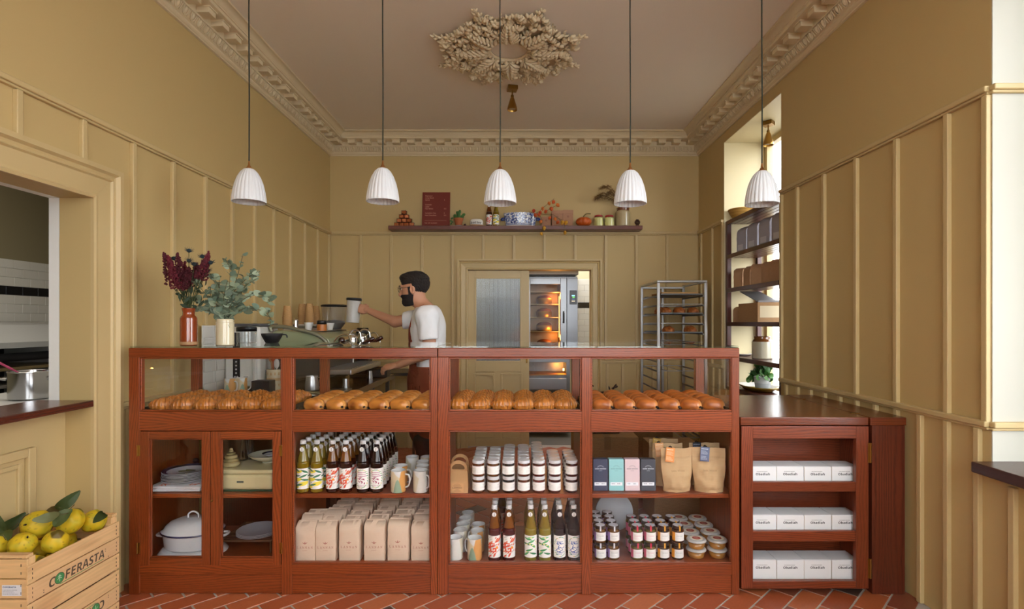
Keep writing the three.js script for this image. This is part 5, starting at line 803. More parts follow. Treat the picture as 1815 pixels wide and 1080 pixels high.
  // eucalyptus
  const o2 = V(-1.545, Y + 0.12, -0.115), b2 = thing('eucalyptus_bunch', 'bunch of grey green eucalyptus branches in the cream vase', 'foliage', o2), em = ['#8b9a7e', '#7a8c76', '#98a68a', '#687a66'].map((c) => { const m = M(c, 0.6, 0, { transmission: 0.1, thickness: 0 }); m.side = THREE.DoubleSide; return m; }), eg = [leafGeo(0.02, 0.05), leafGeo(0.016, 0.043), leafGeo(0.025, 0.054, 0.1)], small = leafGeo(0.006, 0.02), st = [], up = V(0, 1, 0);
  [[[690, 780], [700, 640], [800, 420], [865, 180]], [[690, 780], [690, 600], [620, 440], [540, 340]], [[680, 780], [640, 680], [520, 560], [420, 440]], [[690, 780], [760, 640], [880, 480], [1000, 400]], [[700, 780], [820, 640], [960, 560], [1100, 580], [1130, 650]], [[700, 790], [840, 700], [1000, 690], [1120, 760], [1130, 870]], [[690, 780], [560, 720], [470, 700], [430, 690]], [[690, 780], [680, 660], [690, 540], [720, 420]], [[690, 780], [780, 680], [840, 560], [900, 440]], [[690, 780], [620, 700], [560, 600], [560, 480]], [[690, 780], [720, 600], [740, 300], [700, 215]], [[690, 780], [600, 690], [420, 600], [330, 570]], [[700, 780], [800, 720], [900, 680], [980, 700]], [[690, 780], [700, 700], [640, 560], [640, 400]], [[690, 780], [760, 560], [930, 380], [1020, 340]]].forEach((s, j) => {
    const z = rr(-0.07, 0.07), pts = s.map(([x, y], i) => Pt(x, y, -0.115 + z * i / 3, o2)); pts.unshift(V(rr(-0.015, 0.015), -0.08, rr(-0.012, 0.012))); const c = new THREE.CatmullRomCurve3(pts, false, 'centripetal'); st.push(new THREE.TubeGeometry(c, 24, 0.0016, 5));
    const n = 16; for (let k = 3; k <= n; k++) for (const side of [-1, 1]) { if (rnd() < 0.12) continue; const t = k / n, p = c.getPoint(t), l = part('leaf', t > 0.9 && rnd() < 0.5 ? small : eg[Math.floor(rr(0, 3))], em[Math.floor(rr(0, 4))], b2); l.position.copy(p); const d = V(side * rr(0.5, 1), rr(-0.5, 0.9), rr(-0.8, 0.8)).normalize(); l.quaternion.setFromUnitVectors(up, d); l.rotateY(rr(-1.5, 1.5)); l.scale.setScalar(rr(0.7, 1.1) * (1 - 0.25 * t)); }
  });
  part('stems', merge(st), M('#5f5a3e', 0.8), b2);
}

// ---------------------------------------------------------------- coffee bar along the left wall, behind the counter
{
  const T = 0.9, on = (px, d, y = T) => V((px - VPX) * d / FOCAL, y + 0.0008, CAMZ - d);
  const cb = thing('coffee_bar', 'long dark wooden coffee bar along the left wall behind the counter', 'counter');
  part('worktop', board(-2.035, -1.15, T - 0.045, T, -2.28, -0.72, 2, 0.004), oak('#3f2118', 0.22, 0.5), cb);
  part('back_cabinet', board(-2.03, -1.5, 0.02, T - 0.047, -1.7, -0.74, 1), woodDark, cb);
  for (const [x, z] of [[-1.2, -0.78], [-1.2, -1.72], [-1.2, -2.24], [-1.95, -2.24]]) part('leg', rspan(x - 0.016, x + 0.016, 0, T - 0.046, z - 0.016, z + 0.016, 0.003), steelDark, cb);
  const fr = thing('undercounter_fridge', 'black under counter fridge with steel handle below the coffee bar', 'fridge');
  part('fridge_body', rspan(-1.48, -1.235, 0.06, T - 0.06, -1.68, -1.02, 0.006), black, fr); part('door', rspan(-1.234, -1.215, 0.08, T - 0.07, -1.67, -1.03, 0.004), M('#2b2c30', 0.35, 0.4), fr); part('handle', rod([-1.2, T - 0.12, -1.62], [-1.2, T - 0.12, -1.08], 0.008), steel, fr); for (const z of [-1.65, -1.05]) part('foot', cyl(0.02, 0.02, 0.06, -1.4, 0, z, 12), black, fr);
  const lamp = part('status_light', ball(0.004, -1.2145, T - 0.095, -1.35, 8, 6), M('#3338d8', 0.3, 0, { emissive: '#2222ff', emissiveIntensity: 0.6 }), fr);
  // white water boiler
  const wb = thing('water_boiler', 'white water boiler with a black button panel beside the wall', 'boiler'), white = M('#dcdcd6', 0.35, 0, { clearcoat: 0.3 });
  part('boiler_body', rspan(-2.03, -1.785, T + 0.035, 1.352, -1.3, -1.0, 0.02, 3), white, wb); part('side_ridge', rspan(-1.83, -1.8, T + 0.06, 1.33, -1.006, -0.986, 0.01, 3), white, wb);
  part('button_panel', rspan(-1.968, -1.92, T + 0.06, 1.31, -1.004, -0.994, 0.003), black, wb); part('lid', rspan(-2.028, -1.787, 1.353, 1.372, -1.298, -1.002, 0.006), M('#55565a', 0.4), wb);
  for (let i = 0; i < 9; i++) part('button', cyl(0.006, 0.006, 0.003, 0, 0, 0, 14).rotateX(Math.PI / 2).translate(i === 7 ? -1.952 : -1.944 + (i === 6 ? 0.009 : 0), 1.16 - i * 0.026 + (i > 6 ? 0.026 : 0), -0.9945), M('#cfcfd2', 0.4), wb);
  part('maker_mark', span(-1.895, -1.865, 1.0, 1.006, -1.0, -0.9985), M('#77777a', 0.5), wb); for (const x of [-2.0, -1.81]) part('foot', cyl(0.015, 0.015, 0.034, x, T + 0.001, -1.04, 12), black, wb);
  const pl = thing('tiled_splashback', 'white tiled splashback on the wall left of the boiler', 'tile panel', [XL + 0.024, 0, 0]);
  part('backing', span(0, 0.004, T + 0.003, 1.36, -1.02, -0.76), M('#dcdad4', 0.8), pl); for (let r = 0; r < 6; r++) for (let c = 0; c < 2; c++) { const t = part('tile', tileGeo, tileWhite, pl); t.rotation.y = Math.PI / 2; t.position.set(0.0045, T + 0.042 + r * 0.075, -0.835 - c * 0.15 + (r % 2) * 0.02); t.scale.x = 0.86; }
  // mugs, black box, crock of tools
  const mg = makeMug('mug', 'green and white pottery mug standing behind the croissants', mugTwo, 0.95); mg.position.copy(on(408, 3.62)); mg.rotation.y = -0.3; copyOf(mg, 'second pottery mug behind the croissants, nearer the black box', on(428, 3.66), 0.4);
  single('black_box', rbox(0.12, 0.092, 0.09, 0, 0.046, 0, 0.004), blackMatt, 'plain black box standing behind the croissants', 'box', on(467, 3.62));
  const uc = thing('utensil_crock', 'cream patterned crock holding kitchen tools behind the croissants', 'crock', on(486, 3.82));
  part('crock_body', lathe([[0.0001, 0], [0.05, 0], [0.053, 0.005], [0.05, 0.07], [0.052, 0.148], [0.047, 0.15], [0.046, 0.02]], 30), M('#cfc2a0', 0.3, 0, { clearcoat: 0.5, map: blotch }), uc);
  part('painted_pattern', merge([0, 1, 2].map((i) => cyl(0.0522, 0.0522, 0.02, 0, 0.03 + i * 0.04, 0, 12, true))), M('#b9976a', 0.5), uc);
  [[-0.02, 0.26, '#a8825a'], [0.02, 0.25, '#3c4a63'], [0.0, 0.27, '#b5542f'], [0.03, 0.22, '#c9c9c9']].forEach(([x, h, c], i) => { const u = part('utensil', [rod([x * 0.5, 0.02, 0], [x, h - 0.05, 0.01 * i], 0.005, 8), ball(1, 0, 0, 0, 10, 8).scale(0.02, 0.035, 0.007).translate(x, h - 0.03, 0.01 * i)], M(c, 0.6), uc); });
  // espresso machine
  const em = thing('espresso_machine', 'sage green and black espresso machine with chrome fittings on the bar', 'espresso machine'), sage = M('#8c9472', 0.32, 0, { clearcoat: 0.6 });
  part('lower_body', rspan(-1.76, -1.4, 0.965, 1.195, -2.0, -1.16, 0.02, 2), black, em);
  part('upper_body', creased(ext([[-1.76, 1.197], [-1.36, 1.197], [-1.345, 1.215], [-1.37, 1.255], [-1.46, 1.29], [-1.6, 1.305], [-1.74, 1.31], [-1.77, 1.28]], 0.86, [], 0.012).translate(0, 0, -2.01), 0.5), sage, em);
  part('end_panel', rspan(-1.72, -1.43, 1.0, 1.17, -1.16, -1.148, 0.004), blackMatt, em);
  part('cup_rail', tube([[-1.76, 1.318, -1.13], [-1.77, 1.345, -1.13], [-1.68, 1.35, -1.125], [-1.55, 1.325, -1.12], [-1.42, 1.285, -1.12], [-1.36, 1.23, -1.12], [-1.345, 1.17, -1.12]], 0.013, 40, 10), M('#9a9a86', 0.35, 0.7), em); part('cup_rail', tube([[-1.77, 1.345, -1.14], [-1.775, 1.345, -1.6], [-1.77, 1.345, -2.015]], 0.01, 20, 8), M('#9a9a86', 0.35, 0.7), em);
  part('cup_tray', rspan(-1.74, -1.5, 1.312, 1.318, -2.0, -1.16, 0.002), steel, em);
  part('drip_tray', [rspan(-1.42, -1.2, 1.0, 1.04, -2.0, -1.16, 0.008, 2), ...Array.from({ length: 14 }, (_, i) => rspan(-1.4, -1.22, 1.04, 1.044, -1.98 + i * 0.059, -1.95 + i * 0.059, 0.001))], steel, em);
  for (const z of [-1.25, -1.9]) for (const x of [-1.7, -1.27]) part('foot', cyl(0.022, 0.026, 0.064, x, T + 0.0012, z, 16), steel, em);
  [-1.42, -1.68].forEach((z) => {
    part('group_head', [rod([-1.37, 1.235, z], [-1.26, 1.25, z], 0.03, 18), cyl(0.036, 0.038, 0.06, -1.27, 1.195, z, 22), ball(0.037, -1.27, 1.255, z, 18, 12), tube([[-1.3, 1.28, z], [-1.27, 1.32, z], [-1.22, 1.31, z], [-1.205, 1.25, z]], 0.008, 20, 8)], chrome, em);
    const pf = new THREE.Group(); pf.name = 'portafilter'; em.add(pf); part('basket', [cyl(0.034, 0.03, 0.03, -1.27, 1.165, z, 22), rod([-1.24, 1.185, z], [-1.19, 1.215, z + 0.02], 0.009, 10)], chrome, pf); part('handle', lathe([[0.0001, 0], [0.012, 0], [0.015, 0.03], [0.019, 0.075], [0.014, 0.1], [0.0001, 0.104]], 16).rotateZ(-1.1).translate(-1.19, 1.215, z + 0.02), M('#3b1811', 0.25, 0, { clearcoat: 0.8 }), pf);
  });
  [[-1.2, 1.22], [-1.98, 1.22]].forEach(([z, y]) => part('steam_wand', tube([[-1.36, y, z], [-1.3, y + 0.06, z], [-1.24, y + 0.07, z + 0.01], [-1.2, y, z + 0.02], [-1.19, y - 0.13, z + 0.03]], 0.006, 30, 8), chrome, em));
  part('steam_knob', [ball(0.026, -1.315, 1.245, -1.3, 14, 10).scale(1, 1, 1), ball(0.026, -1.315, 1.245, -1.82, 14, 10)], M('#3b1811', 0.25, 0, { clearcoat: 0.8 }), em); part('gauge', [cyl(0.03, 0.03, 0.014, 0, 0, 0, 22).rotateZ(-Math.PI / 2).translate(-1.352, 1.2, -1.56)], chrome, em);
  // things on top of the machine
  const top = 1.319, cup = (r0, r1, h) => lathe([[0.0001, 0], [r0, 0], [r1, h], [r1 + 0.002, h + 0.001], [r1 - 0.002, h], [r0 - 0.002, 0.004]], 24);
  single('espresso_cup', cup(0.022, 0.034, 0.06), whiteGlaze, 'white cup standing on top of the espresso machine', 'cup', V(-1.62, top, -1.45)); single('espresso_cup', cup(0.022, 0.036, 0.055), whiteGlaze, 'second white cup on the espresso machine, nearer the grinder', 'cup', V(-1.55, top, -1.72));
  const sh = thing('shaker', 'small chrome shaker on top of the espresso machine', 'shaker', V(-1.66, top, -1.3)); part('shaker_body', cyl(0.02, 0.022, 0.07, 0, 0, 0, 20), chrome, sh); part('dome', ball(0.0205, 0, 0.0715, 0, 16, 8), chrome, sh);
  const oj = thing('spice_tub', 'orange tub with black lid on top of the espresso machine', 'tub', V(-1.5, top - 0.004, -1.4)); part('tub_body', cyl(0.038, 0.036, 0.05, 0, 0, 0, 24), M('#b0692f', 0.35), oj); part('lid', lathe([[0.0001, 0.08], [0.03, 0.08], [0.036, 0.074], [0.036, 0.051], [0.0001, 0.051]], 24), black, oj);
  // small things at the back edge of the counter's glass top
  const GT = HI + 0.0091, bj = thing('black_bowl', 'angular black bowl on the counter right of the cream vase', 'bowl', [X(482, -0.46), GT, -0.46]); part('bowl_body', lathe([[0.0001, 0], [0.035, 0], [0.056, 0.04], [0.06, 0.055], [0.055, 0.053], [0.033, 0.006], [0.0001, 0.005]], 6), blackMatt, bj); part('handle', tube([[0.054, 0.048, 0], [0.085, 0.046, 0], [0.09, 0.03, 0]], 0.004, 10, 6), blackMatt, bj);
  const bl = thing('glass_jar', 'short clear jar with black lid on the counter beside the cream vase', 'jar', [X(437, -0.46), GT, -0.46]); part('jar_glass', lathe([[0.0001, 0.002], [0.05, 0], [0.054, 0.004], [0.054, 0.066]], 30), M('#e9eef0', 0.03, 0, { transmission: 0.9, thickness: 0, side: THREE.DoubleSide }), bl); part('lid', lathe([[0.0001, 0.094], [0.05, 0.094], [0.056, 0.09], [0.056, 0.067], [0.0001, 0.0665]], 30), black, bl);
  // grinders
  const grinder = (pos, lab, beans) => { const g = thing('coffee_grinder', lab, 'grinder', pos); part('grinder_body', [rspan(-0.09, 0.09, 0, 0.3, -0.08, 0.08, 0.03, 3), rspan(-0.1, 0.1, 0, 0.02, -0.1, 0.14, 0.008)], blackMatt, g); part('collar', lathe([[0.0001, 0.301], [0.07, 0.301], [0.06, 0.36], [0.05, 0.38], [0.0001, 0.38]], 24), black, g); part('hopper', lathe([[0.045, 0.381], [0.055, 0.41], [0.1, 0.47], [0.108, 0.6], [0.112, 0.62]], 28), M('#e2e0da', 0.08, 0, { transmission: 0.85, thickness: 0, side: THREE.DoubleSide }), g); part('beans', lathe([[0.0001, 0.382], [0.044, 0.383], [0.053, 0.411], [0.094, 0.468], [0.098, beans], [0.0001, beans + 0.015]], 24), M('#2a1710', 0.7), g); part('lid', lathe([[0.0001, 0.64], [0.1, 0.64], [0.114, 0.635], [0.114, 0.621], [0.0001, 0.6205]], 28), black, g); part('fork', tube([[0.09, 0.2, 0.02], [0.13, 0.2, 0.02], [0.14, 0.17, 0.0], [0.13, 0.17, -0.02], [0.09, 0.2, -0.02]], 0.005, 18, 6), chrome, g); return g; };
  grinder(V(-1.665, T + 0.0008, -2.16), 'coffee grinder with wide clear hopper of beans at the back of the bar', 0.49);
  const g2 = thing('coffee_grinder', 'low black coffee grinder under the barista\'s canister', 'grinder', V(-1.4, T + 0.0008, -2.14)); part('grinder_body', rspan(-0.07, 0.07, 0, 0.36, -0.09, 0.09, 0.03, 3), blackMatt, g2); part('collar', lathe([[0.0001, 0.361], [0.06, 0.361], [0.055, 0.4], [0.05, 0.43], [0.0001, 0.43]], 24), black, g2); part('base', rspan(-0.08, 0.08, 0.001, 0.02, 0.091, 0.13, 0.004), black, g2);
  // stacks of paper cups on a dark box by the wall
  single('cup_riser', [board(-2.03, -1.795, T + 0.001, 1.2, -2.27, -1.42, 2, 0.004)], blackMatt, 'black storage box under the paper cup stacks', 'box');
  const cupK = kraft('#c79a64'), cupW = kraft('#ddd4c4'), cg = lathe([[0.0001, 0.098], [0.026, 0.098], [0.027, 0.096], [0.037, 0.004], [0.039, 0.003], [0.039, 0], [0.036, 0]], 24), ring = lathe([[0.035, 0.016], [0.0365, 0.004], [0.0385, 0.003], [0.0385, 0]], 24);
  [[-1.87, -1.65, 9, 4, 'leftmost'], [-1.928, -2.1, 10, 5, 'second'], [-1.842, -2.04, 10, 5, 'third'], [-1.842, -2.2, 10, 4, 'rightmost']].forEach(([x, z, n, nk, w]) => { const s = thing('paper_cup_stack', `${w} stack of upturned paper cups beside the grinder`, 'paper cups', [x, 1.2008, z], 0, 'stacks of upturned paper cups'); part('pale_cups', merge(Array.from({ length: n }, (_, i) => ring.clone().translate(0, i * 0.0165, 0)).concat([])), cupW, s); part('kraft_cups', merge(Array.from({ length: nk }, (_, i) => ring.clone().translate(0, (n + i) * 0.0165, 0)).concat([cg.clone().translate(0, (n + nk) * 0.0165, 0)])), cupK, s); });
  // milk pitcher, cloth, tamper, knock box, low tray
  const mp = thing('milk_pitcher', 'steel milk pitcher on the bar behind the chocolate buns', 'pitcher', on(553, 3.83)); part('pitcher_body', lathe([[0.0001, 0], [0.045, 0], [0.048, 0.004], [0.046, 0.05], [0.04, 0.085], [0.041, 0.1], [0.038, 0.1], [0.037, 0.08], [0.043, 0.01]], 30), steel, mp); part('handle', tube([[0.04, 0.09, 0], [0.075, 0.085, 0], [0.075, 0.03, 0], [0.045, 0.02, 0]], 0.004, 18, 6), steel, mp);
  single('bar_mat', rspan(-0.12, 0.1, 0, 0.006, -0.05, 0.05, 0.002), M('#8b8460', 0.8), 'flat olive bar mat under the milk pitcher', 'mat', on(556, 3.68));
  single('steel_plate', [rspan(-0.06, 0.07, 0, 0.012, -0.08, 0.08, 0.003)], steel, 'flat steel plate on the bar right of the milk pitcher', 'plate', on(600, 3.78));
  const tp = thing('tamper', 'steel coffee tamper standing at the far end of the bar', 'tamper', on(685, 4.95)); part('tamper_base', cyl(0.028, 0.028, 0.02, 0, 0, 0, 22), steel, tp); part('tamper_handle', lathe([[0.0001, 0.1], [0.014, 0.097], [0.02, 0.085], [0.016, 0.07], [0.008, 0.05], [0.01, 0.0205], [0.0001, 0.0205]], 18), steel, tp);
  single('knock_box', [rspan(-0.08, 0.08, 0, 0.075, -0.07, 0.07, 0.01, 2), rod([-0.07, 0.08, 0], [0.07, 0.08, 0], 0.012)], black, 'black knock box beside the tamper at the bar end', 'knock box', on(673, 4.75));
  // a low table behind the bar's end
  const sd = thing('side_table', 'dark side table with steel legs beyond the coffee bar', 'table'); part('table_top', rspan(-1.62, -1.0, 0.85, 0.88, -3.14, -2.62, 0.004), M('#26201e', 0.35), sd); for (const x of [-1.58, -1.04]) for (const z of [-3.1, -2.66]) part('leg', rspan(x - 0.012, x + 0.012, 0, 0.849, z - 0.012, z + 0.012), steelDark, sd); part('shelf', rspan(-1.56, -1.06, 0.45, 0.462, -3.08, -2.68), steel, sd);
}

// ---------------------------------------------------------------- the barista
{
  const smin = (a, b, k) => { const h = clamp(0.5 + 0.5 * (b - a) / k); return lerp(b, a, h) - k * h * (1 - h); };
  const caps = (A, B, ra, rb) => { const [ax, ay, az] = A, bx = B[0] - ax, by = B[1] - ay, bz = B[2] - az, L = bx * bx + by * by + bz * bz; return (x, y, z) => { const px = x - ax, py = y - ay, pz = z - az, h = clamp((px * bx + py * by + pz * bz) / L); const qx = px - bx * h, qy = py - by * h, qz = pz - bz * h; return Math.sqrt(qx * qx + qy * qy + qz * qz) - lerp(ra, rb, h); }; };
  const ell = (c, r) => (x, y, z) => { const a = (x - c[0]) / r[0], b = (y - c[1]) / r[1], d = (z - c[2]) / r[2], k = Math.sqrt(a * a + b * b + d * d); const m = Math.sqrt(a * a / (r[0] * r[0]) + b * b / (r[1] * r[1]) + d * d / (r[2] * r[2])); return k < 1e-6 ? -Math.min(...r) : k * (k - 1) / m; };
  const join = (list, k) => (x, y, z) => { let d = list[0](x, y, z); for (let i = 1; i < list.length; i++) d = smin(d, list[i](x, y, z), k); return d; };
  // joints (the place's own axes); he faces -x
  const J = { hipN: [-0.665, 0.93, -1.27], hipF: [-0.665, 0.93, -1.45], kneeN: [-0.69, 0.5, -1.25], kneeF: [-0.72, 0.5, -1.47], ankN: [-0.65, 0.09, -1.24], ankF: [-0.68, 0.09, -1.48], pelvis: [-0.665, 0.97, -1.36], waist: [-0.675, 1.1, -1.36], chest: [-0.68, 1.32, -1.36], neck: [-0.715, 1.475, -1.36], head: [-0.775, 1.565, -1.37], shN: [-0.66, 1.425, -1.185], elN: [-0.625, 1.165, -1.12], wrN: [-0.86, 1.075, -1.17], shF: [-0.72, 1.425, -1.535], elF: [-0.985, 1.385, -1.6], wrF: [-1.21, 1.47, -1.69] };
  const torso = join([ell([-0.68, 1.32, -1.36], [0.118, 0.19, 0.172]), ell([-0.675, 1.12, -1.36], [0.105, 0.16, 0.15]), ell([-0.66, 0.965, -1.36], [0.118, 0.12, 0.168]), caps(J.shN, J.shF, 0.07, 0.07)], 0.07);
  const legs = join([caps(J.hipN, J.kneeN, 0.088, 0.06), caps(J.kneeN, J.ankN, 0.056, 0.038), caps(J.hipF, J.kneeF, 0.088, 0.06), caps(J.kneeF, J.ankF, 0.056, 0.038), caps(J.ankN, [-0.79, 0.04, -1.23], 0.038, 0.03), caps(J.ankF, [-0.82, 0.04, -1.49], 0.038, 0.03)], 0.025);
  const armN = join([caps(J.shN, J.elN, 0.06, 0.043), caps(J.elN, J.wrN, 0.042, 0.028)], 0.02), armF = join([caps(J.shF, J.elF, 0.06, 0.043), caps(J.elF, J.wrF, 0.042, 0.028)], 0.02);
  const neck = caps([-0.69, 1.45, -1.36], [-0.765, 1.575, -1.368], 0.062, 0.056);
  const body = join([torso, legs, armN, armF, neck], 0.035);
  // the head in its own axes: x forward (out of the face), y up; then turned to face -x and tipped a little down
  const hm = new THREE.Matrix4().makeRotationFromEuler(new THREE.Euler(0.0, Math.PI - 0.12, 0)).multiply(new THREE.Matrix4().makeRotationZ(-0.12)).setPosition(-0.79, 1.635, -1.37), hi = hm.clone().invert();
  const skull = join([ell([-0.018, 0.03, 0], [0.098, 0.086, 0.078]), ell([0.02, -0.03, 0], [0.075, 0.085, 0.064]), ell([0.04, -0.09, 0], [0.04, 0.03, 0.04]), ell([0.0, -0.07, 0], [0.06, 0.05, 0.058])], 0.03);
  const headF = (x, y, z) => {
    let d = skull(x, y, z);
    d = smin(d, caps([0.088, 0.015, 0], [0.112, -0.03, 0], 0.008, 0.014)(x, y, z), 0.014);      // nose
    d = smin(d, ell([0.108, -0.036, 0], [0.013, 0.01, 0.02])(x, y, z), 0.008);
    d = smin(d, caps([0.085, 0.03, 0.035], [0.085, 0.03, -0.035], 0.01, 0.01)(x, y, z), 0.016);  // brow
    d = -smin(-d, ell([0.095, 0.006, 0.032], [0.014, 0.013, 0.018])(x, y, z), 0.012); d = -smin(-d, ell([0.095, 0.006, -0.032], [0.014, 0.013, 0.018])(x, y, z), 0.012);
    d = Math.min(d, ell([0.076, 0.006, 0.031], [0.013, 0.012, 0.013])(x, y, z)); d = Math.min(d, ell([0.076, 0.006, -0.031], [0.013, 0.012, 0.013])(x, y, z));
    d = smin(d, ell([0.094, -0.062, 0], [0.009, 0.006, 0.022])(x, y, z), 0.006); d = smin(d, ell([0.092, -0.074, 0], [0.009, 0.006, 0.019])(x, y, z), 0.006);
    for (const s of [1, -1]) d = smin(d, Math.max(ell([-0.012, -0.012, s * 0.078], [0.02, 0.034, 0.012])(x, y, z), -ell([-0.008, -0.01, s * 0.09], [0.011, 0.022, 0.009])(x, y, z)), 0.008);
    return smin(d, caps([-0.02, -0.06, 0], [-0.06, -0.17, 0], 0.052, 0.055)(x, y, z), 0.03);
  };
  const skin = M('#ffffff', 0.55, 0, { vertexColors: true }), cs = new THREE.Color('#c08a6c'), lips = new THREE.Color('#9a5a4c'), eyeW = new THREE.Color('#d9d4cc'), iris = new THREE.Color('#2c1c14');
  const bodyGeo = paint(fieldMesh(body, [-1.3, 0.0, -1.78], [-0.5, 1.56, -1.05], 0.0125), (c) => c.copy(cs));
  const headGeo = paint(fieldMesh(headF, [-0.135, -0.17, -0.11], [0.14, 0.135, 0.11], 0.0042), (c, v) => { c.copy(cs); const e = Math.hypot(v.x - 0.082, v.y - 0.006, Math.abs(v.z) - 0.031); if (v.x > 0.075 && Math.abs(v.y + 0.068) < 0.012 && Math.abs(v.z) < 0.023) c.lerp(lips, 0.7); if (e < 0.0145 && v.x > 0.079) c.copy(Math.hypot(v.y - 0.006, Math.abs(v.z) - 0.031) < 0.006 ? iris : eyeW); }).applyMatrix4(hm);
  // hands: palm and five chains of finger bones, in axes where x runs to the fingertips, y out of the back of the hand, z to the thumb
  const hand = (bend, spread, thumbBend) => {
    const f = []; f.push(ell([0.04, 0, 0], [0.05, 0.016, 0.04])); f.push(caps([-0.03, 0, 0], [0.01, 0, 0], 0.026, 0.024));
    [[0.082, 0.03, 0.07], [0.088, 0.011, 0.078], [0.084, -0.009, 0.073], [0.074, -0.027, 0.058]].forEach(([x, z, L], i) => { let a = 0, p = [x - 0.012, 0, z]; [0.46, 0.31, 0.23].forEach((s, k) => { a += bend[k]; const q = [p[0] + Math.cos(a) * L * s, p[1] - Math.sin(a) * L * s, p[2] + (z > 0 ? 1 : -1) * spread * L * s * Math.abs(z) * 10]; f.push(caps(p, q, 0.0088 - k * 0.0008, 0.008 - k * 0.0008)); p = q; }); });
    const t0 = [0.012, -0.004, 0.03], t1 = [0.045, -0.012 - thumbBend * 0.02, 0.052 - thumbBend * 0.008], t2 = [0.07, -0.02 - thumbBend * 0.035, 0.05 - thumbBend * 0.018]; f.push(caps(t0, t1, 0.013, 0.0105), caps(t1, t2, 0.0105, 0.0085));
    return fieldMesh(join(f, 0.006), [-0.05, -0.1, -0.06], [0.18, 0.03, 0.08], 0.0034);
  };
  const place = (g, P, xdir, ydir) => { const x = V(...xdir).normalize(), z = x.clone().cross(V(...ydir)).normalize(), y = z.clone().cross(x); return paint(g, (c) => c.copy(cs)).applyMatrix4(new THREE.Matrix4().makeBasis(x, y, z).setPosition(...P)); };
  const handF = place(hand([0.35, 0.9, 0.6], 0.1, 1), [-1.232, 1.478, -1.695], [-0.9, 0.22, -0.15], [0.25, 0.1, 0.95]);
  const handN = place(hand([0.45, 0.6, 0.4], 0.05, 0.6), [-0.885, 1.068, -1.175], [-0.95, -0.15, -0.1], [-0.1, 0.9, 0.5]);
  const g = thing('person', 'bearded person in white T-shirt and rust apron working at the coffee bar', 'person', [-0.665, 0, -1.36]);
  const local = (q) => q.translate(0.665, 0, 1.36);
  part('body', local(merge([bodyGeo, headGeo, handF, handN])), skin, g);
  // hair, beard, glasses
  const inHead = (f) => (x, y, z) => { const v = V(x, y, z).applyMatrix4(hi); return f(v.x, v.y, v.z); };
  const hairF = (x, y, z) => { const n = 0.004 * noise3(x * 90, y * 90, z * 90), front = x - (0.07 + 0.35 * (y - 0.05)), low = (x > -0.01 ? 0.035 - (x > 0.03 ? 0 : 0) : -0.045 + (x + 0.01) * 0.6) - y; const shell = ell([-0.02, 0.038, 0], [0.108 + (y > 0.06 ? 0.006 : 0), 0.096, 0.086])(x, y, z) + n; const top = smin(shell, ell([0.045, 0.095, 0], [0.055, 0.03, 0.055])(x, y, z) + n, 0.03); return Math.max(top, front - 0.03, low * 0.9); };
  part('hair', local(fieldMesh(hairF, [-0.14, -0.09, -0.11], [0.14, 0.16, 0.11], 0.0045).applyMatrix4(hm)), M('#1d1512', 0.85), g);
  const beardF = (x, y, z) => { const n = 0.003 * noise3(x * 110, y * 110, z * 110), shell = Math.min(skull(x, y, z) - 0.009, ell([0.045, -0.09, 0], [0.058, 0.05, 0.053])(x, y, z)) + n; const jaw = Math.max(y + 0.042 - 0.12 * (x - 0.04), 0.0 - x - 0.25 * (y + 0.1)), burn = Math.max(Math.abs(x - 0.012) - 0.013, y - 0.012); let d = Math.max(shell, Math.min(jaw, burn), -0.125 - y); d = Math.max(d, -ell([0.104, -0.067, 0], [0.022, 0.012, 0.026])(x, y, z)); return Math.min(d, ell([0.095, -0.05, 0], [0.012, 0.007, 0.032])(x, y, z) + n); };
  part('beard', local(fieldMesh(beardF, [-0.05, -0.16, -0.09], [0.14, 0.03, 0.09], 0.0042).applyMatrix4(hm)), M('#1d1512', 0.9), g);
  for (const q of [1, -1]) part('eyebrow', local(tube([[0.1, 0.027, q * 0.016], [0.101, 0.033, q * 0.03], [0.088, 0.029, q * 0.05]], 0.0042, 10, 6).applyMatrix4(hm)), M('#1d1512', 0.9), g);
  part('glasses', local(merge([1, -1].flatMap((s) => [new THREE.TorusGeometry(0.021, 0.0018, 6, 24).rotateY(Math.PI / 2).translate(0.106, 0.006, s * 0.032), rod([0.106, 0.012, s * 0.052], [0.0, 0.012, s * 0.08], 0.0018, 5)]).concat([rod([0.107, 0.01, 0.012], [0.107, 0.01, -0.012], 0.0018, 5)])).applyMatrix4(hm)), M('#2a211c', 0.4), g);
  // clothes
  const sleeveN = caps(J.shN, [-0.637, 1.255, -1.142], 0.074, 0.072), sleeveF = caps(J.shF, [-0.915, 1.396, -1.583], 0.074, 0.068);
  const cutN = (x, y, z) => 1.262 - y, shirtF = (x, y, z) => { const fold = 0.004 * noise3(x * 14, y * 9, z * 14); const t = Math.max(torso(x, y, z) - 0.014, 0.9 - y); const a = Math.max(sleeveN(x, y, z), 1.258 - y + (x + 0.64) * 0.1), b = Math.max(sleeveF(x, y, z), -0.915 - x); let d = smin(smin(t, a, 0.03), b, 0.03) + fold; d = Math.max(d, y - 1.497 - (x + 0.72) * 0.12); return Math.max(d, -(caps([-0.7, 1.46, -1.36], [-0.77, 1.58, -1.37], 0.064, 0.06)(x, y, z))); };
  part('t_shirt', local(fieldMesh(shirtF, [-1.0, 0.88, -1.7], [-0.48, 1.54, -1.04], 0.009)), M('#e4e4e6', 0.9), g);
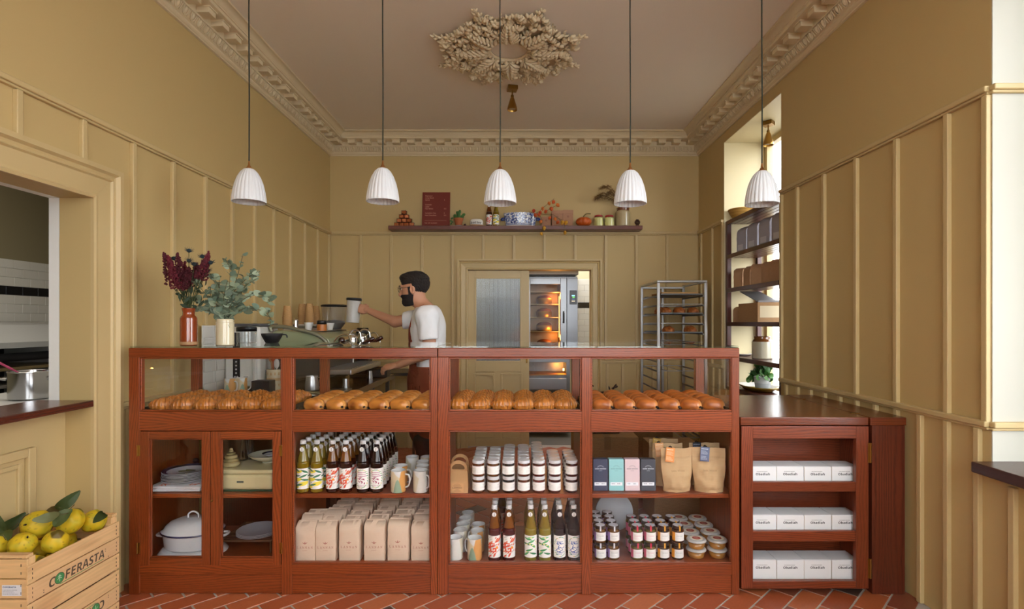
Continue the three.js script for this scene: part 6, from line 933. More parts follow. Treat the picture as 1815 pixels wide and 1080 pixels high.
  const apronF = (x, y, z) => { const low = y < 1.0 ? sstep(1.0, 0.6, y) : 0; const core = smin(torso(x, y, z), ell([-0.68, 0.75, -1.36], [0.13, 0.35, 0.19])(x, y, z), 0.08); const d = core - 0.027 + 0.004 * noise3(x * 10, y * 6, z * 10); const bib = y > 1.06 ? Math.abs(z + 1.36) - lerp(0.17, 0.1, sstep(1.06, 1.34, y)) : -1; return Math.max(d, -(core - 0.017), 0.42 - y, y - 1.35, x + (y > 1.06 ? 0.74 : 0.62 + 0.0 * low), bib); };
  part('apron', local(fieldMesh(apronF, [-0.95, 0.4, -1.62], [-0.5, 1.38, -1.1], 0.008)), M('#7a3320', 0.9), g);
  part('apron_strap', local(merge([tube([[-0.8, 1.345, -1.27], [-0.775, 1.43, -1.275], [-0.71, 1.503, -1.285], [-0.645, 1.5, -1.32], [-0.635, 1.495, -1.36], [-0.645, 1.5, -1.4], [-0.71, 1.503, -1.435], [-0.775, 1.43, -1.445], [-0.8, 1.345, -1.45]], 0.007, 50, 6), tube([[-0.6, 1.06, -1.2], [-0.54, 1.05, -1.3], [-0.535, 1.05, -1.42], [-0.6, 1.06, -1.52]], 0.007, 20, 6)])), M('#8a3a22', 0.85), g);
  const trF = (x, y, z) => { const l = join([caps(J.hipN, J.kneeN, 0.1, 0.074), caps(J.kneeN, J.ankN, 0.072, 0.062), caps(J.hipF, J.kneeF, 0.1, 0.074), caps(J.kneeF, J.ankF, 0.072, 0.062), ell([-0.66, 0.965, -1.36], [0.128, 0.12, 0.178])], 0.03)(x, y, z) + 0.004 * noise3(x * 12, y * 10, z * 12); return Math.max(l, 0.075 - y, y - 0.95); };
  part('trousers', local(fieldMesh(trF, [-0.9, 0.05, -1.64], [-0.48, 1.0, -1.1], 0.011)), M('#1f2026', 0.9), g);
  for (const [A, z] of [[J.ankN, -1.235], [J.ankF, -1.485]]) part('shoe', local(fieldMesh((x, y, q) => Math.max(smin(caps([A[0] + 0.03, 0.045, z], [A[0] - 0.15, 0.035, z], 0.05, 0.042)(x, y, q), caps([A[0], 0.05, z], [A[0], 0.11, z], 0.05, 0.048)(x, y, q), 0.03), 0.002 - y), [A[0] - 0.25, -0.01, z - 0.08], [A[0] + 0.1, 0.17, z + 0.08], 0.009)), M('#26211f', 0.6), g);
  // the canister in his hand
  const cn = thing('canister', 'pale canister with black lid held up in the person\'s far hand', 'canister', [-1.363, 1.378, -1.725]);
  cn.rotation.z = -0.06;
  part('canister_body', lathe([[0.0001, 0], [0.05, 0], [0.053, 0.004], [0.055, 0.182], [0.0001, 0.182]], 32), M('#b5b3ae', 0.35), cn); part('lid', lathe([[0.0001, 0.205], [0.056, 0.205], [0.062, 0.2], [0.062, 0.184], [0.0001, 0.183]], 32), black, cn);
}

// ---------------------------------------------------------------- sliding door, ovens and kitchen lamps
RectAreaLightUniformsLib.init();
{
  const BX = (px) => (px - VPX) / 160, BY = (py) => EYE - (py - VPY) / 160, z0 = ZB - 0.075, z1 = ZB - 0.035;
  const d = struct('door_1', [rspan(BX(829), BX(843), 0.01, 1.955, z0, z1), rspan(BX(923), BX(938), 0.01, 1.955, z0, z1), rspan(BX(843), BX(923), BY(493), 1.955, z0, z1), rspan(BX(843), BX(923), BY(659), BY(640.5), z0, z1), rspan(BX(843), BX(923), 0.01, 0.09, z0, z1), rspan(BX(876), BX(888), 0.09, BY(659), z0, z1)], woodPaint);
  const fr = (a, b, c, e, w, dz) => [rspan(a + w, b - w, c, c + w, z1 - 0.01, z1 + dz, 0.003), rspan(a + w, b - w, e - w, e, z1 - 0.01, z1 + dz, 0.003), rspan(a, a + w, c, e, z1 - 0.01, z1 + dz, 0.003), rspan(b - w, b, c, e, z1 - 0.01, z1 + dz, 0.003)];
  for (const [a, b] of [[840, 876], [888, 925]]) part('door_panel', [span(BX(a), BX(b), 0.08, BY(657), z0 + 0.012, z1 - 0.016), ...fr(BX(a - 1), BX(b + 1), 0.08, BY(662), 0.024, 0.009)], woodPaint, d);
  part('glazing_bead', fr(BX(841), BX(925), BY(643), BY(491), 0.02, 0.007), woodPaint, d);
  const n = 46, w = BX(923) - BX(843), ribs = []; for (let i = 0; i < n; i++) { const t = (i + 0.5) / n; ribs.push([BX(843) + t * w]); }
  const reed = ext([[BX(843), 0], ...ribs.flatMap(([x]) => { const h = w / n / 2; return [[x - h, 0.001], [x - h * 0.5, 0.0038], [x, 0.005], [x + h * 0.5, 0.0038], [x + h * 0.98, 0.001]]; }), [BX(923), 0]], BY(493) - BY(640.5)).rotateX(-Math.PI / 2).scale(1, 1, -1).translate(0, BY(640.5), (z0 + z1) / 2 - 0.002); flip(reed); reed.computeVertexNormals();
  part('reeded_pane', reed, M('#e3ecf2', 0.22, 0, { transmission: 0.9, thickness: 0.004, ior: 1.45 }), d);
  part('door_handle', [rspan(BX(932), BX(935), 0.93, 1.05, z1, z1 + 0.006, 0.002)], brassOld, d);
  // ovens
  const OZ = -3.76, OX = (px) => (px - VPX) * (CAMZ - OZ) / FOCAL, OY = (py) => EYE - (py - VPY) * (CAMZ - OZ) / FOCAL;
  const ov = thing('bread_oven', 'tall steel bread oven with a lit glass door behind the doorway', 'oven'), st = M('#77787a', 0.3, 1), inner = M('#5b4630', 0.35, 0.8);
  const a = OX(926), b = OX(1024), dr = OX(1005), gl = OX(940), gr = OX(993.5), gt = OY(504), gb = OY(611), zb = OZ - 0.5;
  part('oven_body', [rspan(a, b, 1.02, 1.06, zb, OZ - 0.03), rspan(a, b, OY(493), OY(490), zb, OZ - 0.03, 0.001), rspan(a, gl - 0.03, 1.06, OY(493), zb, OZ - 0.03), rspan(gr + 0.01, b, 1.06, OY(493), zb, OZ - 0.03), span(gl - 0.03, gr + 0.01, 1.06, OY(493), zb, zb + 0.02)], st, ov);
  part('hood', rspan(a - 0.02, b + 0.0, OY(488), OY(478) + 0.03, zb, OZ + 0.08), M('#6b6664', 0.3, 1), ov); part('hood_edge', rspan(a, b - 0.03, OY(490.5), OY(488.2), OZ - 0.03, OZ + 0.05, 0.002), black, ov);
  const door = new THREE.Group(); door.name = 'oven_door'; ov.add(door);
  part('door_frame', [rspan(gl - 0.03, gl, 1.06, OY(493), OZ - 0.028, OZ, 0.003), rspan(gr, dr - 0.004, 1.06, OY(493), OZ - 0.028, OZ, 0.003), rspan(gl, gr, gt, OY(493), OZ - 0.028, OZ, 0.003), rspan(gl, gr, 1.06, gb, OZ - 0.028, OZ, 0.003)], st, door);
  part('oven_glass', new THREE.PlaneGeometry(gr - gl, gt - gb).translate((gl + gr) / 2, (gt + gb) / 2, OZ - 0.01), M('#ffffff', 0.02, 0, { transmission: 1, thickness: 0, ior: 1.5, specularIntensity: 0.15 }), door); part('door_handle', [rod([OX(999), OY(555), OZ + 0.03], [OX(999), OY(573), OZ + 0.03], 0.009), rod([OX(999), OY(555), OZ], [OX(999), OY(553), OZ + 0.03], 0.008)], black, door);
  for (const [x, y] of [[943, 497], [990, 497]]) part('screw', cyl(0.008, 0.008, 0.004, 0, 0, 0, 12).rotateX(Math.PI / 2).translate(OX(x), OY(y), OZ), steelDark, door);
  part('control_column', rspan(dr, b, 1.06, OY(493), OZ - 0.028, OZ + 0.004, 0.003), M('#6c6d70', 0.3, 1), ov);
  const scr = canvasTex(96, 160, (k) => { k.fillStyle = '#0c0a0c'; k.fillRect(0, 0, 96, 160); k.fillStyle = '#8fd8ff'; k.fillRect(26, 52, 44, 14); k.fillStyle = '#4fae3a'; k.beginPath(); k.ellipse(52, 78, 18, 10, 0, 0, 7); k.fill(); k.fillStyle = '#1d3a52'; k.fillRect(28, 92, 40, 20); k.fillStyle = '#f1d9b0'; for (let i = 0; i < 3; i++) { k.beginPath(); k.arc(32 + i * 16, 124, 6, 0, 7); k.fill(); } });
  part('control_screen', [rspan(OX(1009.5), OX(1022.5), OY(540), OY(515), OZ + 0.004, OZ + 0.009, 0.002)], black, ov); part('screen_face', new THREE.PlaneGeometry(OX(1022) - OX(1010), OY(515.5) - OY(539.5)).translate((OX(1022) + OX(1010)) / 2, (OY(515.5) + OY(539.5)) / 2, OZ + 0.0096), M('#000000', 0.3, 0, { emissive: '#ffffff', emissiveMap: scr, emissiveIntensity: 1.1 }), ov);
  part('liner', [span(gl - 0.028, gl - 0.02, 1.062, OY(494), zb + 0.021, OZ - 0.03), span(gr + 0.0, gr + 0.008, 1.062, OY(494), zb + 0.021, OZ - 0.03), span(gl - 0.02, gr, 1.062, OY(494), zb + 0.021, zb + 0.026)], inner, ov);
  for (const y of [1.27, 1.44, 1.6, 1.75]) part('oven_rack', Array.from({ length: 9 }, (_, i) => rod([gl - 0.019, y, zb + 0.06 + i * 0.045], [gr - 0.001, y, zb + 0.06 + i * 0.045], 0.004, 6)), M('#a99a7a', 0.3, 1), ov);
  for (const x of [gr - 0.012]) part('oven_lamp', cyl(0.006, 0.006, 0.5, x, 1.2, OZ - 0.06, 10), M('#ffffff', 0.5, 0, { emissive: '#ffb050', emissiveIntensity: 1.1 }), ov);
  for (const [x, y, i] of [[gr - 0.04, 1.7, 0.2], [gr - 0.04, 1.2, 0.2]]) { const p = new THREE.PointLight('#ffa94d', i, 0, 2); p.position.set(x, y, OZ - 0.12); p.castShadow = true; p.shadow.radius = 2; scene.add(p); p.name = 'oven_light'; }
  [[1.444, 'upper loaf tin'], [1.274, 'loaf tin on the second rack']].forEach(() => 0);
  const tinM = M('#b38f4c', 0.4, 0.8), loafM = M('#5f2c10', 0.6);
  [[560, 1.606, 'round loaf in a tin on the top oven rack'], [585, 1.446, 'round loaf in a tin on the second oven rack'], [590, 1.276, 'round loaf in a tin on the lower oven rack'], [600, 1.0625, 'round loaf in a tin on the oven floor']].forEach(([, y, lab]) => { const t = thing('loaf_tin', lab, 'loaf tin', [(gl + gr) / 2 - 0.005, y, OZ - 0.2]); part('tin', lathe([[0.0001, 0], [0.09, 0], [0.098, 0.07], [0.094, 0.07], [0.0001, 0.06]], 28), tinM, t); part('loaf', ball(1, 0, 0, 0, 20, 10).scale(0.092, 0.045, 0.092).translate(0, 0.068, 0), loafM, t); });
  const dk = thing('deck_oven', 'low steel deck oven with a glowing slot under the bread oven', 'oven'), y0 = OY(666), y1 = OY(643);
  part('deck_body', [rspan(a, b - 0.09, 0.05, y0, zb, OZ - 0.02), rspan(a, b - 0.09, y1, 1.015, zb, OZ - 0.02), span(a, b - 0.09, y0, y1, zb, zb + 0.03), span(OX(1004), b - 0.09, y0, y1, zb, OZ - 0.02), span(a, a + 0.02, y0, y1, zb, OZ - 0.02)], M('#7c7d80', 0.3, 1), dk);
  part('deck_stone', span(a + 0.02, OX(1004), y0, y0 + 0.012, zb + 0.03, OZ - 0.02), M('#b07a45', 0.5), dk); part('deck_glass', new THREE.PlaneGeometry(OX(1004) - a, y1 - y0).translate((OX(1004) + a) / 2, (y0 + y1) / 2, OZ - 0.022), pane, dk);
  part('lower_slot', rspan(a, OX(1000), OY(704), OY(692), OZ - 0.021, OZ - 0.012, 0.002), black, dk); part('lower_ledge', rspan(a, OX(1004), OY(690), OY(671), OZ - 0.02, OZ + 0.02, 0.004), M('#9b9ca0', 0.3, 1), dk);
  part('deck_lamp', cyl(0.01, 0.01, 0.03, OX(1000), y0 + 0.05, OZ - 0.07, 10), M('#ffffff', 0.5, 0, { emissive: '#ffb050', emissiveIntensity: 2 }), dk); const pl = new THREE.PointLight('#ffa94d', 0.12, 0, 2); pl.position.set(OX(996), y0 + 0.07, OZ - 0.06); pl.name = 'deck_light'; pl.castShadow = true; scene.add(pl);
  part('lower_panel', rspan(a, OX(1020), 0.06, 0.42, OZ - 0.02, OZ - 0.004, 0.004), M('#c9ccd0', 0.4, 0.5), dk);
  // tin shelf seen through the reeded glass
  const cs2 = thing('storage_shelf', 'steel storage shelf blurred behind the reeded door glass', 'shelf'); for (const y of [0.9, 1.28, 1.66]) part('shelf_board', rspan(-0.62, -0.08, y, y + 0.02, -4.1, -3.75), steel, cs2); part('back_panel', rspan(-0.68, 0.0, 0.02, 2.0, -4.16, -4.14), M('#dfe7f0', 0.5), cs2); for (const x of [-0.6, -0.1]) part('post', rspan(x - 0.012, x + 0.012, 0, 1.9, -3.95, -3.92), steelDark, cs2);
  // ceiling lamps of the two kitchens
  const panel = (name, x, y, z, w, dd, inten, glow, color) => { const t = thing(name[0], name[1], 'ceiling lamp', [x, y, z]); part('lamp_frame', [rspan(-w / 2 - 0.02, w / 2 + 0.02, -0.03, 0, -dd / 2 - 0.02, -dd / 2), rspan(-w / 2 - 0.02, w / 2 + 0.02, -0.03, 0, dd / 2, dd / 2 + 0.02), rspan(-w / 2 - 0.02, -w / 2, -0.03, 0, -dd / 2, dd / 2), rspan(w / 2, w / 2 + 0.02, -0.03, 0, -dd / 2, dd / 2)], whitePaint, t); part('lamp_panel', span(-w / 2, w / 2, -0.02, -0.012, -dd / 2, dd / 2), M('#ffffff', 0.6, 0, { emissive: color, emissiveIntensity: glow }), t); const l = new THREE.RectAreaLight(color, inten, w, dd); l.position.set(x, y - 0.035, z); l.rotation.x = -Math.PI / 2; l.name = 'panel_light'; scene.add(l); };
  panel(['ceiling_panel', 'flat white lamp panel on the back kitchen ceiling above the ovens'], 0.55, 2.899, -3.78, 1.2, 0.5, 10, 2.5, '#f4f8ff');
  panel(['ceiling_panel', 'flat white lamp panel on the side kitchen ceiling'], -3.2, 2.899, -0.4, 1.2, 0.5, 6, 2, '#fff4e4');
}
// ---------------------------------------------------------------- baker's rack with loaves
{
  const rk = thing('baking_rack', 'tall steel baking rack with wire trays in the back right corner', 'rack'), x0 = 1.336, x1 = 1.785, zf = -2.41, zr = -3.1, H2 = 1.77, s = 0.013;
  for (const [x, z] of [[x0, zf], [x1, zf], [x0, zr], [x1, zr], [(x0 + x1) / 2, zr]]) part('post', rspan(x - s, x + s, 0.1, H2 - 0.012, z - s, z + s, 0.004), steel, rk);
  part('top_frame', [rspan(x0 - s, x1 + s, H2 - 0.012, H2 + 0.012, zf - s, zf + s, 0.006), rspan(x0 - s, x1 + s, H2 - 0.03, H2 - 0.006, zr - s, zr + s, 0.006), rspan(x0 - s, x0 + s, H2 - 0.012, H2 + 0.01, zr, zf, 0.006), rspan(x1 - s, x1 + s, H2 - 0.012, H2 + 0.01, zr, zf, 0.006), rspan(x0 - s, x1 + s, 0.1, 0.125, zf - s, zf + s), rspan(x0 - s, x1 + s, 0.1, 0.125, zr - s, zr + s)], steel, rk);
  for (let i = 0; i < 17; i++) for (const x of [x0 + s + 0.004, x1 - s - 0.004]) part('runner', [rspan(x - 0.004, x + 0.004, 0.17 + i * 0.091, 0.185 + i * 0.091, zr + 0.014, zf - 0.014, 0.001)], steelDark, rk);
  for (const [x, z] of [[x0, zf], [x1, zf], [x0, zr], [x1, zr]]) part('castor', [cyl(0.04, 0.04, 0.025, 0, -0.0125, 0, 20).rotateX(Math.PI / 2).translate(x, 0.041, z), rod([x, 0.05, z], [x, 0.1, z], 0.01)], blackMatt, rk);
  const dist = (y) => EYE - (y - VPY) * 5.16 / FOCAL;
  const trays = [529, 547, 562.5, 580, 596, 612].map(dist), trayG = merge([rspan(x0 + 0.024, x1 - 0.024, 0, 0.003, zr + 0.02, zf - 0.004, 0.001), rspan(x0 + 0.024, x1 - 0.024, 0.003, 0.014, zf - 0.006, zf - 0.003, 0.001), rspan(x0 + 0.024, x1 - 0.024, 0.003, 0.014, zr + 0.02, zr + 0.023, 0.001)]), frame = merge([rspan(x0 + 0.024, x1 - 0.024, 0, 0.008, zf - 0.012, zf - 0.004, 0.002), rspan(x0 + 0.024, x1 - 0.024, 0, 0.008, zr + 0.02, zr + 0.028, 0.002), ...[0.2, 0.5, 0.8].map((t) => rspan(x0 + t * (x1 - x0) - 0.003, x0 + t * (x1 - x0) + 0.003, 0.002, 0.006, zr + 0.02, zf - 0.01, 0.001))]);
  const words = ['top', 'second', 'third', 'fourth', 'fifth', 'sixth'], slotY = (y) => 0.185 + Math.round((y - 0.185) / 0.091) * 0.091 + 0.0006;
  const used2 = new Set(); trays.forEach((y0, i) => { let y = slotY(y0); while (used2.has(y.toFixed(3))) y -= 0.091; used2.add(y.toFixed(3)); trays[i] = y; single('wire_tray', i % 2 ? frame : trayG, i % 2 ? steel : steelDark, `${i % 2 ? 'open wire' : 'flat dark'} tray, ${words[i]} from the top in the steel rack`, 'tray', [0, y, 0]); });
  [1.2, 0.72, 0.36].forEach((y, i) => single('wire_tray', frame, steel, `open wire tray in the lower half of the steel rack, ${['upper', 'middle', 'lowest'][i]}`, 'tray', [0, slotY(y - 0.1 + (i === 0 ? -0.18 : 0)), 0]));
  const crumb = M('#ffffff', 0.55, 0, { vertexColors: true }), loafG = [0, 1].map((k) => paint(deform(new THREE.SphereGeometry(1, 26, 16), (v) => { v.x *= 0.058 * (1 + 0.08 * noise3(v.x * 2, v.y * 2, k)); v.z *= 0.09; v.y = Math.max(-0.02, v.y * 0.045) + 0.021 + 0.004 * Math.sin(v.x * 140) * (v.y > 0.3 ? 1 : 0); }), (c, v) => c.set('#8a4416').lerp(new THREE.Color('#c98545'), clamp(0.25 + 0.6 * noise3(v.x * 40, v.y * 40, v.z * 40 + k)))));
  [[1.43, 0, 2], [1.56, 0.02, 2], [1.7, 0, 2], [1.36, -0.16, 2], [1.63, -0.2, 2], [1.46, 0, 4], [1.67, 0.01, 4]].forEach(([x, dz, r], i) => { const m = part('loaf', loafG[i % 2], crumb); m.position.set(Math.max(x, 1.425), trays[r] + 0.0036, zf - 0.11 + dz); m.rotation.y = Math.PI / 2 * 0 + rr(-0.15, 0.15); tag(m, ['left front loaf on the third rack tray', 'middle front loaf on the third rack tray', 'right front loaf on the third rack tray', 'rear left loaf on the third rack tray', 'rear right loaf on the third rack tray', 'left loaf of the two on the fifth rack tray', 'right loaf of the two on the fifth rack tray'][i], 'loaf', 'loaves on the baking rack'); });
  single('flatbread', deform(new RoundedBoxGeometry(0.36, 0.022, 0.4, 4, 0.01), (v) => { v.y += 0.004 * noise2(v.x * 18, v.z * 18) + 0.0145; }), M('#b98a50', 0.8), 'flat golden sheet of bread on the top rack tray', 'bread', [(x0 + x1) / 2, trays[0] + 0.0036, zf - 0.25]);
}
// ---------------------------------------------------------------- shelf unit in the window niche and its goods
{
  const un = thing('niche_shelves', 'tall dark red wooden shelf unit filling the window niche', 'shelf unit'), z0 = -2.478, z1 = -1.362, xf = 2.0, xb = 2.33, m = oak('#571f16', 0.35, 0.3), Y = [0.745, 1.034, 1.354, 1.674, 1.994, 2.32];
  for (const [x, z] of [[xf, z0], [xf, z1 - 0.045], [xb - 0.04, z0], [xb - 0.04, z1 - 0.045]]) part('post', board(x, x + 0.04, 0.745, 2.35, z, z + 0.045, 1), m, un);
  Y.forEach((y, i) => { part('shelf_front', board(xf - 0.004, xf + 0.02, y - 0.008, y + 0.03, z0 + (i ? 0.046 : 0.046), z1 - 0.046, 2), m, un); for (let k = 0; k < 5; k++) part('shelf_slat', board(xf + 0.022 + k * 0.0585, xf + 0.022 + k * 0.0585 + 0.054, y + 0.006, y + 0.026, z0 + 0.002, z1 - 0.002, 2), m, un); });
  const put = (px, X, y) => { const d = FOCAL * X / (px - VPX); return V(X, y + 0.0272, CAMZ - d); };
  // basket bowl on top
  const bk = thing('woven_bowl', 'straw coloured woven bowl on top of the niche shelves', 'bowl', put(1316, 2.15, Y[5])); part('bowl_wall', lathe([[0.0001, 0], [0.06, 0], [0.1, 0.05], [0.125, 0.1], [0.13, 0.115], [0.122, 0.115], [0.095, 0.055], [0.0001, 0.01]], 32), M('#b58c42', 0.8), bk); part('coil', merge([0.03, 0.055, 0.08, 0.105].map((y) => new THREE.TorusGeometry(lerp(0.084, 0.13, (y - 0.03) / 0.08), 0.005, 6, 32).rotateX(Math.PI / 2).translate(0, y, 0))), M('#a57c36', 0.85), bk);
  // grey bags
  const gm = M('#a7a4b0', 0.6), gk = M('#c8c6cc', 0.7), gg = [0, 1].map((s) => bagGeo(0.15, 0.235, 0.1, s * 7 + 2));
  ['farthest', 'second', 'third', 'nearest'].forEach((w, i) => { const t = thing('grey_bag', `${w} of four grey paper bags on the top niche shelf`, 'bag', [2.13, Y[4] + 0.027, -2.32 + i * 0.235], -Math.PI / 2 + 0.2 - Math.PI / 2 * 0, 'grey bags on the top niche shelf'); part('bag', gg[i % 2], gm, t); part('label', rbox(0.08, 0.05, 0.001, 0.0, 0.06, 0.056, 0.0003), gk, t); });
  const km = kraft('#b88e69', 0.8), kg = [0, 1, 2].map((s) => bagGeo(0.105, 0.172, 0.07, s * 3 + 11));
  ['farthest', 'second', 'middle', 'fourth', 'nearest'].forEach((w, i) => { const t = thing('kraft_bag', `${w} of five crumpled brown bags on the second niche shelf`, 'paper bag', [2.1 + 0.01 * (i % 2), Y[3] + 0.027, -2.37 + i * 0.185], -Math.PI / 2 + [0.5, 0.2, 0.65, 0.3, 0.45][i], 'brown bags on the second niche shelf'); part('bag', kg[i % 3], km, t); part('roll_top', rbox(0.09, 0.014, 0.02, 0, 0.184, -0.009, 0.005), km, t); });
  // boxes and board
  const b1 = thing('cardboard_box', 'cardboard box with a paper label on the third niche shelf', 'box', put(1349, 2.16, Y[2])); part('carton', rspan(-0.12, 0.12, 0, 0.17, -0.2, 0.2, 0.003), kraft('#b58c62'), b1); part('label', rspan(-0.1, 0.1, 0.04, 0.14, 0.2005, 0.2015, 0.0003), M('#d8c8a6', 0.7), b1); part('tape', rspan(-0.02, 0.02, 0.1702, 0.171, -0.2, 0.2, 0.0003), M('#a67c4c', 0.4), b1);
  const b0 = thing('kraft_bag', 'small crumpled brown bag beside the cardboard box in the niche', 'paper bag', [2.1, Y[2] + 0.027, -2.38], -1.2); part('bag', bagGeo(0.1, 0.13, 0.08, 3), km, b0);
  const tb = thing('tilted_tray', 'grey flat tray lying tilted on the cardboard box', 'tray', [2.14, Y[2] + 0.255, -2.07]); part('tray_board', rspan(-0.09, 0.09, -0.004, 0.004, -0.2, 0.2, 0.003), M('#9a9a9c', 0.5), tb); part('tray_rim', rspan(-0.09, 0.09, 0.004, 0.014, 0.19, 0.2, 0.002), M('#a8a8aa', 0.5), tb); tb.rotation.x = 0.28; 
  // crock and plate
  const ck = thing('stone_jar', 'cream stoneware jar with brown shoulder on the fourth niche shelf', 'jar', put(1351, 2.15, Y[1])); part('jar_body', lathe([[0.0001, 0], [0.08, 0], [0.085, 0.006], [0.087, 0.14], [0.085, 0.15]], 36), M('#c3bda6', 0.22, 0, { clearcoat: 0.7 }), ck); part('shoulder', lathe([[0.085, 0.15], [0.074, 0.168], [0.066, 0.176], [0.07, 0.19], [0.066, 0.196], [0.058, 0.194], [0.056, 0.17]], 36), M('#7a4a24', 0.2, 0, { clearcoat: 0.8 }), ck);
  const pp = thing('white_plate', 'white plate beside the stoneware jar in the niche', 'plate', put(1318, 2.16, Y[1])); part('dish', lathe([[0.0001, 0], [0.05, 0], [0.085, 0.014], [0.095, 0.02], [0.092, 0.022], [0.05, 0.006], [0.0001, 0.005]], 36), whiteGlaze, pp); part('foot_ring', new THREE.TorusGeometry(0.048, 0.002, 6, 30).rotateX(Math.PI / 2).translate(0, 0.002, 0), whiteGlaze, pp);
  // plant on a dish
  const ds = thing('oval_dish', 'yellow and white oval dish under the plant in the niche', 'dish', put(1343, 2.16, Y[0])); part('dish', lathe([[0.0001, 0], [0.7, 0], [0.95, 0.03], [1, 0.04], [0.97, 0.042], [0.68, 0.01], [0.0001, 0.01]], 44).scale(0.14, 1, 0.27), M('#b79a3f', 0.3, 0, { clearcoat: 0.5 }), ds); part('white_glaze', lathe([[0.66, 0.0105], [0.965, 0.0425], [0.985, 0.0432]], 44).scale(0.138, 1, 0.266), whiteGlaze, ds);
  const pt = thing('potted_ivy', 'green leafy plant in a pale grey pot at the niche bottom', 'potted plant', put(1352, 2.17, Y[0] + 0.0105)); part('pot', lathe([[0.0001, 0], [0.07, 0], [0.092, 0.14], [0.088, 0.145], [0.08, 0.13], [0.0001, 0.128]], 32), M('#b5b6b6', 0.7), pt); part('pot_band', lathe([[0.0745, 0.02], [0.0835, 0.075], [0.084, 0.075]], 32), M('#8d8f90', 0.7), pt);
  const lg = deform(new THREE.CircleGeometry(1, 10), (v) => { const x = v.x, y = v.y; v.set(x * 0.03, (y + 1) * 0.032, 0.006 * x * x - 0.012 * y * y); }), lm = ['#3f7a32', '#568f3c', '#2f6430'].map((c) => { const q = M(c, 0.5, 0, { transmission: 0.2, thickness: 0 }); q.side = THREE.DoubleSide; return q; }), st = [];
  for (let i = 0; i < 56; i++) { const a = rr(0, 6.28), r = Math.sqrt(rnd()) * 0.12, y = 0.15 + rr(0, 0.12) * (1 - r * 3) - (r > 0.09 ? 0.06 : 0), l = part('leaf', lg, lm[i % 3], pt); l.position.set(Math.cos(a) * r * 0.8, y, Math.sin(a) * r * 1.1); l.rotation.set(rr(-1.2, 0.4), a + Math.PI / 2 + rr(-0.6, 0.6), rr(-0.6, 0.6)); if (i % 3 === 0) st.push(rod([0, 0.125, 0], [Math.cos(a) * r * 0.8, y, Math.sin(a) * r * 1.1], 0.002, 5)); }
  for (let i = 0; i < 14; i++) { const t = i / 14, l = part('leaf', lg, lm[i % 3], pt); l.position.set(-0.03 - 0.05 * t, 0.16 - 0.11 * t, -0.11 - 0.08 * t + rr(-0.03, 0.03)); l.rotation.set(rr(-1, 1), rr(0, 6), rr(-1, 1)); } part('stems', merge(st), M('#4a5a2a', 0.8), pt); pt.scale.setScalar(0.82);
}
// ---------------------------------------------------------------- things on the floor behind the counter
{
  const cb = (x0, x1, h, z0, z1, lab, c = '#a57f55', open = false) => { const t = thing('cardboard_box', lab, 'box', [(x0 + x1) / 2, 0.0015, (z0 + z1) / 2]), w = (x1 - x0) / 2, d = (z1 - z0) / 2, m = kraft(c); part('carton', rspan(-w, w, 0, h, -d, d, 0.004), m, t); part('tape', [rspan(-0.024, 0.024, h - 0.09, h + 0.0006, d, d + 0.0008, 0.0003), rspan(-0.024, 0.024, h, h + 0.001, -d, d, 0.0003)], kraft('#8f6a40', 0.4), t); if (open) for (const s of [-1, 1]) { const f = part('flap', rspan(-w, w, 0, 0.16, -0.002, 0.002, 0.001), m, t); f.position.set(0, h - 0.002, s * (d - 0.004)); f.rotation.x = s * 0.5; } return t; };
  cb(0.42, 0.86, 0.56, -1.55, -1.12, 'large brown cardboard box on the floor behind the chocolate shelves'); cb(0.93, 1.28, 0.52, -1.3, -0.95, 'cardboard box with shut lid on the floor behind the honey jars', '#b18c5e'); cb(0.9, 1.2, 0.6, -1.75, -1.45, 'taller cardboard box at the back of the floor boxes', '#8f6c48', true);
  const sk = thing('paper_sack', 'dark crumpled paper sack with leaves on the big cardboard box', 'sack', [0.6, 0.5635, -1.33]); part('sack', bagGeo(0.3, 0.26, 0.22, 4.5, 0.03), kraft('#4b3324'), sk); part('dried_leaves', merge(Array.from({ length: 14 }, (_, i) => ball(1, 0, 0, 0, 8, 5).scale(0.03, 0.006, 0.014).rotateZ(rr(-1.4, 1.4)).rotateY(rr(0, 6)).translate(rr(-0.1, 0.16), 0.27 + rr(0, 0.08), rr(-0.05, 0.05)))), M('#33221a', 0.9), sk);
  single('round_board', cyl(0.11, 0.11, 0.012, 0, 0, 0, 40).rotateX(Math.PI / 2 - 0.12).translate(0, 0.111, 0), M('#c9cdd2', 0.5), 'round white board standing upright behind the honey jars', 'board', [X(1090, -0.44), LOW + 0.0012, -0.47]);
}
